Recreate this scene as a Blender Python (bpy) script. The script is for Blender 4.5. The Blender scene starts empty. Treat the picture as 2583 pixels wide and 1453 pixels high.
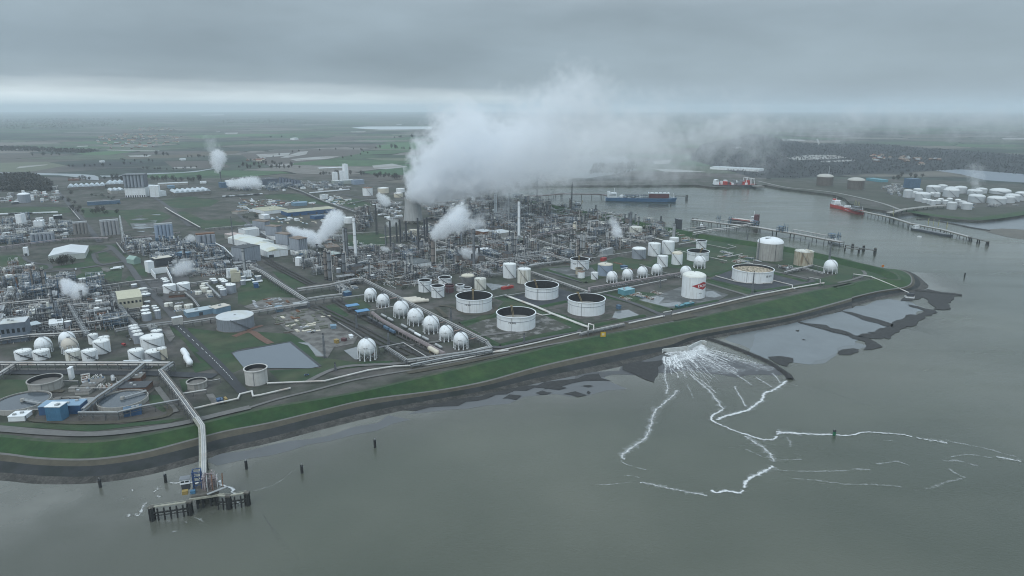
import bpy,math,random
from mathutils import Vector,Matrix
from mathutils.geometry import tessellate_polygon
random.seed(7)
sc=bpy.context.scene
COL=sc.collection
R=math.radians
# ------------------------ camera
F,CX,CY,YH,H=1723.0,1291.5,726.5,272.0,250.0
PT=math.atan((CY-YH)/F)
cd=bpy.data.cameras.new('camera');cam=bpy.data.objects.new('camera',cd);COL.objects.link(cam)
cd.sensor_width=36.0;cd.lens=F/2583*36;cd.clip_start=1;cd.clip_end=120000
cam.location=(0,0,H);cam.rotation_euler=(math.pi/2-PT,0,0)
sc.camera=cam
# ------------------------ world
SUN_EL,SUN_AZ=42,212
w=bpy.data.worlds.new('World');sc.world=w;w.use_nodes=True
nt=w.node_tree;nt.nodes.clear();N=nt.nodes.new;L=nt.links.new
out=N('ShaderNodeOutputWorld');bg=N('ShaderNodeBackground');bg.inputs[1].default_value=0.1
sky=N('ShaderNodeTexSky');sky.sky_type='NISHITA';sky.sun_disc=False
sky.sun_elevation=R(SUN_EL);sky.sun_rotation=R(SUN_AZ)
tc=N('ShaderNodeTexCoord');sp=N('ShaderNodeSeparateXYZ');L(tc.outputs['Generated'],sp.inputs[0])
mp=N('ShaderNodeMapping');mp.inputs['Scale'].default_value=(3.6,3.6,30.0);L(tc.outputs['Generated'],mp.inputs[0])
n1=N('ShaderNodeTexNoise');n1.inputs['Scale'].default_value=1.0;n1.inputs['Detail'].default_value=6;n1.inputs['Roughness'].default_value=.55
L(mp.outputs[0],n1.inputs[0])
def wm(op,a,b,c=None):
 m=N('ShaderNodeMath');m.operation=op
 for i,x in enumerate((a,b,c)):
  if x is None:continue
  if isinstance(x,(int,float)):m.inputs[i].default_value=x
  else:L(x,m.inputs[i])
 return m.outputs[0]
tilt=wm('ADD',wm('MULTIPLY',sp.outputs[0],0.02),.003)
zz=wm('ADD',wm('ADD',sp.outputs[2],tilt),wm('MULTIPLY',wm('SUBTRACT',n1.outputs[0],.5),0.034))
rp=N('ShaderNodeValToRGB');cr=rp.color_ramp;cr.interpolation='EASE'
stops=[(0.0,(.80,.92,.97)),(.008,(.82,.92,.96)),(.014,(.66,.75,.79)),(.022,(.46,.54,.59)),(.034,(.285,.36,.415)),(.06,(.262,.335,.392)),(.12,(.315,.395,.452)),(.17,(.40,.48,.54)),(.35,(.78,.92,1.03)),(1.0,(1.0,1.17,1.31))]
while len(cr.elements)<len(stops):cr.elements.new(.5)
for e,(p,c)in zip(cr.elements,stops):e.position=p;e.color=(*c,1)
L(zz,rp.inputs[0])
rpb=N('ShaderNodeValToRGB');crb=rpb.color_ramp;crb.interpolation='EASE'
stb=[(0.0,(.37,.47,.55)),(.02,(.36,.455,.53)),(.05,(.30,.38,.44)),(.12,(.315,.395,.452)),(.17,(.40,.48,.54)),(.35,(.78,.92,1.03)),(1.0,(1.0,1.17,1.31))]
while len(crb.elements)<len(stb):crb.elements.new(.5)
for e,(p,c)in zip(crb.elements,stb):e.position=p;e.color=(*c,1)
L(zz,rpb.inputs[0])
mra=N('ShaderNodeMapRange');mra.interpolation_type='SMOOTHSTEP';mra.inputs[1].default_value=-.12;mra.inputs[2].default_value=.16
L(wm('ADD',sp.outputs[0],wm('MULTIPLY',wm('SUBTRACT',n1.outputs[0],.5),.3)),mra.inputs[0])
mab=N('ShaderNodeMix');mab.data_type='RGBA';L(mra.outputs[0],mab.inputs[0]);L(rp.outputs[0],mab.inputs[6]);L(rpb.outputs[0],mab.inputs[7])
mp2=N('ShaderNodeMapping');mp2.inputs['Scale'].default_value=(3.0,3.0,10.0);mp2.inputs['Location'].default_value=(3,1,7);L(tc.outputs['Generated'],mp2.inputs[0])
n2=N('ShaderNodeTexNoise');n2.inputs['Scale'].default_value=1.3;n2.inputs['Detail'].default_value=5;L(mp2.outputs[0],n2.inputs[0])
v=wm('ADD',wm('MULTIPLY',wm('SUBTRACT',n2.outputs[0],.5),.7),1.0)
ml=N('ShaderNodeMix');ml.data_type='RGBA';ml.blend_type='MULTIPLY';ml.inputs[0].default_value=1
L(mab.outputs[2],ml.inputs[6]);L(v,ml.inputs[7])
sc10=N('ShaderNodeVectorMath');sc10.operation='SCALE';sc10.inputs['Scale'].default_value=10.0;L(ml.outputs[2],sc10.inputs[0])
mx=N('ShaderNodeMix');mx.data_type='RGBA';mx.inputs[0].default_value=.94
L(sky.outputs[0],mx.inputs[6]);L(sc10.outputs[0],mx.inputs[7]);L(mx.outputs[2],bg.inputs[0]);L(bg.outputs[0],out.inputs[0])
# ------------------------ sun behind thick cloud
sl=bpy.data.lights.new('sun','SUN');sl.energy=1.0;sl.angle=R(25);sl.color=(1,.97,.93)
so=bpy.data.objects.new('sun',sl);COL.objects.link(so)
so.rotation_euler=(R(90-SUN_EL),0,R(180-SUN_AZ))
sc.view_settings.view_transform='Standard';sc.view_settings.look='None'
sc.view_settings.exposure=0.0;sc.view_settings.gamma=1.0
sc.cycles.volume_bounces=13;sc.cycles.max_bounces=14;sc.cycles.diffuse_bounces=2;sc.cycles.glossy_bounces=2
sc.cycles.transparent_max_bounces=40;sc.cycles.transmission_bounces=2
sc.cycles.use_adaptive_sampling=True;sc.cycles.adaptive_threshold=.006
sc.cycles.use_denoising=True;sc.cycles.denoising_input_passes='RGB_ALBEDO_NORMAL';sc.cycles.denoising_prefilter='ACCURATE'
sc.cycles.volume_step_rate=.6;sc.cycles.volume_max_steps=512;sc.cycles.filter_width=1.05
# ------------------------ picture -> place
REG=dict(A=(0,400,.25233),B=(600,400,.25233),C=(1200,400,.25233),D=(1800,400,.30396),A2=(0,600,.25233),B2=(600,600,.25233),
C2=(1100,600,.25233),D2=(1500,550,.25233),E=(0,880,.25233),F=(300,1000,.25233),G=(1450,800,.45068),S=(0,0,1.0),
T=(2040,420,.21079),K=(0,200,.50466),J=(1740,530,.18634),Q=(360,1190,.12422),V=(340,560,.12422),W=(560,540,.13975),Z=(880,700,.13805),X=(1200,150,.53688))
def q(r,x,y):
 a,b,s=REG[r];return(a+x*s,b+y*s)
def ray(x,y):
 dx=(x-CX)/F;dy=-(y-CY)/F
 return Vector((dx,math.cos(PT)+dy*math.sin(PT),-math.sin(PT)+dy*math.cos(PT)))
def P(r,x,y,z=0.0):
 d=ray(*q(r,x,y));t=(z-H)/d.z
 return Vector((d.x*t,d.y*t,z))
def PL(r,pts,z=0.0):return[P(r,x,y,z)for x,y in pts]
def depth(p):return p.y*math.cos(PT)-(p.z-H)*math.sin(PT)
def mpp(p):return depth(p)/F
def proj(p):
 dd=depth(p);up=p.y*math.sin(PT)+(p.z-H)*math.cos(PT)
 return(CX+F*p.x/dd,CY-F*up/dd)
def zat(r,x,y,p):
 d=ray(*q(r,x,y));return H+d.z*math.hypot(p.x,p.y)/math.hypot(d.x,d.y)
GA=R(32);GU=Vector((math.cos(GA),math.sin(GA),0));GV=Vector((math.sin(GA),-math.cos(GA),0))
# ------------------------ materials
MATS={}
def mat(name,col,rough=.7,var=.25,scale=.15,metal=0.0,streak=None,col2=None,fac2=(.45,.6),s2=.03,bump=0,zs=1.0,spec=.5):
 if name in MATS:return MATS[name]
 m=bpy.data.materials.new(name);m.use_nodes=True;t=m.node_tree;b=t.nodes['Principled BSDF']
 g=t.nodes.new('ShaderNodeNewGeometry');src=g.outputs['Position']
 if zs!=1.0:
  mpn=t.nodes.new('ShaderNodeMapping');mpn.inputs['Scale'].default_value=(1,1,zs);t.links.new(src,mpn.inputs[0]);src0=mpn.outputs[0]
 else:src0=src
 n=t.nodes.new('ShaderNodeTexNoise');n.inputs['Scale'].default_value=scale;n.inputs['Detail'].default_value=5;n.inputs['Roughness'].default_value=.62
 t.links.new(src0,n.inputs[0])
 mr=t.nodes.new('ShaderNodeMapRange');mr.inputs[1].default_value=.28;mr.inputs[2].default_value=.72
 mr.inputs[3].default_value=1-var;mr.inputs[4].default_value=1+var;t.links.new(n.outputs[0],mr.inputs[0])
 base=None
 if col2 is not None:
  nn=t.nodes.new('ShaderNodeTexNoise');nn.inputs['Scale'].default_value=s2;nn.inputs['Detail'].default_value=6;nn.inputs['Roughness'].default_value=.6
  t.links.new(src0,nn.inputs[0])
  r2=t.nodes.new('ShaderNodeValToRGB');e=r2.color_ramp.elements;e[0].position=fac2[0];e[1].position=fac2[1]
  e[0].color=(*col,1);e[1].color=(*col2,1);t.links.new(nn.outputs[0],r2.inputs[0]);base=r2.outputs[0]
 if streak is not None:
  mpn=t.nodes.new('ShaderNodeMapping');mpn.inputs['Scale'].default_value=(.55,.55,.035);t.links.new(src,mpn.inputs[0])
  nn=t.nodes.new('ShaderNodeTexNoise');nn.inputs['Scale'].default_value=1;nn.inputs['Detail'].default_value=4;t.links.new(mpn.outputs[0],nn.inputs[0])
  r2=t.nodes.new('ShaderNodeMix');r2.data_type='RGBA';r2.inputs[6].default_value=(*col,1);r2.inputs[7].default_value=(*streak[0],1)
  m2=t.nodes.new('ShaderNodeMapRange');m2.inputs[1].default_value=streak[1];m2.inputs[2].default_value=streak[1]+.16;m2.inputs[4].default_value=streak[2]
  t.links.new(nn.outputs[0],m2.inputs[0]);t.links.new(m2.outputs[0],r2.inputs[0]);base=r2.outputs[2]
 vm=t.nodes.new('ShaderNodeVectorMath');vm.operation='SCALE'
 if base is None:vm.inputs[0].default_value=col
 else:t.links.new(base,vm.inputs[0])
 t.links.new(mr.outputs[0],vm.inputs['Scale']);t.links.new(vm.outputs[0],b.inputs['Base Color'])
 b.inputs['Roughness'].default_value=rough;b.inputs['Metallic'].default_value=metal;b.inputs['Specular IOR Level'].default_value=spec
 if bump:
  bn=t.nodes.new('ShaderNodeBump');bn.inputs['Distance'].default_value=bump;bn.inputs['Strength'].default_value=.6
  t.links.new(n.outputs[0],bn.inputs['Height']);t.links.new(bn.outputs[0],b.inputs['Normal'])
 MATS[name]=m;return m
WHITE=mat('white_paint',(.70,.74,.76),.55,.07,.12,streak=((.40,.385,.35),.53,.42))
WHITEP=mat('white_plain',(.72,.76,.78),.5,.06,.2)
ROOFW=mat('white_roof',(.74,.77,.76),.6,.08,.15,col2=(.55,.55,.48),fac2=(.55,.8),s2=.15)
DIRTY=mat('dirty_white',(.62,.63,.58),.65,.15,.12,streak=((.22,.20,.14),.5,.75))
CREAM=mat('cream_paint',(.55,.52,.43),.6,.12,.12,streak=((.35,.28,.2),.55,.5))
RUSTY=mat('rusty_beige',(.38,.35,.27),.7,.2,.12,streak=((.15,.10,.055),.48,.8))
INSUL=mat('insulation_grey',(.26,.29,.33),.6,.1,.2,streak=((.16,.18,.2),.5,.6))
DINS=mat('dark_insulation',(.13,.135,.14),.7,.15,.2)
BLUEG=mat('blue_grey_paint',(.23,.29,.37),.6,.08,.2)
MAROON=mat('maroon_paint',(.10,.045,.05),.7,.2,.2)
CONC=mat('concrete',(.33,.33,.31),.85,.12,.2,streak=((.2,.19,.17),.5,.6))
CONCD=mat('dark_concrete',(.15,.145,.135),.9,.2,.2)
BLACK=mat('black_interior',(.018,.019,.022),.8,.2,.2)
STEEL=mat('grey_steel',(.155,.17,.185),.6,.25,.2)
STEELD=mat('dark_steel',(.05,.056,.064),.65,.3,.2)
STEELL=mat('silver_cladding',(.32,.34,.35),.5,.2,.25)
PIPEW=mat('white_pipe',(.54,.54,.52),.5,.2,.12,col2=(.40,.33,.28),fac2=(.52,.72),s2=.05)
PIPEG=mat('grey_pipe',(.36,.38,.39),.5,.2,.1)
RUST=mat('rust_steel',(.16,.085,.05),.8,.3,.2)
BLUES=mat('blue_steel',(.07,.125,.19),.65,.25,.2)
BLUE=mat('blue_paint',(.035,.09,.19),.55,.15,.2)
BLUEL=mat('light_blue_paint',(.16,.255,.335),.6,.15,.2)
TEAL=mat('teal_cladding',(.10,.26,.31),.6,.1,.2)
YELL=mat('pale_yellow_cladding',(.42,.41,.32),.7,.12,.2)
YELP=mat('yellow_paint',(.28,.205,.07),.6,.15,.2)
OCHRE=mat('ochre_ladder',(.20,.155,.08),.7,.15,.2)
RED=mat('red_paint',(.33,.03,.03),.55,.12,.2)
BRICK=mat('brick',(.13,.075,.055),.85,.25,.5)
ROOFG=mat('grey_sheet_roof',(.26,.28,.29),.7,.15,.1)
ROOFL=mat('light_sheet_roof',(.50,.54,.56),.6,.1,.05,col2=(.42,.42,.36),fac2=(.52,.7),s2=.03)
ROOFR=mat('rusty_roof',(.19,.15,.12),.8,.3,.15)
GLASS=mat('dark_window',(.025,.03,.035),.2,.1,.2)
TYRE=mat('rubber',(.02,.02,.02),.8,.1,.5)
PILE=mat('tarred_pile',(.022,.024,.024),.8,.3,.4)
DECKT=mat('weathered_deck',(.105,.10,.088),.85,.3,.3)
TUBW=mat('pinkish_rack',(.30,.26,.265),.65,.25,.2)
# ------------------------ mesh helper
class MB:
 def __init__(s):s.v=[];s.f=[]
 def add(s,vs,fs):
  o=len(s.v);s.v+=[tuple(x)for x in vs];s.f+=[tuple(i+o for i in f)for f in fs];return s
 def box(s,x0,x1,y0,y1,z0,z1):
  return s.add([(x0,y0,z0),(x1,y0,z0),(x1,y1,z0),(x0,y1,z0),(x0,y0,z1),(x1,y0,z1),(x1,y1,z1),(x0,y1,z1)],
  [(3,2,1,0),(4,5,6,7),(0,1,5,4),(1,2,6,5),(2,3,7,6),(3,0,4,7)])
 def cbox(s,cx,cy,lx,ly,z0,z1):return s.box(cx-lx/2,cx+lx/2,cy-ly/2,cy+ly/2,z0,z1)
 def bar(s,p,q_,wd,ht=None):
  p=Vector(p);q_=Vector(q_);ht=ht or wd;d=(q_-p)
  if d.length<1e-6:return s
  d.normalize();a=d.cross(Vector((0,0,1)))
  if a.length<1e-3:a=Vector((1,0,0))
  a.normalize();b=a.cross(d);vs=[]
  for c in(p,q_):
   for i,j in((-1,-1),(1,-1),(1,1),(-1,1)):vs.append(c+a*i*wd/2+b*j*ht/2)
  return s.add(vs,[(0,1,2,3),(7,6,5,4),(0,4,5,1),(1,5,6,2),(2,6,7,3),(3,7,4,0)])
 def tube(s,p,q_,r,n=6,r2=None):
  p=Vector(p);q_=Vector(q_);d=q_-p
  if d.length<1e-6:return s
  d.normalize();a=d.cross(Vector((0,0,1)))
  if a.length<1e-3:a=Vector((1,0,0))
  a.normalize();b=a.cross(d);r2=r if r2 is None else r2;vs=[]
  for c,rr in((p,r),(q_,r2)):
   for i in range(n):
    t=2*math.pi*i/n;vs.append(c+a*math.cos(t)*rr+b*math.sin(t)*rr)
  fs=[(i,n+i,n+(i+1)%n,(i+1)%n)for i in range(n)]+[tuple(range(n)),tuple(range(2*n-1,n-1,-1))]
  return s.add(vs,fs)
 def pipe(s,pts,r,n=6):
  for a,b in zip(pts,pts[1:]):
   a=Vector(a);b=Vector(b);d=b-a
   if d.length<1e-6:continue
   d.normalize();s.tube(a-d*r*.6,b+d*r*.6,r,n)
  return s
 def lathe(s,prof,n=32,cx=0,cy=0):
  vs=[(cx+r*math.cos(2*math.pi*i/n),cy+r*math.sin(2*math.pi*i/n),z)for r,z in prof for i in range(n)]
  fs=[(k*n+i,k*n+(i+1)%n,(k+1)*n+(i+1)%n,(k+1)*n+i)for k in range(len(prof)-1)for i in range(n)]
  return s.add(vs,fs)
 def disc(s,r,z,n=32,cx=0,cy=0):return s.add([(cx+r*math.cos(2*math.pi*i/n),cy+r*math.sin(2*math.pi*i/n),z)for i in range(n)],[tuple(range(n))])
 def cyl(s,r,z0,z1,n=24,cx=0,cy=0,r2=None):
  r2=r if r2 is None else r2
  s.lathe([(r,z0),(r2,z1)],n,cx,cy);return s.disc(r2,z1,n,cx,cy)
 def sph(s,r,c,n=24,m=14):
  prof=[(max(r*math.sin(math.pi*k/m),.01),c[2]-r*math.cos(math.pi*k/m))for k in range(m+1)]
  return s.lathe(prof,n,c[0],c[1])
 def dome(s,r,z,h,n=32,m=6):
  prof=[(max(r*math.cos(math.pi/2*k/m),.02),z+h*math.sin(math.pi/2*k/m))for k in range(m+1)]
  return s.lathe(prof,n)
 def prism(s,poly,z0,z1):
  n=len(poly);vs=[(p[0],p[1],z0)for p in poly]+[(p[0],p[1],z1)for p in poly]
  fs=[(i,(i+1)%n,n+(i+1)%n,n+i)for i in range(n)]
  tri=tessellate_polygon([[Vector((p[0],p[1],0))for p in poly]])
  return s.add(vs,fs+[tuple(n+i for i in t)for t in tri])
 def xform(s,loc,rz=0):
  c,sn=math.cos(rz),math.sin(rz)
  s.v=[(x*c-y*sn+loc[0],x*sn+y*c+loc[1],z+loc[2])for x,y,z in s.v];return s
 def build(s,name,m,parent=None,smooth=True):
  me=bpy.data.meshes.new(name);me.from_pydata(s.v,[],s.f);me.materials.append(m)
  if smooth:
   me.polygons.foreach_set('use_smooth',[True]*len(me.polygons));me.set_sharp_from_angle(angle=R(35))
  me.update();o=bpy.data.objects.new(name,me);COL.objects.link(o)
  if parent:o.parent=parent
  return o
TOP=[]
def tag(o,label,cat,group=None,auto=False):
 o['label']=label;o['category']=cat
 if group:o['group']=group
 TOP.append([o,label,auto]);return o
def thing(name,label,cat,loc=(0,0,0),rz=0,group=None,auto=False):
 o=bpy.data.objects.new(name,None);COL.objects.link(o);o.location=loc;o.rotation_euler=(0,0,rz)
 o.empty_display_size=1;return tag(o,label,cat,group,auto)
def struct(o,kind='structure'):o['kind']=kind;return o
KIDS={}
def dup(root,loc,rz=0,label=None,group=None,scale=None,auto=False):
 r=root.copy();COL.objects.link(r);r.location=loc;r.rotation_euler=(0,0,rz)
 if scale:r.scale=scale
 kids=KIDS.get(root.name)
 if kids is None:
  kids=[(c,list(c.children))for c in root.children];KIDS[root.name]=kids
 for ch,gs in kids:
  c=ch.copy();COL.objects.link(c);c.parent=r
  for g in gs:
   d=g.copy();COL.objects.link(d);d.parent=c
 if label:r['label']=label
 if group:r['group']=group
 TOP.append([r,label or root['label'],auto]);return r
def sheet(name,pts,z,m,kind='structure',skirt=0):
 vs=[(p[0],p[1],z)for p in pts]
 tri=tessellate_polygon([[Vector((p[0],p[1],0))for p in pts]])
 fs=[]
 for t in tri:
  a,b,c=(Vector(vs[i])for i in t)
  fs.append(tuple(t)if(b-a).cross(c-a).z>0 else tuple(reversed(t)))
 if skirt:
  n=len(pts);vs+=[(p[0],p[1],z-skirt)for p in pts];fs+=[(i,(i+1)%n,n+(i+1)%n,n+i)for i in range(n)]
 o=MB().add(vs,fs).build(name,m,smooth=False);o['kind']=kind;return o
def strip(name,pts,wd,z,m,kind='structure',build=True):
 pts=[Vector((p[0],p[1],0))for p in pts];vs=[];n=len(pts)
 for i,p in enumerate(pts):
  d=(pts[min(i+1,n-1)]-pts[max(i-1,0)]).normalized();a=Vector((-d.y,d.x,0))
  w_=wd[i]if isinstance(wd,(list,tuple))else wd
  vs+=[(*(p+a*w_/2).xy,z),(*(p-a*w_/2).xy,z)]
 mb=MB().add(vs,[(2*i+1,2*i+3,2*i+2,2*i)for i in range(n-1)])
 if not build:return mb
 o=mb.build(name,m,smooth=False);o['kind']=kind;return o
def smooth_pts(pts,k=6):
 pts=[Vector(p)for p in pts];o=[]
 for i in range(len(pts)-1):
  p0=pts[max(i-1,0)];p1=pts[i];p2=pts[i+1];p3=pts[min(i+2,len(pts)-1)]
  for j in range(k):
   t=j/k;o.append(.5*((2*p1)+(p2-p0)*t+(2*p0-5*p1+4*p2-p3)*t*t+(-p0+3*p1-3*p2+p3)*t**3))
 o.append(pts[-1]);return o
def rough_pts(pts,step,amp,rng):
 """closed outline resampled and made ragged"""
 o=[];n=len(pts)
 for i in range(n):
  a=Vector((pts[i][0],pts[i][1],0));b=Vector((pts[(i+1)%n][0],pts[(i+1)%n][1],0));k=max(1,int((b-a).length/step))
  d=(b-a).normalized();s_=Vector((-d.y,d.x,0))
  for j in range(k):o.append(a+(b-a)*j/k+s_*rng.uniform(-amp,amp))
 return o
# ==== water, land, dike
WZ=-6.0
rng=random.Random(3)
def water_mat():
 m=bpy.data.materials.new('estuary_water');m.use_nodes=True;t=m.node_tree;b=t.nodes['Principled BSDF']
 g=t.nodes.new('ShaderNodeNewGeometry')
 n=t.nodes.new('ShaderNodeTexNoise');n.inputs['Scale'].default_value=.0035;n.inputs['Detail'].default_value=4;t.links.new(g.outputs['Position'],n.inputs[0])
 r=t.nodes.new('ShaderNodeValToRGB');e=r.color_ramp.elements;e[0].position=.35;e[1].position=.68;e[0].color=(.057,.069,.051,1);e[1].color=(.112,.120,.095,1)
 t.links.new(n.outputs[0],r.inputs[0]);t.links.new(r.outputs[0],b.inputs['Base Color'])
 b.inputs['Roughness'].default_value=.16;b.inputs['IOR'].default_value=1.33
 mpn=t.nodes.new('ShaderNodeMapping');mpn.inputs['Scale'].default_value=(1,1.7,1);mpn.inputs['Rotation'].default_value=(0,0,.5);t.links.new(g.outputs['Position'],mpn.inputs[0])
 w1=t.nodes.new('ShaderNodeTexNoise');w1.inputs['Scale'].default_value=.32;w1.inputs['Detail'].default_value=4;w1.inputs['Roughness'].default_value=.6;t.links.new(mpn.outputs[0],w1.inputs[0])
 bn=t.nodes.new('ShaderNodeBump');bn.inputs['Strength'].default_value=.5;bn.inputs['Distance'].default_value=.55;t.links.new(w1.outputs[0],bn.inputs['Height']);t.links.new(bn.outputs[0],b.inputs['Normal'])
 mp3=t.nodes.new('ShaderNodeMapping');mp3.inputs['Scale'].default_value=(.004,.022,1);mp3.inputs['Rotation'].default_value=(0,0,.25);t.links.new(g.outputs['Position'],mp3.inputs[0])
 n3=t.nodes.new('ShaderNodeTexNoise');n3.inputs['Scale'].default_value=1;n3.inputs['Detail'].default_value=5;t.links.new(mp3.outputs[0],n3.inputs[0])
 r3=t.nodes.new('ShaderNodeMapRange');r3.inputs[1].default_value=.35;r3.inputs[2].default_value=.68;r3.inputs[3].default_value=.08;r3.inputs[4].default_value=.30;t.links.new(n3.outputs[0],r3.inputs[0]);t.links.new(r3.outputs[0],b.inputs['Roughness'])
 return m
WATER=water_mat()
sheet('water',[(-9000,60),(9000,60),(9000,6500),(-9000,6500)],WZ,WATER)
GRASS=mat('dike_grass',(.010,.043,.010),.9,.34,.14,col2=(.024,.058,.014),fac2=(.40,.62),s2=.03)
GRASS2=mat('rough_grass',(.032,.058,.028),.9,.25,.12,col2=(.06,.062,.042),fac2=(.48,.66),s2=.03)
GRASSF=mat('lawn',(.019,.050,.018),.9,.3,.05,col2=(.046,.060,.030),fac2=(.45,.65),s2=.02)
BROWN=mat('brown_verge',(.065,.06,.044),.9,.25,.15)
PATH=mat('grey_path',(.13,.13,.125),.9,.15,.2)
ASPH=mat('dark_asphalt_slope',(.022,.026,.028),.9,.25,.12,col2=(.012,.017,.016),fac2=(.45,.6),s2=.05)
STONE=mat('stone_toe',(.06,.058,.053),.9,.5,.6,col2=(.03,.03,.027),fac2=(.42,.58),s2=.12,bump=.6)
MUD=mat('wet_mud',(.075,.082,.086),.32,.12,.05)
MUDD=mat('dark_mussel_bank',(.026,.027,.027),.85,.45,.3)
ROAD=mat('road_asphalt',(.075,.078,.082),.9,.12,.08)
ROADD=mat('dark_road',(.034,.038,.043),.85,.12,.08)
GRAVEL=mat('gravel',(.085,.08,.074),.95,.35,.15,col2=(.045,.052,.04),fac2=(.44,.58),s2=.05)
PIT=mat('dark_pit_lining',(.028,.033,.042),.75,.25,.12,col2=(.055,.06,.062),fac2=(.5,.7),s2=.07)
PITW=mat('wet_pit',(.05,.055,.052),.55,.3,.08,col2=(.13,.135,.135),fac2=(.5,.62),s2=.06)
PUDDLE=mat('puddle',(.16,.175,.18),.12,.1,.1)
POND=mat('pond_water',(.10,.125,.15),.25,.05,.01)
SAND=mat('pale_hardstanding',(.15,.148,.14),.9,.2,.12,col2=(.085,.083,.078),fac2=(.45,.6),s2=.08)
RAILB=mat('track_ballast',(.05,.048,.045),.95,.25,.3)
LAND=mat('plant_ground',(.036,.044,.031),.95,.35,.06,col2=(.082,.078,.072),fac2=(.42,.60),s2=.018)
OFFS=[22,25,32,44,52];KZ=[7.0,1.5,1.2,-1.0,-4.0,WZ-.3]
S_=[]
def st(reg,x,ys):S_.append([P(reg,x,y,z)for y,z in zip(ys,KZ)])
for x,ys in[(-1400,(800,960,980,1050,1170,1270)),(-600,(845,1000,1020,1090,1205,1300)),(0,(880,1035,1055,1120,1235,1330)),(400,(925,1082,1102,1162,1268,1367)),(900,(940,1094,1112,1170,1275,1358)),(1400,(880,1030,1048,1105,1215,1290)),(1900,(778,905,920,985,1090,1165)),(2250,(695,815,828,890,985,1050))]:st('E',x,ys)
for x,ys in[(1500,(118,257,270,325,410,478)),(2000,(35,138,150,198,275,350)),(2500,(-60,22,35,82,150,228))]:st('F',x,ys)
for x,ys in[(0,(1368,1520,1532,1562,1612,1665)),(500,(1250,1426,1440,1474,1525,1575)),(1000,(1130,1287,1300,1345,1402,1468)),(1500,(1012,1172,1187,1235,1300,1370)),(2000,(920,1068,1082,1130,1190,1260))]:st('C2',x,ys)
for x,ys in[(750,(1055,1190,1203,1270,1310,1345)),(1000,(1008,1135,1148,1180,1215,1245)),(1500,(895,1042,1055,1085,1115,1152)),(2000,(775,950,965,985,1020,1052)),(2570,(655,795,808,832,870,902))]:st('D2',x,ys)
for x,ys in[(1000,(1070,1185,1195,1207,1245,1280)),(1350,(1000,1100,1108,1120,1150,1178))]:st('D',x,ys)
for pts in[((1540,1010),(1605,1056),(1616,1060),(1640,1068),(1690,1075),(1772,1085)),((1535,965),(1632,978),(1642,978),(1658,978),(1690,985),(1745,1015)),((1450,925),(1545,925),(1555,926),(1570,926),(1600,930),(1640,945))]:
 S_.append([P('D',x,y,z)for(x,y),z in zip(pts,KZ)])
HB=[('D',1340,893),('D',1150,850),('D',1000,812),('D',560,722),('D',0,640),('C',2000,700),('C',1760,655),('C',1500,595),('C',1350,560),('C',1000,510),('C',700,446),('C',480,408),('C',330,385),('C',250,395)]
hbp=[P(r,x,y,7)for r,x,y in HB]
for i,p in enumerate(hbp):
 d=(hbp[min(i+1,len(hbp)-1)]-hbp[max(i-1,0)]).normalized();nrm=Vector((d.y,-d.x,0))
 S_.append([p]+[p+nrm*o+Vector((0,0,z-7))for o,z in zip(OFFS,KZ[1:])])
K_=[smooth_pts([s[k]for s in S_],5)for k in range(6)]
crest=K_[0];inner=[];toe=[]
for i,p in enumerate(crest):
 d=(crest[min(i+2,len(crest)-1)]-crest[max(i-2,0)]);d.z=0;d.normalize();nrm=Vector((-d.y,d.x,0))
 inner.append(p+nrm*4);tp=p+nrm*15;toe.append(Vector((tp.x,tp.y,0)))
def loft(name,a,b,m):
 n=len(a);o=MB().add(list(a)+list(b),[(i,n+i,n+i+1,i+1)for i in range(n-1)]).build(name,m);o['kind']='structure'
loft('dike_inner_slope',toe,inner,GRASS);loft('dike_crest',inner,crest,GRASS2);loft('dike_sea_slope',crest,K_[1],GRASS)
loft('dike_path',K_[1],K_[2],PATH);loft('dike_verge',K_[2],K_[3],BROWN);loft('dike_asphalt_apron',K_[3],K_[4],ASPH);loft('dike_stone_toe',K_[4],K_[5],STONE)
far=PL('C',[(250,300),(380,275),(1100,268),(1800,266),(2200,262)])+PL('D',[(0,236),(300,225),(430,218),(560,245),(700,262),(1000,300),(1090,330),(1130,372),(1260,410),(1420,432),(1500,470),(1620,452),(1700,452),(1800,480),(2000,505),(2200,515),(2400,493),(2576,468),(2900,420),(3400,380)])
FAR=44000
land=[Vector((p.x,p.y,0))for p in crest[::2]]+far+[Vector((FAR,5000,0)),Vector((FAR,FAR,0)),Vector((-FAR,FAR,0)),Vector((-FAR,800,0)),Vector((-3000,560,0))]
sheet('ground',land,0,LAND,skirt=9)
def flat(name,reg,pts,z,m,step=10,amp=2.5,kind='structure'):
 return sheet(name,rough_pts(PL(reg,pts,z),step,amp,rng),z,m,kind)
flat('mud_flat','F',[(850,640),(1000,575),(1300,535),(1700,450),(2100,375),(2576,260),(2700,180),(2900,220),(2576,330),(2100,445),(1700,540),(1300,620),(1000,680)],WZ+.12,MUD,14,3)
flat('mud_flat','C2',[(0,1650),(600,1560),(1000,1450),(1300,1400),(1600,1370),(1900,1500),(1500,1560),(900,1600),(500,1680),(100,1730),(-300,1760)],WZ+.10,MUD,14,5)
flat('mussel_bank','C2',[(-500,1735),(-200,1700),(100,1652),(450,1572),(800,1500),(1100,1448),(1400,1392),(1600,1366),(1750,1420),(1500,1440),(1250,1475),(1000,1510),(700,1555),(400,1612),(100,1690),(-200,1725),(-500,1752)],WZ+.3,MUDD,9,4)
flat('mud_flat','G',[(0,330),(120,300),(230,295),(330,240),(480,215),(760,200),(900,240),(1150,290),(1190,320),(900,330),(600,300),(420,330),(300,320),(150,335),(0,370)],WZ+.14,mat('dark_mud',(.042,.045,.049),.4,.25,.06),12,4)
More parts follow.
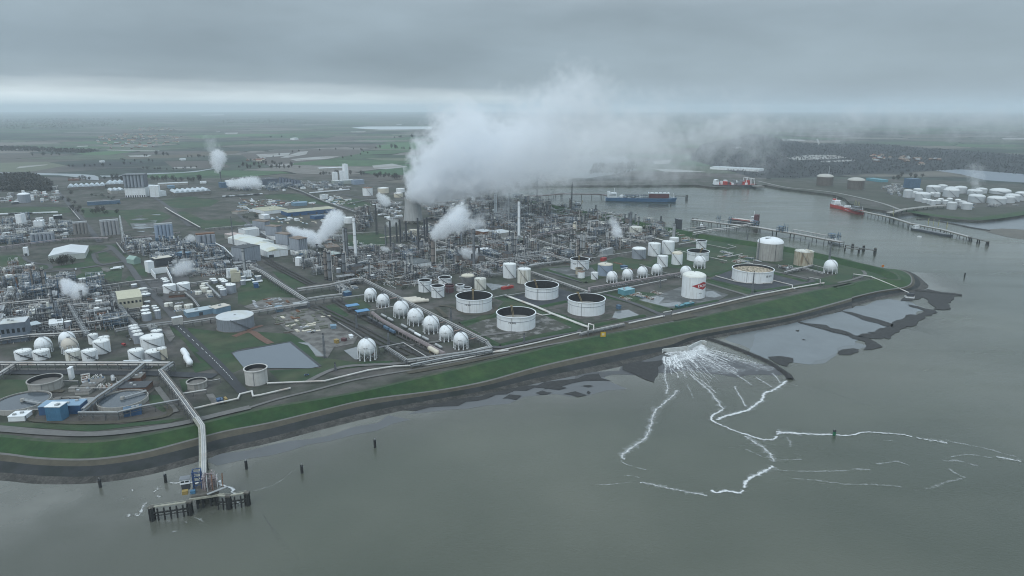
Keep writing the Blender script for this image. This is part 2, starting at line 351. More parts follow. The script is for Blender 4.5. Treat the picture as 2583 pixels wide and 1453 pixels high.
flat('mussel_bank','G',[(250,250),(480,240),(470,300),(455,340),(440,365),(390,350),(330,320),(270,295)],WZ+.5,MUDD,8,3)
flat('mud_flat','D',[(330,1460),(700,1345),(1060,1265),(1450,1160),(1640,1190),(1740,1240),(1690,1290),(1600,1380),(1500,1400),(1300,1460),(1100,1560),(800,1700),(300,1640)],WZ+.12,mat('pale_wet_mud',(.11,.13,.14),.25,.12,.03),12,4)
flat('mud_flat','G',[(820,115),(1000,70),(1260,40),(1520,120),(1640,160),(1600,185),(1480,190),(1400,260),(1150,250),(1000,180)],WZ+.08,mat('pale_mud',(.095,.11,.115),.25,.1,.03),14,5)
flat('mussel_bank','G',[(1260,25),(1400,45),(1520,85),(1590,110),(1620,95),(1690,75),(1750,55),(1770,25),(1830,10),(1880,-20),(1940,-10),(1890,40),(1800,85),(1720,125),(1640,120),(1560,105),(1500,95),(1350,60)],WZ+.5,MUDD,9,4)
flat('mussel_bank','G',[(1520,97),(1600,105),(1690,140),(1715,163),(1660,182),(1610,182),(1640,160),(1620,135),(1560,118)],WZ+.5,MUDD,8,3)
flat('mussel_bank','G',[(1470,195),(1490,180),(1560,175),(1598,182),(1590,195),(1540,208),(1490,210)],WZ+.5,MUDD,7,2)
flat('mussel_bank','G',[(1080,220),(1150,222),(1230,230),(1225,250),(1190,272),(1160,268)],WZ+.5,MUDD,7,3)
flat('mussel_bank','D',[(1560,1180),(1600,1120),(1680,1090),(1780,1085),(1900,1105),(2060,1128),(1990,1140),(1960,1190),(1950,1215),(1970,1255),(1840,1250),(1790,1190),(1740,1150),(1640,1180)],WZ+.6,MUDD,8,3)
flat('mussel_bank','D',[(1560,1195),(1700,1225),(1840,1258),(1820,1290),(1700,1340),(1680,1380),(1560,1395),(1500,1447),(1440,1500),(1280,1440),(1420,1420),(1500,1380),(1600,1370),(1660,1310),(1740,1260),(1640,1225)],WZ+.55,MUDD,8,4)
flat('mussel_bank','D',[(1060,1268),(1150,1275),(1300,1320),(1450,1360),(1520,1385),(1480,1400),(1300,1350),(1150,1300)],WZ+.5,MUDD,8,3)
for x,y,w_,h_ in[(0,430,60,14),(78,420,18,10),(1250,75,10,4),(1280,125,12,4)]:
 flat('mussel_bank','G',[(x-w_,y),(x,y-h_),(x+w_,y+2),(x+w_*.3,y+h_)],WZ+.45,MUDD,6,2)
for x,y,w_,h_ in[(400,1120,95,10),(560,1575,40,8),(250,1585,60,14),(760,1590,110,16),(1080,1545,70,14),(1180,1500,120,18),(1500,1480,60,10)]:
 flat('mussel_bank','C2',[(x-w_,y+8),(x-w_*.3,y-h_),(x+w_*.5,y-h_*.5),(x+w_,y-4),(x+w_*.4,y+h_),(x-w_*.5,y+h_*.8)],WZ+.45,MUDD,6,3)
flat('mud_flat','D',[(1250,420),(1420,440),(1500,475),(1640,455),(1800,485),(2000,510),(2200,522),(2400,500),(2700,455),(2900,480),(2576,668),(2400,640),(2290,600),(2000,540),(1700,480),(1560,500),(1400,460)],WZ+.12,mat('pale_wet_mud',(.2,.2,.2)),20,6)
flat('mud_flat','D',[(2250,595),(2400,580),(2576,590),(2800,560),(2900,640),(2576,672),(2420,650)],WZ+.25,mat('brown_sandbank',(.10,.095,.08),.8,.2,.03),20,6)
flat('mud_flat','D',[(1040,318),(1250,350),(1420,395),(1500,425),(1380,420),(1200,390),(1100,360)],WZ+.3,MUD,16,4)
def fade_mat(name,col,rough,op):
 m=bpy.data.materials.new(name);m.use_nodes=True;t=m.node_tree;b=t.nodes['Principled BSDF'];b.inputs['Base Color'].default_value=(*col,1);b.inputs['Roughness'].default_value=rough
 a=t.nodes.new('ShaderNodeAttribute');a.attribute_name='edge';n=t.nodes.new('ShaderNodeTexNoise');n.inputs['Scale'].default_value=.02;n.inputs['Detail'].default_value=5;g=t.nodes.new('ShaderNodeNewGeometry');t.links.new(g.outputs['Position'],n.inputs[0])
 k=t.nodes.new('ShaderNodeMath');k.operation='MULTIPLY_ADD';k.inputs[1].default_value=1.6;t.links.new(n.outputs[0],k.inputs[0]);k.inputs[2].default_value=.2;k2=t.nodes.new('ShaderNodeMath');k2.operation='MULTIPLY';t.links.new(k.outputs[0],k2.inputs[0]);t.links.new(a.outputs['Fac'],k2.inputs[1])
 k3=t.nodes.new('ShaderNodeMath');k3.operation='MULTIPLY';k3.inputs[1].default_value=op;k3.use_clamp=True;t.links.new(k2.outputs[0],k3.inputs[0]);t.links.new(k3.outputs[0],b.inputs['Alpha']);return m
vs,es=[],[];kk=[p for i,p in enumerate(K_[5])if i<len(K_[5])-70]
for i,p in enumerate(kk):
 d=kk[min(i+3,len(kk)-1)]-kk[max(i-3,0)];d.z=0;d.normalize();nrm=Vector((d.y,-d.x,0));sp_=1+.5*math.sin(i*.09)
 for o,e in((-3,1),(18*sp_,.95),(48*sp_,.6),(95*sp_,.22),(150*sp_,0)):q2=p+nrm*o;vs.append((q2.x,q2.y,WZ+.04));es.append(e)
o=MB().add(vs,[(5*i+j,5*i+j+1,5*i+j+6,5*i+j+5)for i in range(len(kk)-1)for j in range(4)]).build('painted_shore_sheen',fade_mat('painted_silty_sheen',(.15,.155,.135),.2,.8),smooth=False);o['kind']='structure'  # near-shore water sheen painted as a paler, silt-toned strip fading outward
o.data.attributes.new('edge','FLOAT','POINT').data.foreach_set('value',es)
def groyne(reg,pts,wd,top,m,label):
 b=MB();ps=smooth_pts(PL(reg,pts,top),5)
 for a,c in zip(ps,ps[1:]):
  d=(c-a).normalized();s_=Vector((-d.y,d.x,0));j=rng.uniform(.8,1.2)
  vs=[a-s_*wd*j,a-s_*wd*.25,a+s_*wd*.25,a+s_*wd*j];vs2=[c-s_*wd*j,c-s_*wd*.25,c+s_*wd*.25,c+s_*wd*j]
  for k in(0,3):vs[k]=Vector((vs[k].x,vs[k].y,WZ-.5));vs2[k]=Vector((vs2[k].x,vs2[k].y,WZ-.5))
  b.add(vs+vs2,[(0,1,5,4),(1,2,6,5),(2,3,7,6)])
 tag(b.build('stone_groyne',m),label,'groyne')
groyne('G',[(745,112),(830,140),(950,185),(1080,240),(1160,290),(1195,315),(1207,340)],4.5,WZ+2.2,MUDD,'long curved dark stone groyne sheltering the foaming outfall')
groyne('D',[(1620,1085),(1800,1103),(1950,1118),(2060,1128)],4,WZ+1.8,MUDD,'straight dark stone groyne running out from the dike tip')
groyne('D',[(710,1352),(850,1390),(1000,1430),(1120,1460)],4,WZ+1.2,MUDD,'low broken groyne across the pale mud below the dike')
groyne('D',[(1690,500),(1800,505),(1950,530),(2120,565),(2290,592)],5,WZ+2,MUDD,'dark breakwater across the mud by the far tank terminal')
# ------------------------ countryside
def field_mat():
 m=bpy.data.materials.new('fields');m.use_nodes=True;t=m.node_tree;b=t.nodes['Principled BSDF'];nn=t.nodes.new;ll=t.links.new
 g=nn('ShaderNodeNewGeometry')
 wn=nn('ShaderNodeTexNoise');wn.inputs['Scale'].default_value=.0012;ll(g.outputs['Position'],wn.inputs[0])
 va=nn('ShaderNodeVectorMath');va.operation='MULTIPLY_ADD';va.inputs[1].default_value=(260,260,0);ll(wn.outputs['Color'],va.inputs[0]);ll(g.outputs['Position'],va.inputs[2])
 mpn=nn('ShaderNodeMapping');mpn.inputs['Rotation'].default_value=(0,0,.35);mpn.inputs['Scale'].default_value=(1/520,1/330,0);ll(va.outputs[0],mpn.inputs[0])
 vo=nn('ShaderNodeTexVoronoi');vo.voronoi_dimensions='2D';vo.distance='CHEBYCHEV';vo.inputs['Scale'].default_value=1;vo.inputs['Randomness'].default_value=.75;ll(mpn.outputs[0],vo.inputs[0])
 s_=nn('ShaderNodeSeparateColor');ll(vo.outputs['Color'],s_.inputs[0])
 r=nn('ShaderNodeValToRGB');r.color_ramp.interpolation='CONSTANT'
 cs=[(.062,.098,.060),(.10,.095,.085),(.064,.115,.062),(.13,.125,.108),(.05,.066,.058),(.09,.108,.08),(.165,.16,.148),(.056,.106,.06),(.105,.10,.094),(.066,.08,.067)]
 while len(r.color_ramp.elements)<len(cs):r.color_ramp.elements.new(.5)
 for i,(e,c)in enumerate(zip(r.color_ramp.elements,cs)):e.position=i/len(cs);e.color=(*c,1)
 ll(s_.outputs[0],r.inputs[0])
 v2=nn('ShaderNodeTexVoronoi');v2.voronoi_dimensions='2D';v2.distance='CHEBYCHEV';v2.feature='F2';v2.inputs['Scale'].default_value=1;v2.inputs['Randomness'].default_value=.75;ll(mpn.outputs[0],v2.inputs[0])
 sb=nn('ShaderNodeMath');sb.operation='SUBTRACT';ll(v2.outputs['Distance'],sb.inputs[0]);ll(vo.outputs['Distance'],sb.inputs[1])
 lt=nn('ShaderNodeMath');lt.operation='LESS_THAN';lt.inputs[1].default_value=.03;ll(sb.outputs[0],lt.inputs[0])
 mxx=nn('ShaderNodeMix');mxx.data_type='RGBA';mxx.inputs[7].default_value=(.016,.020,.016,1);ll(lt.outputs[0],mxx.inputs[0]);ll(r.outputs[0],mxx.inputs[6])
 n2=nn('ShaderNodeTexNoise');n2.inputs['Scale'].default_value=.0011;n2.inputs['Detail'].default_value=7;n2.inputs['Roughness'].default_value=.6;ll(g.outputs['Position'],n2.inputs[0])
 mr=nn('ShaderNodeMapRange');mr.inputs[1].default_value=.55;mr.inputs[2].default_value=.60;mr.inputs[4].default_value=.85;ll(n2.outputs[0],mr.inputs[0])
 mx2=nn('ShaderNodeMix');mx2.data_type='RGBA';mx2.inputs[7].default_value=(.034,.041,.042,1);ll(mr.outputs[0],mx2.inputs[0]);ll(mxx.outputs[2],mx2.inputs[6])
 n3=nn('ShaderNodeTexNoise');n3.inputs['Scale'].default_value=.02;n3.inputs['Detail'].default_value=5;ll(g.outputs['Position'],n3.inputs[0])
 m3=nn('ShaderNodeMapRange');m3.inputs[1].default_value=.3;m3.inputs[2].default_value=.7;m3.inputs[3].default_value=.75;m3.inputs[4].default_value=1.25;ll(n3.outputs[0],m3.inputs[0])
 vm=nn('ShaderNodeVectorMath');vm.operation='SCALE';ll(mx2.outputs[2],vm.inputs[0]);ll(m3.outputs[0],vm.inputs['Scale']);ll(vm.outputs[0],b.inputs['Base Color'])
 b.inputs['Roughness'].default_value=.95;b.inputs['Specular IOR Level'].default_value=.2
 return m
FIELDS=field_mat()
sheet('fields',PL('S',[(-1400,470),(0,452),(250,456),(420,452),(640,446),(800,446),(1000,462),(1200,460)])+PL('S',[(1330,463),(1440,462),(1640,458),(1750,452)])+PL('D',[(0,150),(350,172),(900,175),(1500,165),(2100,190),(2576,215),(3600,240)])+[Vector((FAR-200,5200,0)),Vector((FAR-200,FAR-200,0)),Vector((-FAR+200,FAR-200,0)),Vector((-FAR+200,3500,0))],.12,FIELDS)
WOOD=mat('bare_wood_floor',(.020,.025,.028),.95,.3,.02,col2=(.014,.018,.020),fac2=(.45,.6),s2=.006)
PALE=mat('pale_flooded_field',(.30,.31,.30),.5,.25,.01,col2=(.14,.125,.11),fac2=(.45,.58),s2=.01)
STRAW=mat('pale_green_field',(.11,.125,.085),.9,.12,.01)
GLASSH=mat('greenhouse_roofs',(.42,.47,.49),.35,.08,.01)
TILLED=mat('bare_tilled_field',(.075,.068,.06),.95,.12,.01)
def fld(reg,pts,m,z,name='field'):sheet(name,PL(reg,pts),z,m)
fld('K',[(0,418),(230,412),(330,432),(150,462),(0,464)],STRAW,.3)
fld('K',[(325,430),(560,412),(750,418),(500,440),(360,438)],WOOD,.3)
fld('K',[(1200,372),(1560,348),(1810,352),(1800,372),(1640,400),(1350,432),(1240,400)],TILLED,.3)
fld('K',[(1280,375),(1450,368),(1440,382),(1300,392)],PALE,.5,'flooded_field');fld('K',[(1450,400),(1580,388),(1700,384),(1640,398),(1480,408)],PALE,.5,'flooded_field')
fld('K',[(1340,428),(1470,420),(1440,433),(1350,434)],PALE,.5,'flooded_field');fld('K',[(1860,432),(1960,422),(2040,438),(1930,450),(1870,446)],PALE,.5,'flooded_field')
fld('K',[(1500,362),(1540,360),(1530,376),(1440,392),(1400,392)],PALE,.52,'flooded_field')
fld('K',[(640,382),(760,378),(740,388),(650,388)],PALE,.5,'flooded_field');fld('K',[(530,352),(800,357),(790,360),(540,356)],PALE,.5,'flooded_field')
fld('K',[(100,435),(240,425),(230,430),(80,446)],PALE,.5,'flooded_field');fld('K',[(860,440),(990,438),(980,446),(870,446)],PALE,.5,'flooded_field')
fld('K',[(820,410),(1080,408),(1160,440),(1010,448),(860,440)],TILLED,.3)
fld('K',[(620,385),(900,378),(1060,360),(1200,358),(1180,372),(900,392),(640,398)],mat('ochre_field',(.085,.075,.055),.95,.15,.01),.28)
fld('K',[(1820,395),(2040,395),(2030,408),(1900,404)],STRAW,.3)
fld('K',[(380,370),(560,358),(680,362),(540,378),(420,378)],mat('bright_green_field',(.05,.115,.045),.9,.12,.01),.3)
fld('K',[(920,282),(1300,272),(1400,278),(1000,296)],mat('bright_green_field',(.05,.1,.05)),.3);fld('K',[(1880,330),(2110,312),(2100,352),(1900,350)],mat('bright_green_field',(.05,.1,.05)),.3)
fld('K',[(1755,242),(1840,236),(2160,236),(2160,250),(1900,252),(1790,246)],GLASSH,.6,'lake')
for pts in[[(1750,262),(1830,260),(1820,265),(1760,265)],[(1120,268),(1190,266),(1185,274),(1130,274)],[(1980,224),(2010,224),(2005,228),(1985,228)],[(1080,262),(1100,261),(1100,264),(1082,264)],[(380,334),(440,332),(440,336),(390,338)],[(1000,178),(1120,174),(1120,180),(1010,182)]]:fld('K',pts,PALE,.55,'flooded_field')
fld('K',[(-40,466),(150,468),(300,472),(400,474),(470,480),(492,488),(494,505),(440,502),(380,490),(300,481),(0,474),(-40,474)],mat('creek_water',(.22,.25,.27),.3,.08,.01),.6,'creek')
fld('K',[(500,482),(600,482),(640,476),(700,470),(900,466),(1000,456),(1050,448),(1100,440),(1060,450),(980,464),(880,470),(720,478),(600,488),(510,488)],mat('creek_water',(.3,.34,.36)),.6,'creek')
fld('X',[(1060,400),(1300,350),(1560,395),(1900,400),(2300,430),(2576,450),(2576,545),(2300,520),(1900,535),(1500,560),(1300,555),(1000,470)],WOOD,.3,'bare_wood')
fld('X',[(230,520),(400,470),(500,455),(700,455),(760,520),(520,560),(400,552)],mat('pale_lagoon',(.15,.175,.185),.4,.05,.01),.45,'lagoon')
fld('X',[(1430,372),(1560,378),(1540,384),(1440,382)],PALE,.5,'flooded_field')
for pts in[[(1200,412),(1250,410),(1240,420),(1205,418)],[(1460,462),(1560,448),(1700,450),(1745,462),(1650,470),(1500,474)],[(1610,478),(1700,475),(1780,470),(1780,478),(1640,484)],[(1600,374),(1608,372),(1618,398),(1610,402)],[(2470,370),(2576,368),(2576,376),(2480,376)],[(820,512),(960,518),(1100,530),(900,530)],[(830,478),(920,470),(910,490),(840,492)]]:fld('X',pts,PALE,.55,'flooded_field')
fld('D',[(370,195),(900,205),(1500,195),(2100,215),(2576,260),(2576,440),(2200,505),(1800,470),(1680,440),(1540,415),(1350,365),(1000,290),(700,250)],mat('terminal_grass',(.042,.05,.036),.95,.22,.02,col2=(.065,.064,.052),fac2=(.48,.65),s2=.012),.2,'terminal_ground')
fld('D',[(1840,100),(2050,90),(2576,130),(2700,200),(2576,200),(2250,180),(2050,130)],mat('blue_grey_basin',(.10,.13,.165),.4,.08,.01),.5,'basin')
fld('D',[(1560,310),(1700,300),(2050,330),(2576,330),(2576,400),(1950,410),(1680,360)],GRAVEL,.3,'terminal_yard')
strip('terminal_road',smooth_pts(PL('D',[(360,185),(600,238),(800,258),(1000,282),(1200,322),(1400,372),(1540,422)])),9,.5,mat('pale_road',(.26,.26,.25),.9,.1,.05))
strip('terminal_dike',smooth_pts(PL('D',[(1600,432),(1800,468),(2000,490),(2200,500),(2400,478),(2650,440)])),34,.4,GRASS)
# ------------------------ ground of the plant
def area(name,reg,pts,m,z):sheet(name,PL(reg,pts),z,m)
LAWNS=[('A2',[(0,180),(150,170),(250,200),(280,290),(180,300),(0,310)]),('A2',[(820,85),(960,75),(1100,80),(1000,130),(930,150),(960,230),(990,270),(860,300),(500,300),(420,320),(380,280),(480,270),(520,290),(850,240)]),
('A2',[(980,155),(1060,140),(1150,190),(1200,235),(1060,265),(1000,250)]),('A2',[(1060,70),(1160,65),(1300,190),(1400,260),(1470,330),(1470,390),(1390,370),(1250,230)]),('A2',[(1250,420),(1290,380),(1370,410),(1320,440)]),
('A2',[(800,310),(1000,290),(1230,290),(1210,430),(1100,440),(950,350),(900,430),(700,420),(820,350)]),('A',[(800,490),(1150,520),(1500,500),(1640,540),(1720,580),(1600,640),(1300,680),(1230,580),(850,590)]),
('A',[(1700,540),(1850,530),(2100,640),(2250,680),(2050,720),(1950,660),(1800,580)]),('A',[(1580,420),(1900,380),(2200,420),(2100,480),(1800,500),(1660,470)]),('A',[(2030,620),(2280,600),(2400,640),(2576,640),(2576,680),(2240,690),(2100,680)]),
('A',[(0,490),(300,480),(690,490),(720,540),(500,555),(0,545)]),('B',[(1100,765),(1380,735),(1500,770),(1490,870),(1260,890),(1100,895)]),('B',[(250,360),(600,350),(830,420),(1180,400),(1350,460),(1240,520),(900,470),(500,420),(300,400)]),
('B',[(0,640),(250,620),(430,650),(200,690),(0,690)]),('B2',[(60,440),(300,400),(560,470),(600,590),(450,650),(100,680),(0,660),(0,520)]),('B2',[(340,330),(520,380),(720,470),(580,500),(400,400)]),
('B2',[(1060,630),(1220,600),(1340,690),(1210,740)]),('B2',[(880,680),(960,660),(1110,770),(1000,840)]),('A2',[(1660,880),(1780,890),(2000,1110),(2130,1310),(1950,1350),(1900,1250),(2010,1250),(1850,1050)]),
('B2',[(0,960),(200,940),(480,960),(700,1010),(850,1200),(1160,1240),(1560,1230),(1500,1260),(900,1330),(640,1447),(430,1447),(310,1330),(840,1300),(530,1050),(0,1110)]),('A2',[(1870,900),(2200,940),(2576,970),(2576,1060),(2300,1150),(2450,1300),(2330,1350),(2200,1290),(1960,1010)]),
('E',[(0,310),(320,310),(340,420),(230,440),(180,540),(0,560)]),('E',[(1480,470),(1600,460),(1700,600),(1620,640),(1480,560)]),('E',[(1790,310),(1890,300),(1880,400),(1830,440)]),('E',[(300,740),(1000,760),(1600,720),(1850,690),(1700,740),(1200,790),(900,830),(500,800),(0,770),(0,740)]),
('C2',[(570,600),(680,570),(830,640),(960,690),(1300,650),(1500,880),(1400,930),(1100,980),(640,1070),(560,1040),(300,900),(250,850)]),('C2',[(1540,560),(1860,530),(2300,560),(2450,500),(2576,560),(2400,700),(2180,750),(1960,660),(1680,600)]),
('C2',[(1080,300),(1560,270),(1830,190),(2100,230),(2350,270),(1900,320),(1620,420),(1500,440),(1300,400)]),('D2',[(830,300),(1010,290),(1300,270),(1600,260),(1640,400),(1380,520),(1130,580),(830,500),(480,480),(620,400)]),
('D2',[(1100,170),(1620,280),(1860,280),(2576,420),(2576,640),(1600,760),(1540,780),(1100,640),(1300,640),(1650,700),(1900,680),(2200,620),(2450,560),(1900,480),(1600,420),(1240,330)]),
('C',[(480,420),(700,460),(1350,600),(1800,720),(2200,860),(2576,900),(2576,800),(1900,690),(1500,620),(1340,640),(1100,580),(800,560),(560,480)]),('D',[(600,740),(1200,870),(1500,960),(1400,1000),(1000,960),(560,860)])]
for i,(r,pts)in enumerate(LAWNS):area('lawn',r,pts,GRASSF,.14+.005*i)
PITS=[('C2',[(100,700),(560,600),(680,640),(580,740),(300,830),(120,800)],GRAVEL),('C2',[(300,890),(640,760),(1000,740),(1360,900),(1000,970),(640,1060)],mat('mossy_gravel',(.06,.062,.052),.95,.3,.12,col2=(.17,.17,.165),fac2=(.5,.6),s2=.06)),('C2',[(740,590),(900,560),(1230,510),(1400,560),(1290,650),(960,690)],PIT),
('C2',[(1020,710),(1320,650),(1700,640),(2040,770),(1500,860),(1240,760)],GRAVEL),('D2',[(440,820),(720,740),(860,690),(1100,700),(1340,770),(1200,840),(760,910)],PITW),('D2',[(1160,610),(1360,520),(1760,560),(2060,640),(1900,690),(1620,720)],PIT),
('C2',[(1120,310),(1350,290),(1560,300),(1620,360),(1400,420),(1260,380)],PITW),('A2',[(1450,420),(1700,340),(1880,330),(1900,520),(2100,580),(1660,640),(1560,560)],mat('grey_yard',(.08,.08,.08),.95,.15,.1)),
('B2',[(330,780),(560,700),(850,720),(940,850),(1200,990),(1160,1060),(960,1100),(900,1200),(780,1190),(700,1060),(480,920)],SAND),('B2',[(60,690),(300,600),(560,600),(690,650),(560,680),(130,720)],SAND),
('E',[(1000,440),(1480,300),(1600,340),(1560,400),(1480,470),(1500,560),(1700,680),(1200,760),(700,740),(320,740),(400,600),(560,560)],mat('brown_yard',(.075,.069,.062),.95,.2,.12)),('E',[(2060,460),(2130,450),(2200,550),(2120,555)],SAND),
('A2',[(1600,900),(1690,880),(1750,990),(1700,1050)],SAND),('B2',[(1060,1130),(1200,1090),(1210,1220),(1170,1220)],PUDDLE),('C2',[(480,450),(700,480),(560,530)],PUDDLE),('C2',[(1790,740),(1920,720),(2030,775),(1850,820),(1760,800)],PUDDLE),
('D2',[(460,830),(620,780),(700,800),(640,860),(860,840),(850,880),(740,890),(560,880)],PUDDLE),('D2',[(1100,740),(1180,730),(1270,780),(1200,800),(1110,790)],PUDDLE),('B2',[(600,1050),(700,1080),(780,1180),(870,1190),(800,1130),(700,1050)],PUDDLE),
('A',[(1300,650),(1560,640),(1560,690),(1330,710)],PITW),('A2',[(1010,305),(1050,295),(1090,300),(1105,330),(1070,345),(1030,330)],SAND)]
for i,(r,pts,m)in enumerate(PITS):area('yard',r,pts,m,.40+i*.008)
for r,pts in[('A',[(1340,662),(1450,655),(1480,668),(1360,680)]),('A',[(1320,690),(1420,680),(1560,690),(1400,708)]),('A',[(1290,610),(1400,600),(1490,605),(1400,618)]),('A',[(1360,730),(1450,725),(1440,740)]),('A',[(1510,745),(1570,738),(1560,752)]),('A',[(1340,580),(1430,572),(1420,582)]),('A',[(1500,560),(1610,560),(1590,570)]),('A',[(1480,625),(1570,622),(1560,634)])]:
 area('puddle',r,pts,PUDDLE,.64)
sheet('pond',PL('B2',[(0,1140),(520,1048),(820,1290),(720,1310),(60,1305),(-55,1160)]),.62,POND)
strip('pond_bank',PL('B2',[(-60,1158),(0,1132),(522,1042),(826,1288)]),3,.63,mat('dark_liner',(.04,.045,.05),.7,.2,.1))
ROADS=[('A2',[(1700,880),(1780,890),(2090,1180),(2230,1320),(2330,1430)],9,ROADD),('E',[(2000,30),(2180,190),(2330,330),(2430,440)],9,ROADD),('A2',[(1060,80),(1120,100),(1290,280),(1390,420),(1500,540),(1640,680),(1740,800),(1740,880)],9,ROAD),
('A2',[(360,350),(700,320),(980,280),(1240,235),(1300,190)],9,ROAD),('A2',[(240,190),(270,230),(380,260),(480,270),(510,300),(480,320)],6,ROAD),('A2',[(950,160),(1100,120),(1090,80)],6,ROAD),('A2',[(930,160),(950,220),(1010,265),(1200,240)],6,ROAD),
('A',[(560,310),(700,470),(860,660),(1000,840)],10,ROAD),('A',[(1200,400),(1500,380),(1700,500),(1900,680)],10,ROAD),('A',[(0,480),(400,470),(690,470)],8,ROAD),('B2',[(30,160),(300,380),(580,560)],12,ROAD),('B',[(0,560),(100,640),(300,800)],8,ROAD),
('B2',[(480,740),(700,900),(880,1040)],7,SAND),('B2',[(700,1440),(900,1340),(1080,1290),(1300,1275),(1620,1260),(1750,1235)],6,PATH),('C2',[(560,1095),(700,1090),(1100,1000),(1450,930)],7,ROAD),('C2',[(1900,850),(2300,770),(2576,700)],8,ROAD),
('D2',[(80,760),(400,860),(640,960)],7,ROAD),('D2',[(640,975),(1200,850),(1540,780),(1900,690),(2200,630)],8,ROAD),('D2',[(1100,650),(1300,710),(1540,780)],6,PATH),('D2',[(1770,530),(2000,580),(2180,620)],6,PATH),('D2',[(2430,650),(2576,620),(2700,570),(2680,530)],5,PATH),
('C2',[(0,700),(70,760),(100,800)],6,BROWN),('C2',[(30,680),(170,700),(300,770),(550,760),(600,700),(540,690)],5,BROWN),('C2',[(1100,340),(1300,400),(1480,450)],6,ROAD),('B',[(830,420),(1050,480),(1250,540)],9,ROAD),('B',[(550,290),(660,350),(830,420)],9,ROAD),
('B',[(1000,350),(1220,390),(1380,400)],8,ROAD),('E',[(0,235),(800,240),(1500,250),(2150,280)],12,ROADD),('E',[(0,210),(1100,215),(1690,222)],5,PATH),('E',[(1570,390),(1700,560),(1760,640)],5,PATH),('E',[(640,430),(480,450),(300,680),(500,735),(1100,745),(1600,690),(1700,640),(1660,570)],5,BROWN),
('E',[(-600,770),(0,810),(450,845),(900,860),(1300,830),(1800,755),(2200,660),(2500,590)],8,PATH),('E',[(-600,740),(0,780),(450,820),(900,846),(1300,815)],2,PATH),('S',[(1000,880),(1030,873),(1240,845),(1300,838)],6,PATH)]
for i,(r,pts,wd,m)in enumerate(ROADS):strip('road',smooth_pts(PL(r,pts),5),wd,.66+.008*i,m)
strip('dike_road',smooth_pts(PL('S',[(631,1029),(700,1008),(790,986),(900,958),(1050,932),(1240,897),(1500,850),(1700,812)]),5),3.5,.672,PATH)
for r,pts in[('A2',[(1780,890),(2090,1180),(2230,1320),(2330,1430)])]:
 ps=smooth_pts(PL(r,pts),16);b=MB()
 for i in range(0,len(ps)-1,2):o=strip('',[ps[i],ps[i+1]],.35,1.02,None,build=False);b.add(o.v,o.f)
 struct(b.build('road_marking',WHITEP,smooth=False))
strip('verge',smooth_pts(PL('C2',[(-300,1340),(0,1290),(500,1190),(1000,1080),(1500,975),(2000,880),(2576,770)]),5),14,.645,BROWN)
strip('verge',smooth_pts(PL('D2',[(0,1150),(500,1030),(1000,930),(1500,820),(2000,720)]),5),12,.65,BROWN)
strip('brick_path',smooth_pts(PL('B2',[(-40,990),(120,940),(240,1010),(330,1060)]),4),8,.635,BRICK)
strip('brick_path',PL('B2',[(90,930),(200,890),(250,880)]),6,.64,BRICK)
def rail(reg,pts,n=1,gap=5):
 base=PL(reg,pts);d=(base[-1]-base[0]).normalized();a=Vector((-d.y,d.x,0))
 for k in range(n):
  ps=[p+a*gap*(k-(n-1)/2)for p in base]
  strip('track_bed',ps,3.6,1.2+.02*k,RAILB)
  b=MB()
  for s_ in(-.72,.72):
   for p,q2 in zip(ps,ps[1:]):b.bar(p+a*s_+Vector((0,0,1.32)),q2+a*s_+Vector((0,0,1.32)),.16,.2)
  struct(b.build('railway_track',STEELD,smooth=False))
rail('B2',[(960,620),(1320,830),(2060,1190)],2,7);rail('B2',[(760,690),(1240,930),(1700,1180)],3,7);rail('B2',[(300,240),(740,470)],3,6);rail('B',[(0,830),(340,1030)],2,6);rail('B2',[(1600,1050),(1930,1220)],2,8)
rail('A',[(1500,430),(2100,400),(2576,370)],1);rail('B',[(0,380),(570,350)],1);rail('A2',[(1640,640),(1720,730)],1)
def bund(reg,pts,label,hgt=1.8,wd=5):
 b=MB();ps=PL(reg,pts)
 for a,c in zip(ps,ps[1:]):
  d=(c-a).normalized();s_=Vector((-d.y,d.x,0));z=Vector((0,0,hgt))
  b.add([a-s_*wd,a-s_*wd*.3+z,a+s_*wd*.3+z,a+s_*wd,c-s_*wd,c-s_*wd*.3+z,c+s_*wd*.3+z,c+s_*wd],[(0,1,5,4),(1,2,6,5),(2,3,7,6)])
 tag(b.build('earth_bund',GRASSF,smooth=False),label,'bund')
bund('C2',[(240,860),(590,790),(620,740)],'grass bund between the two front open tanks')
bund('C2',[(500,1050),(640,1080),(1000,1000),(1400,930)],'grass bund along the front of the nearest open tank pit')
bund('C2',[(1000,700),(1300,640)],'grass bund between the middle and right open tanks')
bund('C2',[(1180,800),(1520,890),(2080,780)],'grass bund in front of the right open tank')
bund('C2',[(1070,310),(1500,450),(1580,430)],'grass bund around the pit of the small rusty tanks')
bund('D2',[(420,830),(770,920),(1230,830)],'grass bund in front of the tank with the red diamond')
bund('D2',[(1130,620),(1600,740),(1930,690)],'grass bund in front of the pebble-roofed open tank')
bund('D2',[(1760,540),(2130,640)],'grass bund right of the pebble-roofed open tank')
bund('D2',[(1120,590),(1380,510)],'grass bund left of the pebble-roofed open tank')
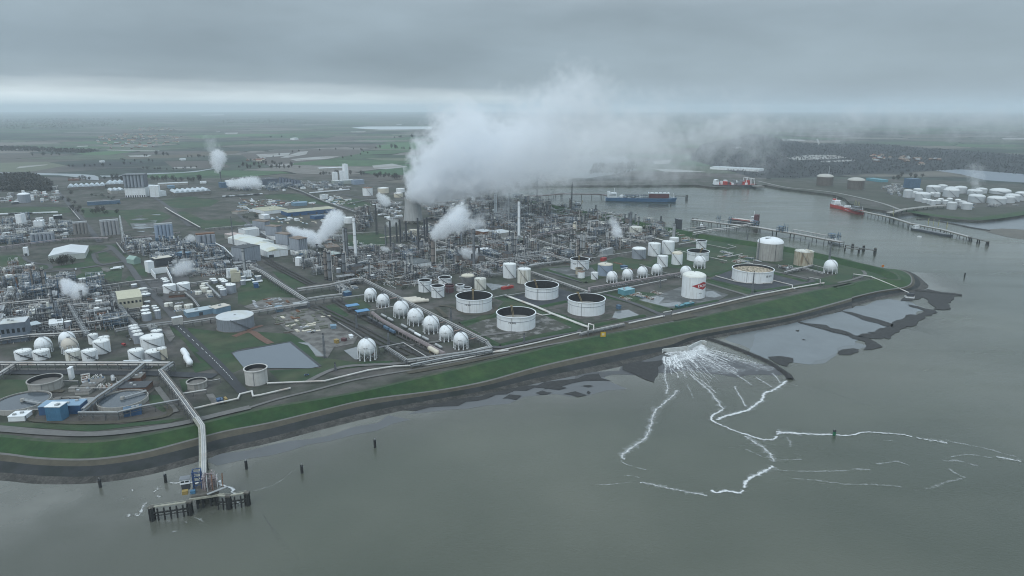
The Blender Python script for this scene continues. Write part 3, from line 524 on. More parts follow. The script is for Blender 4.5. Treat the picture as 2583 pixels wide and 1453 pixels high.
# ==== builders
def mesh_text(txt,size):
 cu=bpy.data.curves.new('lettering','FONT');cu.body=txt;cu.size=size;cu.align_x='CENTER';cu.align_y='CENTER';cu.offset=size*.02
 o=bpy.data.objects.new('lettering',cu);COL.objects.link(o)
 me=bpy.data.meshes.new_from_object(o.evaluated_get(bpy.context.evaluated_depsgraph_get()))
 vs=[v.co.copy()for v in me.vertices];fs=[tuple(p.vertices)for p in me.polygons]
 bpy.data.objects.remove(o);bpy.data.curves.remove(cu);bpy.data.meshes.remove(me);return vs,fs
TCACHE={}
def wrap_text(txt,size,rad,z,ang,m,parent,name='number',sphere=None,wide=1.0):
 k=(txt,size)
 if k not in TCACHE:TCACHE[k]=mesh_text(txt,1.0)
 vs,fs=TCACHE[k];o=[]
 for v in vs:
  x,y=v.x*size*wide,v.y*size
  if sphere is None:
   t=ang+x/rad;o.append((math.cos(t)*(rad+.06),math.sin(t)*(rad+.06),z+y))
  else:
   zz_=z+y;rr=math.sqrt(max(rad*rad-(zz_-sphere)**2,.1));t=ang+x/rr;o.append((math.cos(t)*(rr+.08),math.sin(t)*(rr+.08),zz_))
 return MB().add(o,fs).build(name,m,parent,smooth=False)
INK=mat('black_lettering',(.03,.03,.035),.7,.05,.3)
FOOT=[]
def taken(c,r):FOOT.append((c.x,c.y,r))
def clear(c,r):return all((c.x-x)**2+(c.y-y)**2>(r+rr)**2 for x,y,rr in FOOT)
LM=[]
def place(reg,xc,yb,wpx,yt):
 f=P(reg,xc,yb);d=Vector((f.x,f.y,0)).normalized();s=REG[reg][2];r=wpx*s/2*mpp(f)
 c=f+d*r;r=wpx*s/2*mpp(c);c=f+d*r
 h=zat(reg,xc,yt,f);return c,r,h
def facing(c):return math.atan2(-c.y,-c.x)
def spiral_stair(r,h,a0,sweep,turns=14,wd=1.1):
 b=MB();pv=None
 for i in range(turns+1):
  t=a0+sweep*i/turns;z=.3+(h-.3)*i/turns
  p=[((r+.05)*math.cos(t),(r+.05)*math.sin(t),z),((r+wd)*math.cos(t),(r+wd)*math.sin(t),z),((r+wd)*math.cos(t),(r+wd)*math.sin(t),z+1.1)]
  if pv:
   b.add(pv+p,[(0,1,4,3),(1,2,5,4),(3,4,1,0),(4,5,2,1)])
  pv=p
 return b
def rail_ring(r,z,n=40,hgt=1.1):
 b=MB()
 for i in range(n):
  a,c=2*math.pi*i/n,2*math.pi*(i+1)/n;p=(r*math.cos(a),r*math.sin(a));q2=(r*math.cos(c),r*math.sin(c))
  b.bar((*p,z+hgt),(*q2,z+hgt),.12);b.bar((*p,z+hgt*.5),(*q2,z+hgt*.5),.07);b.bar((*p,z),(*p,z+hgt),.1)
 return b
def tank(reg,xc,yb,wpx,yt,kind,label,group=None,shell=None,roof=None,num=None,na=-.5,low=.55,stair=True,name=None,lm=None,dome_h=None,girder=True,lad=.3,rrim=True,nz=.62,nsz=None):
 shell=shell or WHITE;c,r,h=place(reg,xc,yb,wpx,yt);a=facing(c);taken(c,r+2)
 nm=name or{'open':'open_top_tank','dome':'domed_tank','cone':'storage_tank','flat':'storage_tank'}[kind]
 t=thing(nm,label,'storage tank',c,0,group)
 n=64 if wpx*REG[reg][2]>40 else 32
 MB().lathe([(r*1.045,0),(r*1.045,.5),(r*1.0,.55)],n).build('foundation_ring',CONCD,t)
 pr=[(r,.5)];k=max(3,int(h/3.2))
 for i in range(1,k+1):
  z=.5+(h-.5)*i/k;pr+=[(r,z-.13),(r-.06,z-.07),(r,z)]
 MB().lathe(pr,n).build('shell',shell,t)
 if kind=='open':
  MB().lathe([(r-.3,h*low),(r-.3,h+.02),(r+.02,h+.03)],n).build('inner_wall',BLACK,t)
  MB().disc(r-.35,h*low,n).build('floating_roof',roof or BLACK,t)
  MB().lathe([(r-.3,h),(r-.3,h+.3),(r+.9,h+.3),(r+.9,h-.55),(r+.05,h-.95)],n).build('rim',WHITEP if shell is WHITE else shell,t)
  if girder:MB().lathe([(r+.02,h*.68),(r+.35,h*.68),(r+.35,h*.68+.35),(r+.02,h*.68+.4)],n).build('wind_girder',INSUL,t)
  if lad is not None:
   tt=a+math.pi+lad;p0=Vector((r*.98*math.cos(tt),r*.98*math.sin(tt),h+1.2));p1=Vector((r*.25*math.cos(tt+.3),r*.25*math.sin(tt+.3),h*low+.6))
   b=MB();s_=Vector((-math.sin(tt),math.cos(tt),0))*.8
   for sg in(-1,1):b.bar(p0+s_*sg,p1+s_*sg,.35,.5)
   for i in range(12):m_=p0+(p1-p0)*i/12;b.bar(m_-s_,m_+s_,.2)
   b.build('rolling_ladder',OCHRE,t)
   MB().cbox(r*1.03*math.cos(tt),r*1.03*math.sin(tt),3,2,h-.2,h+1.8).build('gauge_platform',OCHRE,t)
  b=MB();b.bar(((r+.15)*math.cos(a-.25),(r+.15)*math.sin(a-.25),.5),((r+.15)*math.cos(a-.25),(r+.15)*math.sin(a-.25),h),.35);b.build('downpipe',STEEL,t)
 else:
  rm=roof or ROOFW
  if kind=='dome':
   dh=dome_h or r*.28;MB().dome(r*1.01,h,dh,n).build('roof',rm,t)
  elif kind=='cone':
   dh=dome_h or r*.16;MB().lathe([(r*1.012,h-.1),(r*1.012,h+.15),(.4,h+dh),(.02,h+dh)],n).build('roof',rm,t)
  else:
   dh=.6;MB().lathe([(r*1.01,h-.2),(r*1.01,h+.25),(r*.9,h+.3),(.02,h+dh)],n).build('roof',rm,t)
  if rrim:rail_ring(r*.98,h+.1,36 if r>8 else 20).build('railing',STEEL if kind!='flat' else STEELL,t)
  MB().cyl(max(.5,r*.06),h+dh-.3,h+dh+.9,10).build('vent',STEELL,t)
 if stair and not(kind=='open' and r>15):
  spiral_stair(r,h,a+.75,-1.5 if r<14 else-1.0).build('stair',STEEL,t)
 if num:wrap_text(num,nsz or max(1.6,r*.14),r,h*nz,a+na,INK,t)
 if lm:LM.append((lm,c))
 return t,c,r,h
def sphere(reg,xc,yb,wpx,yt,label,group=None,num=None,shell=None,lm=None,legs=10):
 f=P(reg,xc,yb);d=Vector((f.x,f.y,0)).normalized();r=wpx*REG[reg][2]/2*mpp(f)
 c=f+d*r*.95;r=wpx*REG[reg][2]/2*mpp(c);a=facing(c);taken(c,r+1)
 top=zat(reg,xc,yt,c);cz=max(top-r*1.02,r*1.12)
 t=thing('sphere_tank',label,'sphere tank',c,0,group)
 MB().sph(r,(0,0,cz),40,24).build('shell',shell or WHITE,t)
 MB().lathe([(r+.05,cz-.12),(r+.12,cz),(r+.05,cz+.12)],40).build('equator_seam',STEELL,t)
 for i in range(legs):
  tt=a+2*math.pi*(i+.5)/legs;x,y=math.cos(tt)*r*.985,math.sin(tt)*r*.985
  b=MB().tube((x,y,.8),(x,y,cz),.42,8);b.tube((x,y,0),(x,y,1.0),.75,8);b.build('leg',WHITEP,t)
 b=MB()
 for i in range(legs):
  t0=2*math.pi*(i+.5)/legs+a;t1=2*math.pi*(i+1.5)/legs+a
  for z0,z1 in((1.2,cz*.55),(cz*.55,1.2)):b.tube((math.cos(t0)*r*.985,math.sin(t0)*r*.985,z0),(math.cos(t1)*r*.985,math.sin(t1)*r*.985,z1),.1,4)
 b.build('bracing',STEELL,t)
 MB().cyl(r*.16,cz+r*.96,cz+r+.5,12).build('top_platform',STEEL,t)
 rail_ring(r*.2,cz+r*.99,12).build('railing',STEEL,t)
 b=MB();pts=[]
 for i in range(17):
  u=i/16;el=-.1+u*1.45;tt=a+1.1-u*.8;pts.append((math.cos(tt)*(r+.5)*math.cos(el),math.sin(tt)*(r+.5)*math.cos(el),cz+(r+.5)*math.sin(el)))
 b.pipe(pts,.3,5);tt=a+1.1;b.tube((math.cos(tt)*(r+1),math.sin(tt)*(r+1),0),(math.cos(tt)*(r+.6),math.sin(tt)*(r+.6),cz),.3,6);b.build('stair',STEELL,t)
 b=MB().tube((0,0,.5),(0,0,cz-r+.2),.4,8).pipe([(0,0,.8),(-d.x*0+r*1.2*math.cos(a+2),r*1.2*math.sin(a+2),.8)],.3,6);b.build('bottom_pipe',STEELL,t)
 if num:wrap_text(num,r*.16,r,cz+r*.12,a-.15,INK,t,sphere=cz)
 if lm:LM.append((lm,c))
 return t
def column(reg,xc,yb,wpx,yt,label,group=None,m=None,kind='column',lm=None,taper=1.0,auto=False,c=None,r=None,h=None):
 """slender tower: process column with platforms, or a plain stack"""
 if c is None:c,r,h=place(reg,xc,yb,wpx,yt)
 taken(c,max(r,1.5));m=m or STEEL
 nm={'column':'process_column','stack':'chimney_stack','flare':'flare_stack'}[kind]
 t=thing(nm,label,{'column':'column','stack':'chimney','flare':'flare'}[kind],c,0,group,auto)
 if kind=='flare':
  b=MB();s_=max(r,.9)
  for i in range(4):
   x,y=s_*math.cos(i*math.pi/2+.6),s_*math.sin(i*math.pi/2+.6);b.bar((x*1.8,y*1.8,0),(x*.7,y*.7,h*.97),.3)
  k=max(6,int(h/5));
  for j in range(k):
   z0,z1=h*.97*j/k,h*.97*(j+1)/k;f0,f1=1.8-1.1*j/k,1.8-1.1*(j+1)/k
   for i in range(4):
    x,y=s_*math.cos(i*math.pi/2+.6),s_*math.sin(i*math.pi/2+.6);x2,y2=s_*math.cos((i+1)*math.pi/2+.6),s_*math.sin((i+1)*math.pi/2+.6)
    b.bar((x*f0,y*f0,z0),(x2*f1,y2*f1,z1),.18);b.bar((x*f1,y*f1,z1),(x2*f1,y2*f1,z1),.16)
  b.build('lattice',m,t,smooth=False);MB().tube((0,0,0),(0,0,h),max(.35,r*.3),8).build('riser',m,t);MB().cyl(max(.6,r*.5),h,h+2,8).build('tip',STEELD,t)
 elif kind=='stack':
  MB().lathe([(r*taper*1.03,0),(r*taper,1),(r,h),(r*.8,h),(r*.8,h-2)],20).build('shaft',m,t)
  MB().lathe([(r*1.05,h-.1),(r*1.09,h+.4),(r*.8,h+.4)],20).build('rim',STEELD,t)
  for z in(h*.55,h*.9):
   MB().lathe([(r,z),(r+.9,z),(r+.9,z+.25),(r,z+.3)],16).build('platform',STEELD,t);
  MB().bar((r+.3,0,1),(r+.3,0,h),.5).build('ladder',STEELD,t)
 else:
  MB().cyl(r*1.15,0,2.2,16).build('skirt',STEELD,t)
  MB().lathe([(r,2.2),(r,h*.62),(r*.94,h*.64),(r*.94,h-.8*r)]+[(r*.94*math.cos(x),h-.8*r+.8*r*math.sin(x))for x in(.5,1.0,1.5)],20).build('vessel',m,t)
  k=max(2,int(h/9))
  for j in range(k):
   z=4+(h-6)*j/(k-1);rr=r+1.1;b=MB().lathe([(r,z),(rr,z),(rr,z+.2),(r,z+.25)],12);b.lathe([(rr,z),(rr,z+1.2)],12);b.build('platform',STEELD,t,smooth=False)
  a=facing(c)+.9;x,y=(r+.5)*math.cos(a),(r+.5)*math.sin(a)
  MB().pipe([(0,0,h-.3),(0,0,h+1.6),(x*1.3,y*1.3,h+1.6),(x*1.3,y*1.3,1)],max(.3,r*.18),8).build('overhead_pipe',PIPEW,t)
  MB().bar((-x,-y,1),(-x,-y,h),.6).build('ladder',STEELD,t)
 if lm:LM.append((lm,c))
 return t
def frame_of(reg,a,b):
 """origin + unit axes of a rectangle whose front edge runs from picture point a to b (ground)"""
 p,q2=P(reg,*a),P(reg,*b);u=(q2-p);lu=u.length;u.normalize();v_=Vector((-u.y,u.x,0))
 if v_.dot(Vector((p.x,p.y,0)))<0:v_=-v_
 return p,u,v_,lu
def building(reg,a,b,deep,h,label,wall=None,roof=None,kind='flat',cat='building',name='industrial_building',group=None,win=0,doors=0,ridge='u',rise=None,lm=None,grid=None,deco=None,waves=0):
 """front edge a-b on the ground, deep metres back"""
 p,u,v_,lu=frame_of(reg,a,b);wall=wall or ROOFG;roof=roof or ROOFL
 rz=math.atan2(u.y,u.x);flip=Vector((-u.y,u.x,0)).dot(v_)<0
 if flip:p=p+u*lu;u=-u;rz=math.atan2(u.y,u.x)
 t=thing(name,label,cat,p+u*lu/2+v_*deep/2,rz,group);X,Y=lu/2,deep/2
 cc=p+u*lu/2+v_*deep/2
 for i in range(max(1,int(lu/deep+.5))):
  k=max(1,int(lu/deep+.5));taken(p+u*lu*(i+.5)/k+v_*deep/2,deep*.55)
 MB().box(-X,X,-Y,Y,0,h).build('wall',wall,t,smooth=False)
 rise=rise or min(X,Y)*.18
 if kind=='gable':
  b=MB()
  if ridge=='u':b.add([(-X-.4,-Y-.4,h),(X+.4,-Y-.4,h),(X+.4,Y+.4,h),(-X-.4,Y+.4,h),(-X-.4,0,h+rise),(X+.4,0,h+rise)],[(0,1,5,4),(2,3,4,5),(0,4,3),(1,2,5),(3,2,1,0)])
  else:b.add([(-X-.4,-Y-.4,h),(X+.4,-Y-.4,h),(X+.4,Y+.4,h),(-X-.4,Y+.4,h),(0,-Y-.4,h+rise),(0,Y+.4,h+rise)],[(0,4,5,3),(1,2,5,4),(0,1,4),(2,3,5),(3,2,1,0)])
  rf=b.build('roof',roof,t,smooth=False)
 elif kind=='waves':
  b=MB();k=waves*6;pv=None;rf=None
  for i in range(k+1):
   x=-X+2*X*i/k;z=h+.3+rise*abs(math.sin(math.pi*i/6));cur=[(x,-Y-.3,z),(x,Y+.3,z),(x,-Y-.3,h-.2),(x,Y+.3,h-.2)]
   if pv:b.add(pv+cur,[(0,4,5,1),(0,2,6,4),(1,5,7,3)])
   pv=cur
  rf=b.build('roof',roof,t,smooth=False)
 else:
  rf=MB().box(-X-.25,X+.25,-Y-.25,Y+.25,h,h+.5).build('roof',roof,t,smooth=False)
  if lu>12:
   rr=random.Random(int(lu*7))
   for i in range(2):MB().cbox(rr.uniform(-.7,.7)*X,rr.uniform(-.6,.6)*Y,2.4,1.8,h+.5,h+1.9).build('roof_unit',STEELL,rf,smooth=False)
 for i in range(win):
  x=-X+2*X*(i+.5)/win;MB().box(x-X/win*.55,x+X/win*.55,-Y-.08,-Y+.02,h*.5,h*.72).build('window',GLASS,t,smooth=False)
 for i in range(doors):
  x=-X+2*X*(i+.5)/doors;MB().box(x-2.2,x+2.2,-Y-.1,-Y+.02,0,min(4.5,h*.7)).build('door',STEELD,t,smooth=False)
 if deco:deco(t,X,Y,h)
 if lm:LM.append((lm,cc))
 return t
def silo_bank(reg,xc,yb,wpx,yt,n,label,m=None,base=None,rows=2,rooff=None,group=None,ang=None,lm=None,basef=.25):
 f=P(reg,xc,yb);d=Vector((f.x,f.y,0)).normalized();wd=wpx*REG[reg][2]*mpp(f);h=zat(reg,xc,yt,f)
 r=wd/n/2;c=f+d*r*rows;m=m or INSUL;rz=GA if ang is None else ang
 t=thing('silo_bank',label,'silos',c,rz,group);taken(c,wd/2)
 bz=h*basef
 MB().box(-wd/2-.3,wd/2+.3,-r*rows-.3,r*rows+.3,0,bz).build('base',base or BLUES,t,smooth=False)
 for j in range(rows):
  for i in range(n):MB().cyl(r*.97,bz,h,18,-wd/2+r+2*r*i,-r*rows+r+2*r*j).build('silo',m,t)
 MB().box(-wd/2,wd/2,-r*rows*.5,r*rows*.5,h,h+2.2).build('top_gallery',rooff or STEELL,t,smooth=False)
 rail=MB()
 for y in(-r*rows,r*rows):rail.bar((-wd/2,y,h+1.1),(wd/2,y,h+1.1),.15)
 rail.build('railing',STEEL,t)
 if lm:LM.append((lm,c))
 return t
RACKS=mat('rack_steel',(.11,.118,.125),.65,.3,.2)
def rack(reg,pts,wd,h,label,npipe=5,group=None,pm=None,levels=2,pitch=9,fm=None,r=.45,name='pipe_rack',lm=None,world=None,walk=False,z0=0):
 """elevated trestle carrying pipes along a route on the ground"""
 wd*=.55;h*=.82;r*=.62;npipe=min(npipe,4)
 ps=world or[Vector((p.x,p.y,0))for p in PL(reg,pts,h)];c=ps[0].copy();c.z=z0;ps=[p-ps[0]for p in ps]
 t=thing(name,label,'pipe rack',c,0,group);fm=fm or RACKS;fb=MB();sides=[]
 n=len(ps)
 for i,p in enumerate(ps):
  d1=(ps[min(i+1,n-1)]-ps[i]);d0=(ps[i]-ps[max(i-1,0)])
  if d1.length<.01:d1=d0
  if d0.length<.01:d0=d1
  d1=d1.normalized();d0=d0.normalized();m_=(d0+d1).normalized();a=Vector((-m_.y,m_.x,0));k=1/max(.5,m_.dot(d1));sides.append(a*k)
 lv=[h*(1-.32*j)for j in range(levels)]
 for i in range(n-1):
  p,q2=ps[i],ps[i+1];k=max(1,int((q2-p).length/pitch))
  for j in range(k+(i==n-2)):
   o=p+(q2-p)*j/k;a=sides[i].lerp(sides[i+1],j/k)
   taken(c+o,wd*.5)
   for s_ in(-.5,.5):fb.bar(o+a*wd*s_,o+a*wd*s_+Vector((0,0,h)),.42)
   for z in lv:fb.bar(o-a*wd*.55+Vector((0,0,z)),o+a*wd*.55+Vector((0,0,z)),.4,.5)
  for s_ in(-.5,.5):
   for z in lv:fb.bar(p+sides[i]*wd*s_+Vector((0,0,z+.1)),q2+sides[i+1]*wd*s_+Vector((0,0,z+.1)),.3,.4)
 fb.build('trestle',fm,t,smooth=False)
 rr=random.Random(n*17+int(abs(c.x)))
 for j in range(npipe):
  for z in lv[:1]if npipe<3 else lv:
   f_=-.42+.84*(j+.5)/npipe;rad=r*rr.choice((.6,.8,1,1.3));pts3=[p+sides[i]*wd*f_+Vector((0,0,z+.3+rad))for i,p in enumerate(ps)]
   m_=pm or(PIPEW,STEEL,STEELL,PIPEW)[j%4];MB().pipe(pts3,rad,6).build('pipe',m_,t)
 if walk:
  b=MB()
  for i in range(n-1):b.bar(ps[i]+sides[i]*wd*.62+Vector((0,0,h+.2)),ps[i+1]+sides[i+1]*wd*.62+Vector((0,0,h+.2)),1.4,.2)
  b.build('walkway',DECKT,t,smooth=False)
 if lm:LM.append((lm,c+ps[n//2]))
 return t
def pipeline(reg,pts,label,r=.5,z=1.6,m=None,n=1,gap=2.0,group=None,name='pipeline',loops=True,zs=None):
 """pipes on low sleepers; zs gives a height per point"""
 ps=PL(reg,pts);c=ps[0].copy();ps=[p-c for p in ps];t=thing(name,label,'pipeline',c,0,group);b=MB();zs=zs or[z]*len(ps)
 for k in range(n):
  q2=[]
  for i,p in enumerate(ps):
   d=(ps[min(i+1,len(ps)-1)]-ps[max(i-1,0)]).normalized();a=Vector((-d.y,d.x,0));q2.append(p+a*gap*(k-(n-1)/2)+Vector((0,0,zs[i])))
  MB().pipe(q2,r,8).build('pipe',m or PIPEW,t)
 for i in range(len(ps)-1):
  p,q2=ps[i],ps[i+1];kk=max(1,int((q2-p).length/12));d=(q2-p).normalized()if(q2-p).length>.1 else Vector((1,0,0));a=Vector((-d.y,d.x,0))*(gap*n/2+.3)
  for j in range(kk+1):
   o=p+(q2-p)*j/kk;zz_=zs[i]+(zs[i+1]-zs[i])*j/kk;taken(c+o,1.5)
   b.bar(o-a+Vector((0,0,zz_-r-.2)),o+a+Vector((0,0,zz_-r-.2)),.4);b.bar(o+Vector((0,0,0)),o+Vector((0,0,zz_-r)),.4)
 b.build('support',CONCD if z<3 else STEEL,t,smooth=False);return t
# ------------------------ ships and jetties
def hull_mesh(Lh,B,top,draft=1.0,bow=.18,stern=.08,sheer=1.5):
 b=MB();n=14;secs=[]
 for i in range(n+1):
  u=i/n;x=-Lh/2+Lh*u
  f=1.0
  if u>1-bow:f=math.sqrt(max(0,1-((u-(1-bow))/bow)**2))
  if u<stern:f=.75+.25*u/stern
  f=max(f,.03);zt=top+sheer*max(0,(u-.7)/.3)**2;rake=(1-f)*0
  secs.append([(x+Lh*.03*(u>.8)*(u-.8)*5*0,-B/2*f*.82,-draft),(x,-B/2*f,0.6),(x+Lh*.02*(1 if u>.95 else 0),-B/2*max(f,.06),zt),(x+Lh*.02*(1 if u>.95 else 0),B/2*max(f,.06),zt),(x,B/2*f,.6),(x,B/2*f*.82,-draft)])
 for s in secs:b.v+=s
 for i in range(n):
  for j in range(5):o=i*6+j;b.f.append((o,o+6,o+7,o+1))
 b.f.append(tuple(range(6)));o=n*6;b.f.append((o+5,o+4,o+3,o+2,o+1,o))
 deck=[(s[2][0]*.99,s[2][1]*.97,s[2][2]+.03)for s in secs],[(s[3][0]*.99,s[3][1]*.97,s[3][2]+.03)for s in secs]
 d=MB();k=len(secs);d.v=deck[0]+deck[1];d.f=[(i,i+1,k+i+1,k+i)for i in range(k-1)]
 return b,d
def ship(stern,bow,B,top,label,hull,deckm,name='tanker_ship',boot=None,house=None,group=None):
 c=(stern+bow)/2;d=bow-stern;Lh=d.length;t=thing(name,label,'ship',Vector((c.x,c.y,WZ)),math.atan2(d.y,d.x),group)
 b,dk=hull_mesh(Lh,B,top);b.build('hull',hull,t);dk.build('deck',deckm,t,smooth=False)
 return t,Lh
def house(t,x,B,z,lx,tiers,m=WHITEP,tier_h=2.7,name='superstructure'):
 h_=MB();zz_=z
 for k in range(tiers):
  s_=1-.07*k;h_.box(x-lx/2*s_,x+lx/2*s_,-B/2*s_,B/2*s_,zz_,zz_+tier_h);zz_+=tier_h+.02
 o=h_.build(name,m,t,smooth=False);wz=MB()
 for k in range(tiers):
  s_=1-.07*k;z_=z+k*(tier_h+.02)+tier_h*.45;wz.box(x+lx/2*s_-.05,x+lx/2*s_+.06,-B/2*s_*.85,B/2*s_*.85,z_,z_+.8);wz.box(x-lx/2*s_*.8,x+lx/2*s_*.8,-B/2*s_-.06,-B/2*s_+.05,z_,z_+.7);wz.box(x-lx/2*s_*.8,x+lx/2*s_*.8,B/2*s_-.05,B/2*s_+.06,z_,z_+.7)
 wz.build('window_band',GLASS,o,smooth=False);MB().box(x-lx*.15,x+lx*.35,-B*.62,B*.62,zz_,zz_+.3).build('bridge_wing',m,o,smooth=False);return o,zz_
def jetty(reg,pts,wd,zdeck,label,npipe=4,pitch=11,name='jetty',pm=None,dm=None,group=None,rr_=.45,nw=2,pipe_side=0.0,world=None):
 ps=world or PL(reg,pts,zdeck);c=Vector((ps[0].x,ps[0].y,0));loc=[p-c for p in ps];t=thing(name,label,'jetty',c,0,group)
 b=MB();n=len(loc)
 for i in range(n-1):
  b.bar(loc[i]-Vector((0,0,.5)),loc[i+1]-Vector((0,0,.5)),wd,1.0)
 b.build('deck',dm or DECKT,t,smooth=False);cnt=0
 for i in range(n-1):
  p,q2=loc[i],loc[i+1];d=(q2-p).normalized();a=Vector((-d.y,d.x,0));k=max(1,int((q2-p).length/pitch))
  for j in range(k+1):
   for s_ in[(-.42+.84*w_/(max(nw,2)-1))for w_ in range(nw)]:
    if cnt>=96:continue
    o=p+(q2-p)*j/k+a*wd*s_;MB().tube((o.x,o.y,WZ-1),(o.x,o.y,o.z-.9),.55,8).build('pile',PILE,t);cnt+=1
 for j in range(npipe):
  q3=[]
  for i,p in enumerate(loc):
   d=(loc[min(i+1,n-1)]-loc[max(i-1,0)]).normalized();a=Vector((-d.y,d.x,0));q3.append(p+a*(pipe_side*wd+(-.35+.7*(j+.5)/npipe)*wd*(1-abs(pipe_side)))+Vector((0,0,.4+rr_)))
  MB().pipe(q3,rr_,6).build('pipe',pm or(PIPEW,PIPEG,PIPEW,STEELL)[j%4],t)
 b=MB()
 for i in range(n-1):
  d=(loc[i+1]-loc[i]).normalized();a=Vector((-d.y,d.x,0))*wd*.49
  for s_ in(-1,1):
   b.bar(loc[i]+a*s_+Vector((0,0,1.2)),loc[i+1]+a*s_+Vector((0,0,1.2)),.1);k=max(1,int((loc[i+1]-loc[i]).length/4))
   for j in range(k):o=loc[i]+(loc[i+1]-loc[i])*j/k+a*s_;b.bar(o,o+Vector((0,0,1.2)),.1)
 b.build('railing',STEEL,t,smooth=False);return t
def dolphin(pos,label,group=None,n=6,r=2.6,top=6.0,name='mooring_dolphin'):
 t=thing(name,label,'mooring dolphin',Vector((pos.x,pos.y,WZ)),rng.random()*6,group)
 for i in range(n):a=2*math.pi*i/n;MB().tube((r*1.1*math.cos(a),r*1.1*math.sin(a),-1),(r*.75*math.cos(a),r*.75*math.sin(a),top-.8),.55,8).build('pile',PILE,t)
 MB().cyl(r*1.15,top-.9,top,8).build('cap',DECKT,t,smooth=False);MB().cyl(.5,top,top+1,8).build('bollard',STEELD,t);return t
def loading_arm(par,pos,rz,h=14,m=None):
 m=m or BLUES;b=MB().tube((0,0,0),(0,0,h*.62),.55,8).pipe([(0,0,h*.62),(2.5,0,h),(5,0,h*.45),(5.5,0,h*.35)],.4,8);b.pipe([(0,0,h*.62),(-2,0,h*.62+1)],.4,6)
 o=b.build('loading_arm',m,par);o.location=pos-par.location;o.rotation_euler=(0,0,rz);MB().cbox(-2,0,1.8,1.2,h*.62,h*.62+2).build('counterweight',STEELD,o,smooth=False)
# ==== tanks
BIG='large open-top tanks of the tank farm';SPH='white spheres on legs beside the rail yard';SPR='white spheres of the right-hand row'
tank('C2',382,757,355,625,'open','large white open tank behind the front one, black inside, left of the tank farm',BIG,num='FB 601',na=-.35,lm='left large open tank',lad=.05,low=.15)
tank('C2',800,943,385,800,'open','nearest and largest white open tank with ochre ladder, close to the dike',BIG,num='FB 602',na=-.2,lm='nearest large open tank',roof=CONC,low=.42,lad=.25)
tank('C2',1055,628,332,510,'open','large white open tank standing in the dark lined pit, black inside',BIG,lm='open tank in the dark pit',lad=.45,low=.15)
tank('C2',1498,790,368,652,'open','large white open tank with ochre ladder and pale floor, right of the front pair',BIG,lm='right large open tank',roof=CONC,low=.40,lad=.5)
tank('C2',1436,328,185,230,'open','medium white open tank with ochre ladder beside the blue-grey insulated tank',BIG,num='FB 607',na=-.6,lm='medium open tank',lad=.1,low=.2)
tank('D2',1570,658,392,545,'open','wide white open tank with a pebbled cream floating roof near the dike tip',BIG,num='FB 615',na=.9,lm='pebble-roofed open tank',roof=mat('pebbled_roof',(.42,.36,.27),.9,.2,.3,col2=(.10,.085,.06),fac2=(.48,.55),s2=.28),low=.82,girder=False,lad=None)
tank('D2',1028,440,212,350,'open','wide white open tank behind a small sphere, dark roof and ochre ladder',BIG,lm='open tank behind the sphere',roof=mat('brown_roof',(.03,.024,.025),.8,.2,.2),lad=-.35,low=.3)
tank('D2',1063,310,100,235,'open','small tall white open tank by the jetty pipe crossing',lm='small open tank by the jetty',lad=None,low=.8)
tank('B2',1872,550,128,440,'open','white open tank with dark top, left one of the close trio',lad=None,group='trio of small open tanks',lm='trio of small open tanks')
tank('B2',2000,606,130,495,'open','white open tank with dark top, nearest of the close trio',num='FB 621',na=.25,group='trio of small open tanks',lad=None)
tank('B2',2072,480,130,410,'open','white open tank with dark top, farthest of the close trio',group='trio of small open tanks',lad=None)
tank('B2',2117,555,85,480,'open','small maroon open tank among the white ones',shell=MAROON,roof=MAROON,low=.85,lad=None,stair=False,name='maroon_tank')
tank('B2',2222,540,78,480,'open','very small white open tank right of the maroon tank',num='FB 62',na=-.3,lad=None,stair=False)
tank('B2',2294,545,78,510,'open','lowest small white open tank against the large open tank',lad=None,stair=False,low=.7)
tank('C2',318,500,135,395,'dome','dark insulated tank with a cream dome left of the streaked tank',shell=DINS,roof=CREAM,lm='dark tank with cream dome')
tank('C2',443,525,118,420,'cone','streaked dirty white tank with diagonal stair, right of the dark domed tank',shell=DIRTY,roof=DIRTY,lm='streaked white tank')
tank('C2',735,410,132,275,'cone','tall white tank with ochre roof edge and diagonal stair, left of a stained twin',lm='tall clean white tank')
tank('C2',880,465,134,325,'cone','tall white tank with brown rust stains under its roof',shell=DIRTY,lm='rust-stained tall tank')
tank('C2',1687,388,148,280,'flat','blue-grey insulated tank with a flat cream roof',shell=BLUEG,roof=CREAM,lm='blue-grey insulated tank')
tank('C2',1583,422,72,355,'cone','small white tank left of the blue-grey insulated tank',lm='small white tank')
tank('C2',1430,372,75,312,'open','small rust-stained open tank in front of the medium open tank',shell=RUSTY,lad=None,stair=False,low=.7)
tank('C2',1450,408,72,345,'cone','small white tank with rusty brown roof',roof=RUST,stair=False)
tank('D2',440,415,138,320,'dome','grey insulated tank with a white domed lid by the process units',shell=INSUL,dome_h=3,lm='grey tank with white lid')
tank('D2',592,387,124,265,'cone','tall white ringed tank, left one of the back pair',num='FB 631',na=.2,group='back pair of tall white tanks')
tank('D2',730,367,124,245,'cone','tall white ringed tank with diagonal stair, right one of the back pair',group='back pair of tall white tanks',lm='back pair of tall white tanks')
tank('D2',675,495,106,390,'cone','white cone-roofed tank behind the fourth sphere of the row',lm='white cone-roofed tank')
tank('D2',820,472,108,365,'dome','white tank with a cream domed roof left of the wide open tank',roof=CREAM,dome_h=4)
tank('D2',793,245,92,205,'cone','low white tank by the slim black and white vent stack',stair=False)
t_,c_,r_,h_=tank('D2',980,812,230,600,'dome','tall white domed tank bearing a red diamond sign, roof edge stained',shell=WHITE,roof=mat('mossy_dome',(.66,.68,.64),.65,.1,.1,col2=(.42,.42,.34),fac2=(.58,.75),s2=.12),stair=False,lm='tank with the red diamond',dome_h=5.2)
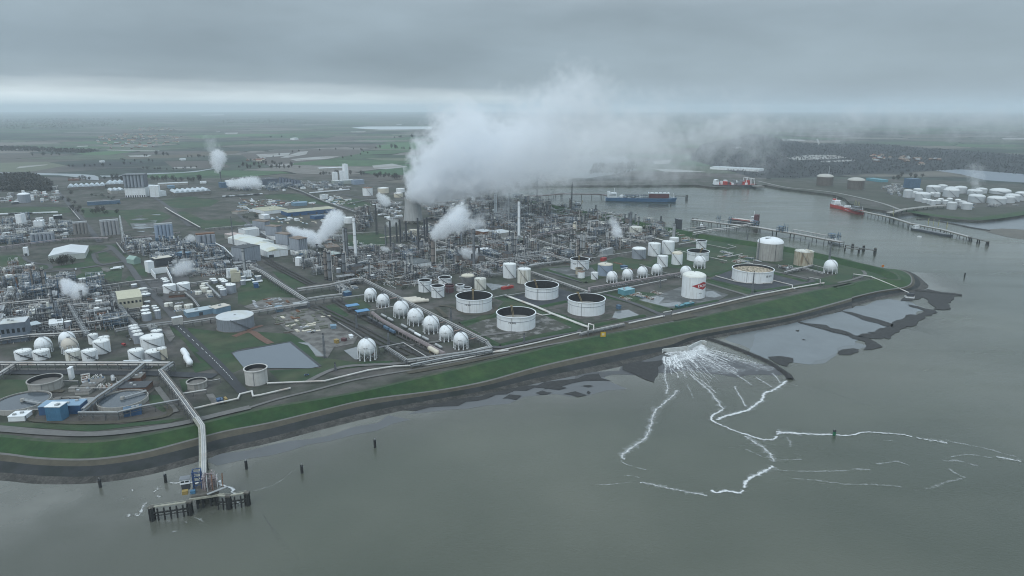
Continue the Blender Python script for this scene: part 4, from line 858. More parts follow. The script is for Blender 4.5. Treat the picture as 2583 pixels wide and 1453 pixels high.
a_=facing(c_);b=MB();n_=24;hw=R(60);ca=a_+R(50);zc=h_*.62;hh=h_*.185
for i in range(n_+1):
 u=-1+2*i/n_;t2=ca+hw*u;v2=hh*(1-abs(u))+.01;b.v+=[((r_+.09)*math.cos(t2),(r_+.09)*math.sin(t2),zc-v2),((r_+.09)*math.cos(t2),(r_+.09)*math.sin(t2),zc+v2)]
b.f=[(2*i,2*i+2,2*i+3,2*i+1)for i in range(n_)]
em=b.build('diamond_sign',RED,t_,smooth=False)
wrap_text('DOW',h_*.17,r_+.1,zc,a_+R(51),WHITEP,em,name='lettering',wide=1.3)
wrap_text('FB 633',1.5,r_,h_*.27,a_+R(38),INK,t_)
t_,c_,r_,h_=tank('D2',1740,435,248,262,'dome','huge grey concrete tank with a white dome beside the harbour dike',shell=CONC,roof=WHITEP,lm='concrete tank with white dome',dome_h=9,stair=False)
MB().lathe([(r_*1.0,h_),(r_*.96,h_+.2),(r_*.96,h_+2.5)],48).build('dome_collar',WHITEP,t_)
b=MB();a_=facing(c_)-.95;b.v=[]
for k in range(2):b.bar(((r_+1+k)*math.cos(a_+.1*k),(r_+1+k)*math.sin(a_+.1*k),0),((r_+1+k)*math.cos(a_+.1*k),(r_+1+k)*math.sin(a_+.1*k),h_+7),.5)
for k in range(int(h_/3)):b.cbox((r_+1.4)*math.cos(a_),(r_+1.4)*math.sin(a_),2.6,2.6,3*k+2,3*k+2.25)
b.build('access_tower',STEEL,t_,smooth=False);MB().cbox(r_*.45*math.cos(a_+.5),r_*.45*math.sin(a_+.5),9,3,h_+7.6,h_+8.6).build('dome_platform',STEEL,t_,smooth=False)
MB().bar(((r_+.3)*math.cos(a_+1.4),(r_+.3)*math.sin(a_+1.4),0),((r_+.3)*math.cos(a_+1.4),(r_+.3)*math.sin(a_+1.4),h_),.5).build('downpipe',STEELD,t_)
t_,c_,r_,h_=tank('D2',2080,485,180,345,'cone','rusty beige tank with a diagonal stair between the concrete tank and the last sphere',shell=RUSTY,roof=DIRTY,lm='rusty beige tank')
b=MB();a_=facing(c_)+.6
for k in(0,.12,.24):b.pipe([((r_*.3)*math.cos(a_),(r_*.3)*math.sin(a_),h_+4),((r_+.8)*math.cos(a_+k),(r_+.8)*math.sin(a_+k),h_+2.5),((r_+.8)*math.cos(a_+k),(r_+.8)*math.sin(a_+k),1)],.5,6)
b.build('roof_pipe',CREAM,t_)
tank('D2',410,160,128,100,'cone','dirty white tank by the harbour edge near a tall grey stack',shell=DIRTY,roof=DIRTY,lm='dirty white tank by the harbour')
tank('B',1300,375,100,297,'cone','white tank with rusty roof edge and diagonal stair, leftmost behind the cooling tower',roof=RUST,lm='leftmost tank behind the cooling tower')
tank('B',1455,350,110,300,'cone','pale tank with a rusty roof, half behind a puff of steam',shell=CREAM,stair=False)
tank('B',1625,340,85,305,'flat','pale tank at the foot of the main steam plume',shell=WHITE,stair=False)
tank('B',1605,392,88,350,'cone','cream tank with diagonal stair, just left of the cooling tower',shell=CREAM)
tank('B',1757,800,92,722,'cone','cream tank with diagonal stair amid dark stacks below the cooling tower',shell=CREAM,roof=CREAM,lm='cream tank below the cooling tower',name='cream_tank')
tank('B',1115,652,108,598,'flat','squat white tank behind the tall white stack',stair=False)
tank('A',250,445,110,362,'dome','grey domed tank alone at the far left by the wood',shell=INSUL,roof=WHITEP,lm='far left domed tank',stair=False)
tank('A2',1702,558,120,482,'flat','plain white tank, left one of the pair by the long pipe rack','pair of white tanks by the long pipe rack',shell=WHITEP,lm='pair of white tanks',rrim=False)
tank('A2',1840,535,120,465,'flat','plain white tank, right one of the pair by the long pipe rack','pair of white tanks by the long pipe rack',shell=WHITEP,rrim=False)
LT='white tanks of the left tank park'
tank('A2',245,1228,150,1145,'cone','white tank with black lettering, first from the left edge of the tank park',LT,num='TK 5011',na=.1,nz=.55,nsz=2.4,lm='leftmost lettered tank')
tank('A2',425,1228,150,1145,'cone','white tank with black lettering below the stair-wrapped sphere',LT,num='TK 5012',na=.1,nz=.55,nsz=2.4)
tank('A2',742,1240,135,1140,'cone','streaked white tank with black lettering in front of the cream sphere',LT,shell=DIRTY,num='TK 5201',na=.2,nz=.4,nsz=2.6)
tank('A2',908,1240,140,1142,'cone','white tank with black lettering and rusty roof edge, left of the tall white tank',LT,num='TK 5202',na=.2,nz=.4,nsz=2.6,lm='lettered tank with rusty edge')
tank('A2',942,1068,90,975,'cone','slim white tank with spiral stair at the back of the tank park',LT)
tank('A2',1052,1110,105,1005,'cone','white tank half hidden behind the tallest tank of the park',LT,shell=CREAM)
tank('A2',1030,1168,150,1048,'flat','tallest plain white tank in the middle of the left tank park',LT,lm='tallest tank of the left park')
tank('A2',1535,1122,212,1015,'flat','broad white flat-topped tank with a grey stair behind three smaller tanks',LT,lm='broad flat-topped tank')
tank('A2',1375,1248,145,1140,'cone','white tank with grey stair, left of the grey one in the front trio','front trio of tanks by the bullet tanks')
tank('A2',1545,1248,150,1150,'flat','grey tank with a bright white roof in the front trio','front trio of tanks by the bullet tanks',shell=mat('grey_paint',(.33,.35,.37),.6,.1,.2),num='T 5301',na=-.35,lm='grey tank with white roof')
tank('A2',1628,1225,95,1115,'cone','slim cream-white tank at the right of the front trio','front trio of tanks by the bullet tanks',shell=CREAM)
G4='row of grey white-topped tanks in the left park'
for i,(x,y,w_,yt,l)in enumerate([(1343,975,90,888,'grey tank with white top, farthest of the left row of four'),(1358,1002,92,912,'grey tank with white top, second farthest of the left row of four'),(1378,1030,92,942,'grey tank with white top, second nearest of the left row of four'),(1396,1065,98,975,'grey tank with white top, nearest of the left row of four'),(1513,905,78,878,'small grey tank with white top, farthest of the right row of three'),(1533,930,82,902,'small grey tank with white top, middle of the right row of three'),(1572,985,105,940,'larger grey tank with white top, nearest of the right row of three')]):
 tank('A2',x,y,w_,yt,'cone',l,G4,shell=INSUL,stair=False,lm='row of grey tanks' if i==3 else None)
SM='small white-topped tanks beside the yellow building'
for x,y,w_,yt,l in[(1425,545,92,518,'low white-topped tank, farthest of three by the pipe rack'),(1440,568,94,543,'low white-topped tank, middle of three by the pipe rack'),(1460,590,88,570,'low white-topped tank, nearest of three by the pipe rack'),(1460,715,70,690,'small grey tank in front of the yellow building, farthest one'),(1455,755,80,730,'small grey tank in front of the yellow building, middle one'),(1475,838,88,762,'taller grey tank in front of the yellow building, nearest one'),(1475,660,56,640,'tiny grey tank right of the yellow building, farthest in the right row'),(1545,712,50,685,'tiny grey tank right of the yellow building, second in the right row'),(1562,742,54,705,'tiny grey tank right of the yellow building, third in the right row'),(1585,815,56,730,'tall slim grey tank right of the yellow building, nearest in the right row'),(1640,432,55,408,'white-capped tank inside the white walled bund, farthest'),(1655,445,55,420,'white-capped tank inside the white walled bund, middle'),(1668,470,58,438,'white-capped tank inside the white walled bund, nearest'),(1345,500,55,470,'lone small tank with rusty white top by the long rack')]:
 tank('A2',x,y,w_,yt,'flat',l,SM,shell=INSUL,stair=False,rrim=False)
GR='cluster of grey tanks with white lids by the stepped yellow building'
for x,y,w_,yt,l in[(2130,440,62,415,'white-lidded tank, back left of the right-hand cluster'),(2145,460,62,432,'white-lidded tank, left of the right-hand cluster, second row'),(2215,430,60,415,'white-lidded tank at the very back of the right-hand cluster'),(2232,450,62,427,'white-lidded tank behind the middle of the right-hand cluster'),(2250,470,64,440,'white-lidded tank in the middle of the right-hand cluster'),(2292,500,66,465,'white-lidded tank on the right of the right-hand cluster'),(2195,505,64,488,'white-lidded tank, front left row of the right-hand cluster, back one'),(2215,530,64,503,'white-lidded tank, front left row of the right-hand cluster, middle one'),(2237,585,62,520,'white-lidded tank, front left row of the right-hand cluster, nearest one'),(2315,560,95,478,'widest grey tank at the front right of the right-hand cluster')]:
 tank('A2',x,y,w_,yt,'flat',l,GR,shell=INSUL,stair=False,rrim=False,lm='right-hand cluster of grey tanks' if x==2315 else None)
tank('A2',2365,942,350,822,'flat','broad ribbed grey tank with a white roof beside the pond',shell=mat('ribbed_grey',(.20,.225,.255),.6,.08,.3,streak=((.13,.145,.165),.5,.7)),roof=ROOFL,lm='broad ribbed grey tank',name='grey_tank',rrim=False)
tank('E',2572,375,212,225,'open','open concrete tank standing in front of the pond',shell=mat('pale_concrete',(.48,.48,.46),.8,.1,.2,streak=((.33,.32,.3),.5,.5)),roof=CONCD,lad=None,girder=False,low=.75,stair=False,lm='open concrete tank',name='concrete_tank')
tank('E',472,440,295,345,'open','round open concrete basin tank at the left with a white inlet pipe',shell=CONC,roof=CONCD,lad=None,girder=False,low=.6,stair=False,lm='round concrete basin tank',name='concrete_tank')
tank('E',1978,420,178,350,'open','small open concrete tank right of the jetty pipe bridge',shell=CONC,roof=CONCD,lad=None,girder=False,low=.75,stair=False,name='concrete_tank',lm='small concrete tank')
FT='white tanks of the far terminal'
FTW=mat('terminal_white',(.42,.455,.475),.6,.08,.1,streak=((.42,.43,.42),.52,.5))
FTL=[(1180,375,110,292,'small one at the left end'),(1245,375,110,312,'second from the left end'),(1300,330,110,278,'back one near the dark blue silo'),(1355,425,175,335,'large front one at the left'),(1485,320,165,250,'large one at the back left'),(1590,310,110,232,'back one right of the large left one'),(1695,370,185,290,'large middle one with a diagonal stair'),(1705,330,150,265,'one just behind the large middle one'),(1810,325,140,255,'back one in the middle'),(1980,345,170,298,'wide pale one right of the middle'),(2060,325,130,275,'back one right of the wide pale one'),(2000,435,190,362,'wide front one in the middle'),(2240,455,210,388,'wide front one with a ring rail'),(2285,335,240,300,'broadest pale low one at the back right'),(2385,440,140,372,'pale one behind the ring-railed one'),(2430,425,165,352,'cone-roofed one second from the right edge'),(2545,410,160,325,'rightmost one cut off at the picture edge'),(1705,518,112,440,'small front one left of its twin'),(1885,520,125,450,'small front one nearest the road'),(1835,470,100,425,'small bright-roofed one behind the front pair')]
for x,y,w_,yt,l in FTL:tank('T',x,y,w_*.92,yt,'dome','white domed tank in the far terminal, '+l,FT,shell=FTW,roof=mat('terminal_roof',(.55,.58,.58),.6,.08,.1),stair=w_>150,dome_h=None,lm='far terminal tanks' if w_==210 else None,num=None)
for i,(x,y,yt,l)in enumerate([(1385,440,395,'leftmost of the front'),(1445,455,405,'second from the left of the front'),(1480,470,410,'tallest of the front'),(1540,452,408,'third from the left of the front'),(1575,432,392,'back left'),(1630,455,410,'right of the front'),(1680,430,385,'back right'),(1480,350,322,'back, left of the narrow pair'),(1535,370,322,'back, right of the narrow pair'),(1780,445,400,'right end')]):
 tank('T',x,y,62,yt,'dome','slim small white tank of the far terminal, '+l,'slim tanks of the far terminal',shell=FTW,stair=False,rrim=False)
for x,y,w_,yt,l in[(185,235,185,128,'brown-grey domed tank beyond the harbour, left one beside a thin mast'),(555,280,190,172,'brown-grey domed tank beyond the harbour, right one')]:
 t_,c_,r_,h_=tank('T',x,y,w_,yt,'dome',l,'pair of domed tanks beyond the harbour',shell=mat('brown_concrete',(.12,.11,.10),.85,.15,.15,streak=((.07,.06,.055),.5,.6)),roof=mat('weathered_dome',(.40,.40,.37),.7,.1,.1),stair=False,dome_h=9,lm='pair of domed tanks beyond the harbour' if x>300 else None)
# ==== spheres
for x,y,w_,yt,l,nn in[(1330,640,122,505,'white sphere on legs, farthest of the row, beside the pipe rack','FB 671'),(1455,702,125,565,'white sphere on legs, second farthest of the row','FB 672'),(1637,806,155,632,'white sphere on legs, first of the larger ones from the far end','FB 673'),(1780,884,158,700,'largest white sphere on tall legs in the middle of the row','FB 674'),(1935,964,160,773,'white sphere on legs, third from the near end of the row','FB 675'),(2085,1042,140,870,'white sphere on legs, second from the near end of the row','FB 676'),(2232,1122,147,940,'white sphere on legs, nearest of the row, at the rack corner','FB 677')]:
 sphere('B2',x,y,w_,yt,l,SPH,nn,lm={1330:'farthest sphere of the row',1637:'first large sphere',1935:'third near sphere',2232:'nearest sphere of the row'}.get(x))
sphere('B2',1297,1235,182,1000,'lone white sphere with a stair arch between the pond and the tracks',None,'FB 640',lm='lone sphere by the pond')
for x,y,w_,yt,l in[(1757,452,105,365,'white sphere at the left end of the right-hand row'),(1912,428,105,340,'white sphere, second from the left in the right-hand row'),(2060,402,103,312,'white sphere, third from the left in the right-hand row'),(2205,376,103,285,'white sphere, fourth from the left in the right-hand row'),(2492,405,110,305,'white sphere half hidden behind the tank with the red diamond')]:
 sphere('C2',x,y,w_,yt,l,SPR,lm='right-hand sphere row' if x==2060 else None)
sphere('D2',1047,508,115,388,'white sphere on thin legs in front of the wide open tank',None,'FB 645',lm='sphere before the open tank')
sphere('D2',2352,560,128,420,'white sphere with a ring stair at the dike tip beside the rusty tank',lm='sphere at the dike tip')
sphere('A2',448,1160,150,1015,'white sphere wrapped by a stair in the left tank park','spheres of the left tank park')
sphere('A2',685,1100,145,958,'white sphere at the back of the left tank park','spheres of the left tank park')
sphere('A2',712,1165,148,1030,'cream sphere in front of the white one in the left tank park','spheres of the left tank park','FB 5101',shell=mat('cream_sphere',(.50,.47,.41),.6,.08,.15),lm='cream sphere')
# ==== cooling tower, stacks, columns
c_,r_,h_=place('B',1755,648,185,402);taken(c_,r_*1.1);LM.append(('cooling tower',c_))
t_=thing('cooling_tower','pale grey concrete cooling tower giving off the great steam plume','cooling tower',c_)
prof=[(r_*(.82+.20*(1-k/12)**1.6+.05*max(0,(k-9)/3)),5+(h_-5)*k/12)for k in range(13)]
MB().lathe(prof+[(prof[-1][0]-1,h_),(prof[-1][0]-1.2,h_-12)],64).build('shell',mat('tower_concrete',(.36,.375,.375),.85,.06,.05,streak=((.27,.285,.29),.45,.6)),t_)
for i in range(30):
 a_=2*math.pi*i/30;b=MB();R0=r_*1.03
 for s_ in(-.07,.07):b.bar((R0*1.03*math.cos(a_+s_),R0*1.03*math.sin(a_+s_),0),(R0*.985*math.cos(a_),R0*.985*math.sin(a_),5.2),.8)
 b.build('column',CONC,t_)
MB().cyl(r_*.95,0,4,48).build('basin',CONCD,t_)
column('B',1180,985,28,592,'tall white square-shouldered chimney stack right of the twin grey stack',m=WHITEP,kind='stack',lm='tall white stack',taper=1.15)
column('B',1070,990,24,692,'tall grey stack, left half of the twin beside the white stack','twin grey stacks',m=STEELL,kind='stack')
column('B',1095,992,20,700,'tall silver stack, right half of the twin beside the white stack','twin grey stacks',m=STEEL,kind='stack',lm='twin grey stacks')
column('C',432,790,26,428,'tall slender white stack in the middle of the process units',m=WHITE,kind='stack',lm='slender white stack',taper=1.1)
column('C',190,560,15,352,'pale slim stack, left of a close pair in the steam','pair of pale stacks in the steam',m=WHITE,kind='stack')
column('C',206,562,15,352,'pale slim stack, right of a close pair in the steam','pair of pale stacks in the steam',m=WHITE,kind='stack',lm='pair of pale stacks')
column('C',330,640,16,352,'pale thin stack wreathed in steam right of the pale pair',m=STEELL,kind='stack')
column('C',1542,740,24,536,'tall grey stack standing alone by the harbour dike',m=STEEL,kind='stack',lm='grey stack by the harbour')
column('B',1955,1070,42,812,'thick brown-grey column pouring steam right of the cream tank',m=mat('brown_column',(.20,.18,.165),.7,.15,.1),lm='thick steaming column')
column('B',2360,1085,24,708,'tall dark stack at the centre with steam drifting past',m=STEEL,kind='stack',lm='tall dark stack')
column('B',2112,965,24,808,'dark column right of the thick steaming one',m=STEEL)
DS='dark furnace stacks below the cooling tower'
for x,y,w_,yt,l in[(1528,880,15,626,'dark furnace stack, first from the left'),(1590,840,14,642,'dark furnace stack, second from the left'),(1625,840,14,612,'dark furnace stack, third from the left, the tallest there'),(1685,838,14,634,'dark furnace stack left of the cream tank'),(1805,900,15,598,'dark furnace stack right of the cream tank'),(1868,830,15,616,'dark furnace stack, second right of the cream tank'),(1893,815,15,590,'tallest dark furnace stack, rightmost of the group')]:
 column('B',x,y,w_,yt,l,DS,m=STEELD,kind='stack')
column('B',1480,870,12,672,'thin grey stack at the left end of the furnace row',m=STEEL,kind='stack')
column('B',1390,762,16,452,'dark lattice flare by the green lawn, small steam puff at its top',m=STEELD,kind='flare',lm='dark lattice flare')
column('B',885,1215,32,915,'rust-brown column, left of the tall pair in front of the white stack','tall pair of brown columns',m=mat('brown_column',(.2,.18,.165)),lm='tall pair of brown columns')
column('B',925,1225,36,935,'grey-brown column, right of the tall pair in front of the white stack','tall pair of brown columns',m=STEEL)
column('B',1066,1165,36,945,'thick grey column right of the brown pair',m=STEEL)
column('B',1840,1000,45,818,'grey vessel with a white bent overhead pipe below the cream tank',m=STEEL)
C1='slim columns of the cracker units'
for x,y,w_,yt,l in[(1700,1175,14,965,'slim pale column, left of a pair in front of the low grey roof'),(1738,1175,13,962,'slim pale column, right of a pair in front of the low grey roof'),(1672,1185,12,1055,'short slim column left of the pale pair'),(1550,1185,13,1060,'thin column in the middle of the brown yard'),(2058,1100,14,975,'slim grey column left of the tall dark stack'),(2165,1120,12,960,'thin column just left of the tall dark stack'),(1320,1200,15,1040,'slim column between the brown pair and the brown yard'),(1422,1060,16,955,'slim column below the small steam puff'),(1415,980,12,875,'thin dark stack by the small steam puff'),(1795,1190,10,1085,'tiny column at the rack right of the pale pair')]:
 column('B',x,y,w_,yt,l,C1,m=STEELL if 'pale' in l else STEEL)
for x,y,w_,yt,l in[(1052,920,20,738,'silver column, left of the twin behind the medium open tank'),(1078,922,20,745,'silver column, right of the twin behind the medium open tank'),(1125,800,30,636,'tall grey column behind the silver twin'),(1310,885,24,715,'tall slim column right of the silver twin'),(375,955,20,742,'dark column left of the slender white stack'),(400,960,14,800,'thin dark column at the foot of the slender white stack'),(518,905,14,775,'slim column with a bent white pipe right of the slender white stack'),(755,890,14,762,'slim column in the centre of the right units'),(815,860,12,768,'thin column right of the centre of the right units'),(945,945,16,818,'pale slim column in front of the silver twin'),(1138,975,11,890,'very thin pale column beside the medium open tank'),(1220,630,12,538,'thin grey column by the harbour grass'),(715,580,14,458,'dark column at the harbour grass edge'),(460,420,16,355,'dark short column where the far jetty begins')]:
 column('C',x,y,w_,yt,l,'columns of the right-hand units',m=STEELL if('pale' in l or 'silver' in l)else STEEL,lm='silver twin columns' if x==1078 else None)
column('C',650,560,34,502,'cream vessel with white piping, left of the two in the back units',m=CREAM,lm='left cream vessel')
column('C',985,730,34,640,'cream vessel with a hooked white pipe amid dark steel',m=CREAM,lm='hooked cream vessel')
column('C',612,440,13,165,'tall dark lattice flare by the far jetty, left one','pair of harbour flares',m=STEELD,kind='flare')
column('C',957,560,12,242,'tall thin lattice flare by the far jetty, right one','pair of harbour flares',m=STEELD,kind='flare',lm='right harbour flare')
column('C',1978,790,30,655,'slim black and white vent stack behind the low white tank',m=STEELL,kind='stack')
building('C',(1985,720),(2022,735),8,26,'tall dark steel service tower next to the slim vent stack',wall=STEELD,roof=STEEL,name='service_tower',cat='tower')
column('A',1235,832,14,560,'tall thin white flare rising from the small left unit',m=WHITEP,kind='flare',lm='thin white flare')
column('A2',195,575,16,392,'tall brown stack at the left, second of two','brown stacks at the left edge',m=RUST,kind='stack')
column('A2',345,560,18,290,'tall brown stack at the left, taller of two','brown stacks at the left edge',m=mat('brown_column',(.2,.18,.165)),kind='stack',lm='taller brown stack')
column('A2',75,560,14,440,'short dark stack at the very left edge of the works',m=STEELD,kind='stack')
column('A',2452,1170,22,900,'silver tapering vent stack beside the warehouse road',m=STEELL,kind='stack',lm='silver vent stack')
column('W',225,700,14,60,'dark lattice mast left of the white warehouses',m=STEEL,kind='flare')
column('K',1105,520,5,455,'thin far stack with a wind-blown steam trail',m=STEEL,kind='stack')
column('T',238,110,5,-10,'thin far mast behind the left domed tank beyond the harbour',m=STEELL,kind='flare')
MA='lattice radio and lamp masts of the plant'
for r,x,y,w_,yt,l in[('D2',1575,760,9,540,'thin lamp mast in front of the pebble-roofed tank'),('D2',2330,545,14,250,'dark lattice mast beside the sphere at the dike tip'),('D2',2135,325,9,248,'short thin mast behind the rusty beige tank'),('B2',1508,1080,8,950,'thin lamp mast between the tracks and the lone sphere'),('B2',868,1205,8,970,'thin lamp mast on the pale yard'),('C2',150,840,7,715,'thin lamp mast beside the left large open tank'),('B2',1188,910,7,770,'thin lamp mast left of the rail loading shelters'),('C2',880,1050,6,970,'thin lamp mast in front of the nearest open tank'),('B2',975,1330,8,1262,'thin lamp post by the path below the pond'),('D2',655,700,8,610,'thin lamp mast behind the teal building'),('J',775,420,6,330,'thin dark pole in the harbour water')]:
 column(r,x,y,w_,yt,l,MA,m=STEEL,kind='flare')
# ==== buildings
building('A2',(490,235),(855,205),75,9,'big white gabled warehouse with dark roof stains at the left',wall=mat('pale_wall',(.42,.46,.44),.7,.08,.1),roof=mat('stained_roof',(.56,.60,.62),.6,.06,.05,col2=(.25,.30,.36),fac2=(.62,.7),s2=.02),kind='gable',ridge='v',rise=5,lm='big white warehouse')
def doors_side(t,X,Y,h):
 for x in(-X*.75,-X*.55):MB().box(x-2.5,x+2.5,-Y-.12,-Y+.02,0,5).build('door',STEELD,t,smooth=False)
c0=P('W',830,795);
building('W',(830,795),(1195,745),92,11,'white arched warehouse, nearer of two joined halls beside the tracks',wall=WHITE,roof=mat('lichen_roof',(.56,.60,.58),.65,.06,.05,col2=(.48,.47,.34),fac2=(.52,.66),s2=.05),kind='gable',ridge='v',rise=4,deco=doors_side,group='joined white warehouses',lm='near white warehouse')
building('W',(580,645),(945,585),95,11,'white arched warehouse, farther of two joined halls beside the tracks',wall=WHITE,roof=mat('lichen_roof',(.56,.6,.58)),kind='gable',ridge='v',rise=4,group='joined white warehouses')
for a,b_,w_,h,l in[((1385,765),(1550,735),26,30,'nearest grey silo house with rusty roof behind the white warehouses'),((1185,650),(1300,625),30,28,'second grey silo house with rusty roof behind the white warehouses'),((985,470),(1090,445),26,26,'narrow grey silo house with rusty roof, third behind the warehouses'),((780,370),(880,350),34,26,'farthest grey silo house with rusty roof behind the warehouses')]:
 t_=building('W',a,b_,w_,h*.3,l,wall=WHITE,roof=STEELD,group='grey silo houses',name='silo_house')
 X=t_.children[0].dimensions.x/2;Y=t_.children[0].dimensions.y/2
 bb=MB().box(-X,X,-Y,Y,h*.3+.6,h).build('silo_block',INSUL,t_,smooth=False)
 for i in range(5):MB().cyl(X/5*.98,h*.3+.6,h-.2,14,-X+X/5+2*X/5*i,-Y+.2).build('silo',INSUL,bb)
 MB().box(-X-.3,X+.3,-Y-X/5-.3,Y+.3,h,h+1).build('upper_roof',ROOFR,t_,smooth=False)
LM.append(('grey silo houses',P('W',1300,650)))
building('W',(430,420),(680,385),30,14,'pale corrugated building behind the farther white warehouse',wall=WHITE,roof=ROOFL,kind='gable')
building('W',(240,470),(410,440),34,8,'low building with pink ridged roof left of the white warehouses',wall=CONC,roof=mat('pink_ridged_roof',(.42,.36,.34),.7,.15,.4),kind='waves',waves=5,rise=1.4)
building('W',(415,352),(560,345),20,16,'small grey works building behind the white warehouses',wall=STEEL,roof=STEEL)
building('W',(1960,830),(2165,790),26,8,'low shed with a pale green roof beside the tall brown columns',wall=STEELD,roof=mat('pale_green_roof',(.34,.40,.38),.7,.1,.1),lm='pale green shed')
building('W',(1900,700),(2130,680),30,9,'rusty roofed open shed behind the pale green shed',wall=CONCD,roof=ROOFR)
building('W',(1325,935),(1425,940),10,13,'small white doorway-shaped plant building in the yard',wall=WHITEP,roof=WHITEP)
building('W',(190,870),(410,905),34,26,'tall dark-roofed white panelled works tower by the warehouse road',wall=INSUL,roof=STEELD,lm='dark-roofed works tower',name='works_tower')
silo_bank('W',200,1150,205,1010,5,'white ribbed silo group by the silver vent stack',m=WHITE,base=WHITE,rows=2,rooff=WHITE)
silo_bank('W',465,1140,130,1055,4,'small white ribbed silo group under the silver vent stack',m=WHITE,base=WHITE,rows=2,rooff=WHITE)
building('W',(170,1230),(345,1215),16,13,'stepped pale yellow building between the silos and grey tanks',wall=YELL,roof=YELL,name='stepped_building',deco=lambda t,X,Y,h:MB().box(-X,X*.3,-Y*.6,Y,h+.6,h+4).build('upper_storey',YELL,t,smooth=False))
silo_bank('V',620,420,330,60,5,'tall blue-grey silo bank by the road, six times taller than wide bays',m=BLUEG,base=BLUES,rows=3,lm='tall blue-grey silo bank',basef=.3)
silo_bank('V',1460,540,350,265,4,'brown-topped grey silo bank on a blue base',m=INSUL,base=BLUES,rows=3,rooff=RUST,lm='silo bank on blue base',basef=.35)
silo_bank('A',1112,785,165,625,5,'grey silo bank beside the flooded field',m=mat('grey_silo',(.27,.28,.29),.6,.1,.2),base=CONCD,rows=3,lm='silo bank by the flooded field',basef=.12)
silo_bank('A',820,790,125,645,4,'brownish silo bank by the long straight road',m=mat('brown_silo',(.20,.195,.19),.6,.1,.2),base=CONCD,rows=3,lm='brownish silo bank')
silo_bank('A',435,840,200,755,6,'bluish silo row at the left by the long pipe rack',m=INSUL,base=BLUES,rows=2,lm='bluish silo row')
t_=building('A',(1255,390),(1460,385),36,28,'great dark ribbed silo house on a white base at the back of the plant',wall=WHITE,roof=STEELD,lm='great dark silo house',name='silo_house')
X=t_.children[0].dimensions.x/2;Y=t_.children[0].dimensions.y/2
bb=MB().box(-X,X,-Y,Y,29,64).build('silo_block',mat('dark_ribbed',(.115,.12,.14),.6,.1,.2),t_,smooth=False)
for i in range(6):MB().cyl(X/6*.8,29,63,12,-X+X/6+2*X/6*i,-Y).build('silo',INSUL,bb)
MB().box(-X-.5,X+.5,-Y-5,Y+.5,64,66).build('upper_roof',STEEL,t_,smooth=False)
for i in range(9):MB().box(-X+2*X*(i+.2)/9,-X+2*X*(i+.7)/9,-Y-.1,-Y+.02,0,6).build('loading_door',BLACK,t_,smooth=False)
WV=mat('wave_roof',(.46,.52,.56),.55,.06,.05)
building('A',(675,318),(1050,300),60,9,'long hall with wavy white roof at the back left, left one',wall=CONCD,roof=WV,kind='waves',waves=7,rise=6)
building('A',(1050,290),(1250,282),90,10,'hall with wavy white roof left of the great dark silo house',wall=CONCD,roof=WV,kind='waves',waves=4,rise=6)
building('A',(1110,355),(1255,345),50,9,'lower hall with wavy pale roof in front of the wavy white one',wall=CONC,roof=WV,kind='waves',waves=3,rise=5)
building('A',(1750,380),(2110,355),70,10,'long hall with wavy pale blue roof right of the white square block',wall=CONCD,roof=WV,kind='waves',waves=7,rise=6,lm='right wavy-roofed hall')
building('A',(1460,330),(1560,300),60,9,'wavy white hall just right of the great dark silo house',wall=CONC,roof=WV,kind='waves',waves=3,rise=5)
building('A',(1505,388),(1592,385),30,32,'white square block right of the great dark silo house',wall=WHITE,roof=WHITE)
building('A',(1592,380),(1665,372),24,14,'smaller white block beside the white square block',wall=WHITE,roof=WHITE)
building('A',(1690,300),(1750,296),24,8,'light blue shed behind the right wavy-roofed hall',wall=BLUEL,roof=BLUEL)
building('A',(1580,275),(1880,262),30,7,'long low grey hall far behind the white blocks',wall=CONC,roof=ROOFL)
building('A',(680,222),(790,220),14,5,'red-roofed farm building by the creek',wall=BRICK,roof=mat('red_roof',(.22,.11,.09),.8,.15,.2),kind='gable')
building('A',(2285,290),(2340,285),20,22,'white block at the foot of a far steam puff',wall=WHITE,roof=WHITE)
building('A',(2210,295),(2290,290),30,16,'dark blue works block left of the far white block',wall=BLUES,roof=BLUES)
building('A',(2000,250),(2060,248),20,6,'small white far building by the tree line',wall=WHITE,roof=WHITE)
building('A',(240,975),(282,972),10,14,'narrow white gate building by the left lawn',wall=WHITE,roof=WHITE,doors=1)
building('A',(225,680),(275,670),14,26,'tall thin white block in the far left works',wall=WHITE,roof=WHITE)
building('A',(340,705),(430,700),22,16,'white cube building in the far left works',wall=WHITE,roof=WHITE,lm='white cube building')
building('A',(540,608),(625,602),16,8,'dark open loading shed with pale roof by the far rail line',wall=BLACK,roof=ROOFL)
building('A',(875,470),(1205,450),18,9,'long blue-grey low building before the wavy halls',wall=BLUES,roof=STEEL)
building('A',(120,460),(190,455),12,6,'small dark building left of the far domed tank',wall=STEELD,roof=WHITE)
building('B',(960,262),(1165,250),24,12,'long pale green hall with white silo towers at the back',wall=mat('pale_green_wall',(.33,.38,.36),.7,.1,.1),roof=ROOFL,lm='pale green back hall')
building('B',(1165,262),(1265,255),24,14,'blue-grey hall right of the pale green hall',wall=BLUEG,roof=BLUEG)
for x0,x1,h,l in[(960,1002,34,'left white block on the back hall skyline'),(1030,1075,38,'middle white block on the back hall skyline'),(1078,1110,62,'tall white tower on the back hall skyline')]:
 building('B',(x0,240),(x1,238),24,h,l,wall=WHITE,roof=WHITE,name='silo_tower',cat='tower',group='white towers of the back hall')
building('B',(190,270),(410,255),70,18,'dark blue-grey power block by the far steam puff',wall=mat('navy_block',(.10,.12,.155),.6,.2,.1),roof=STEELD)
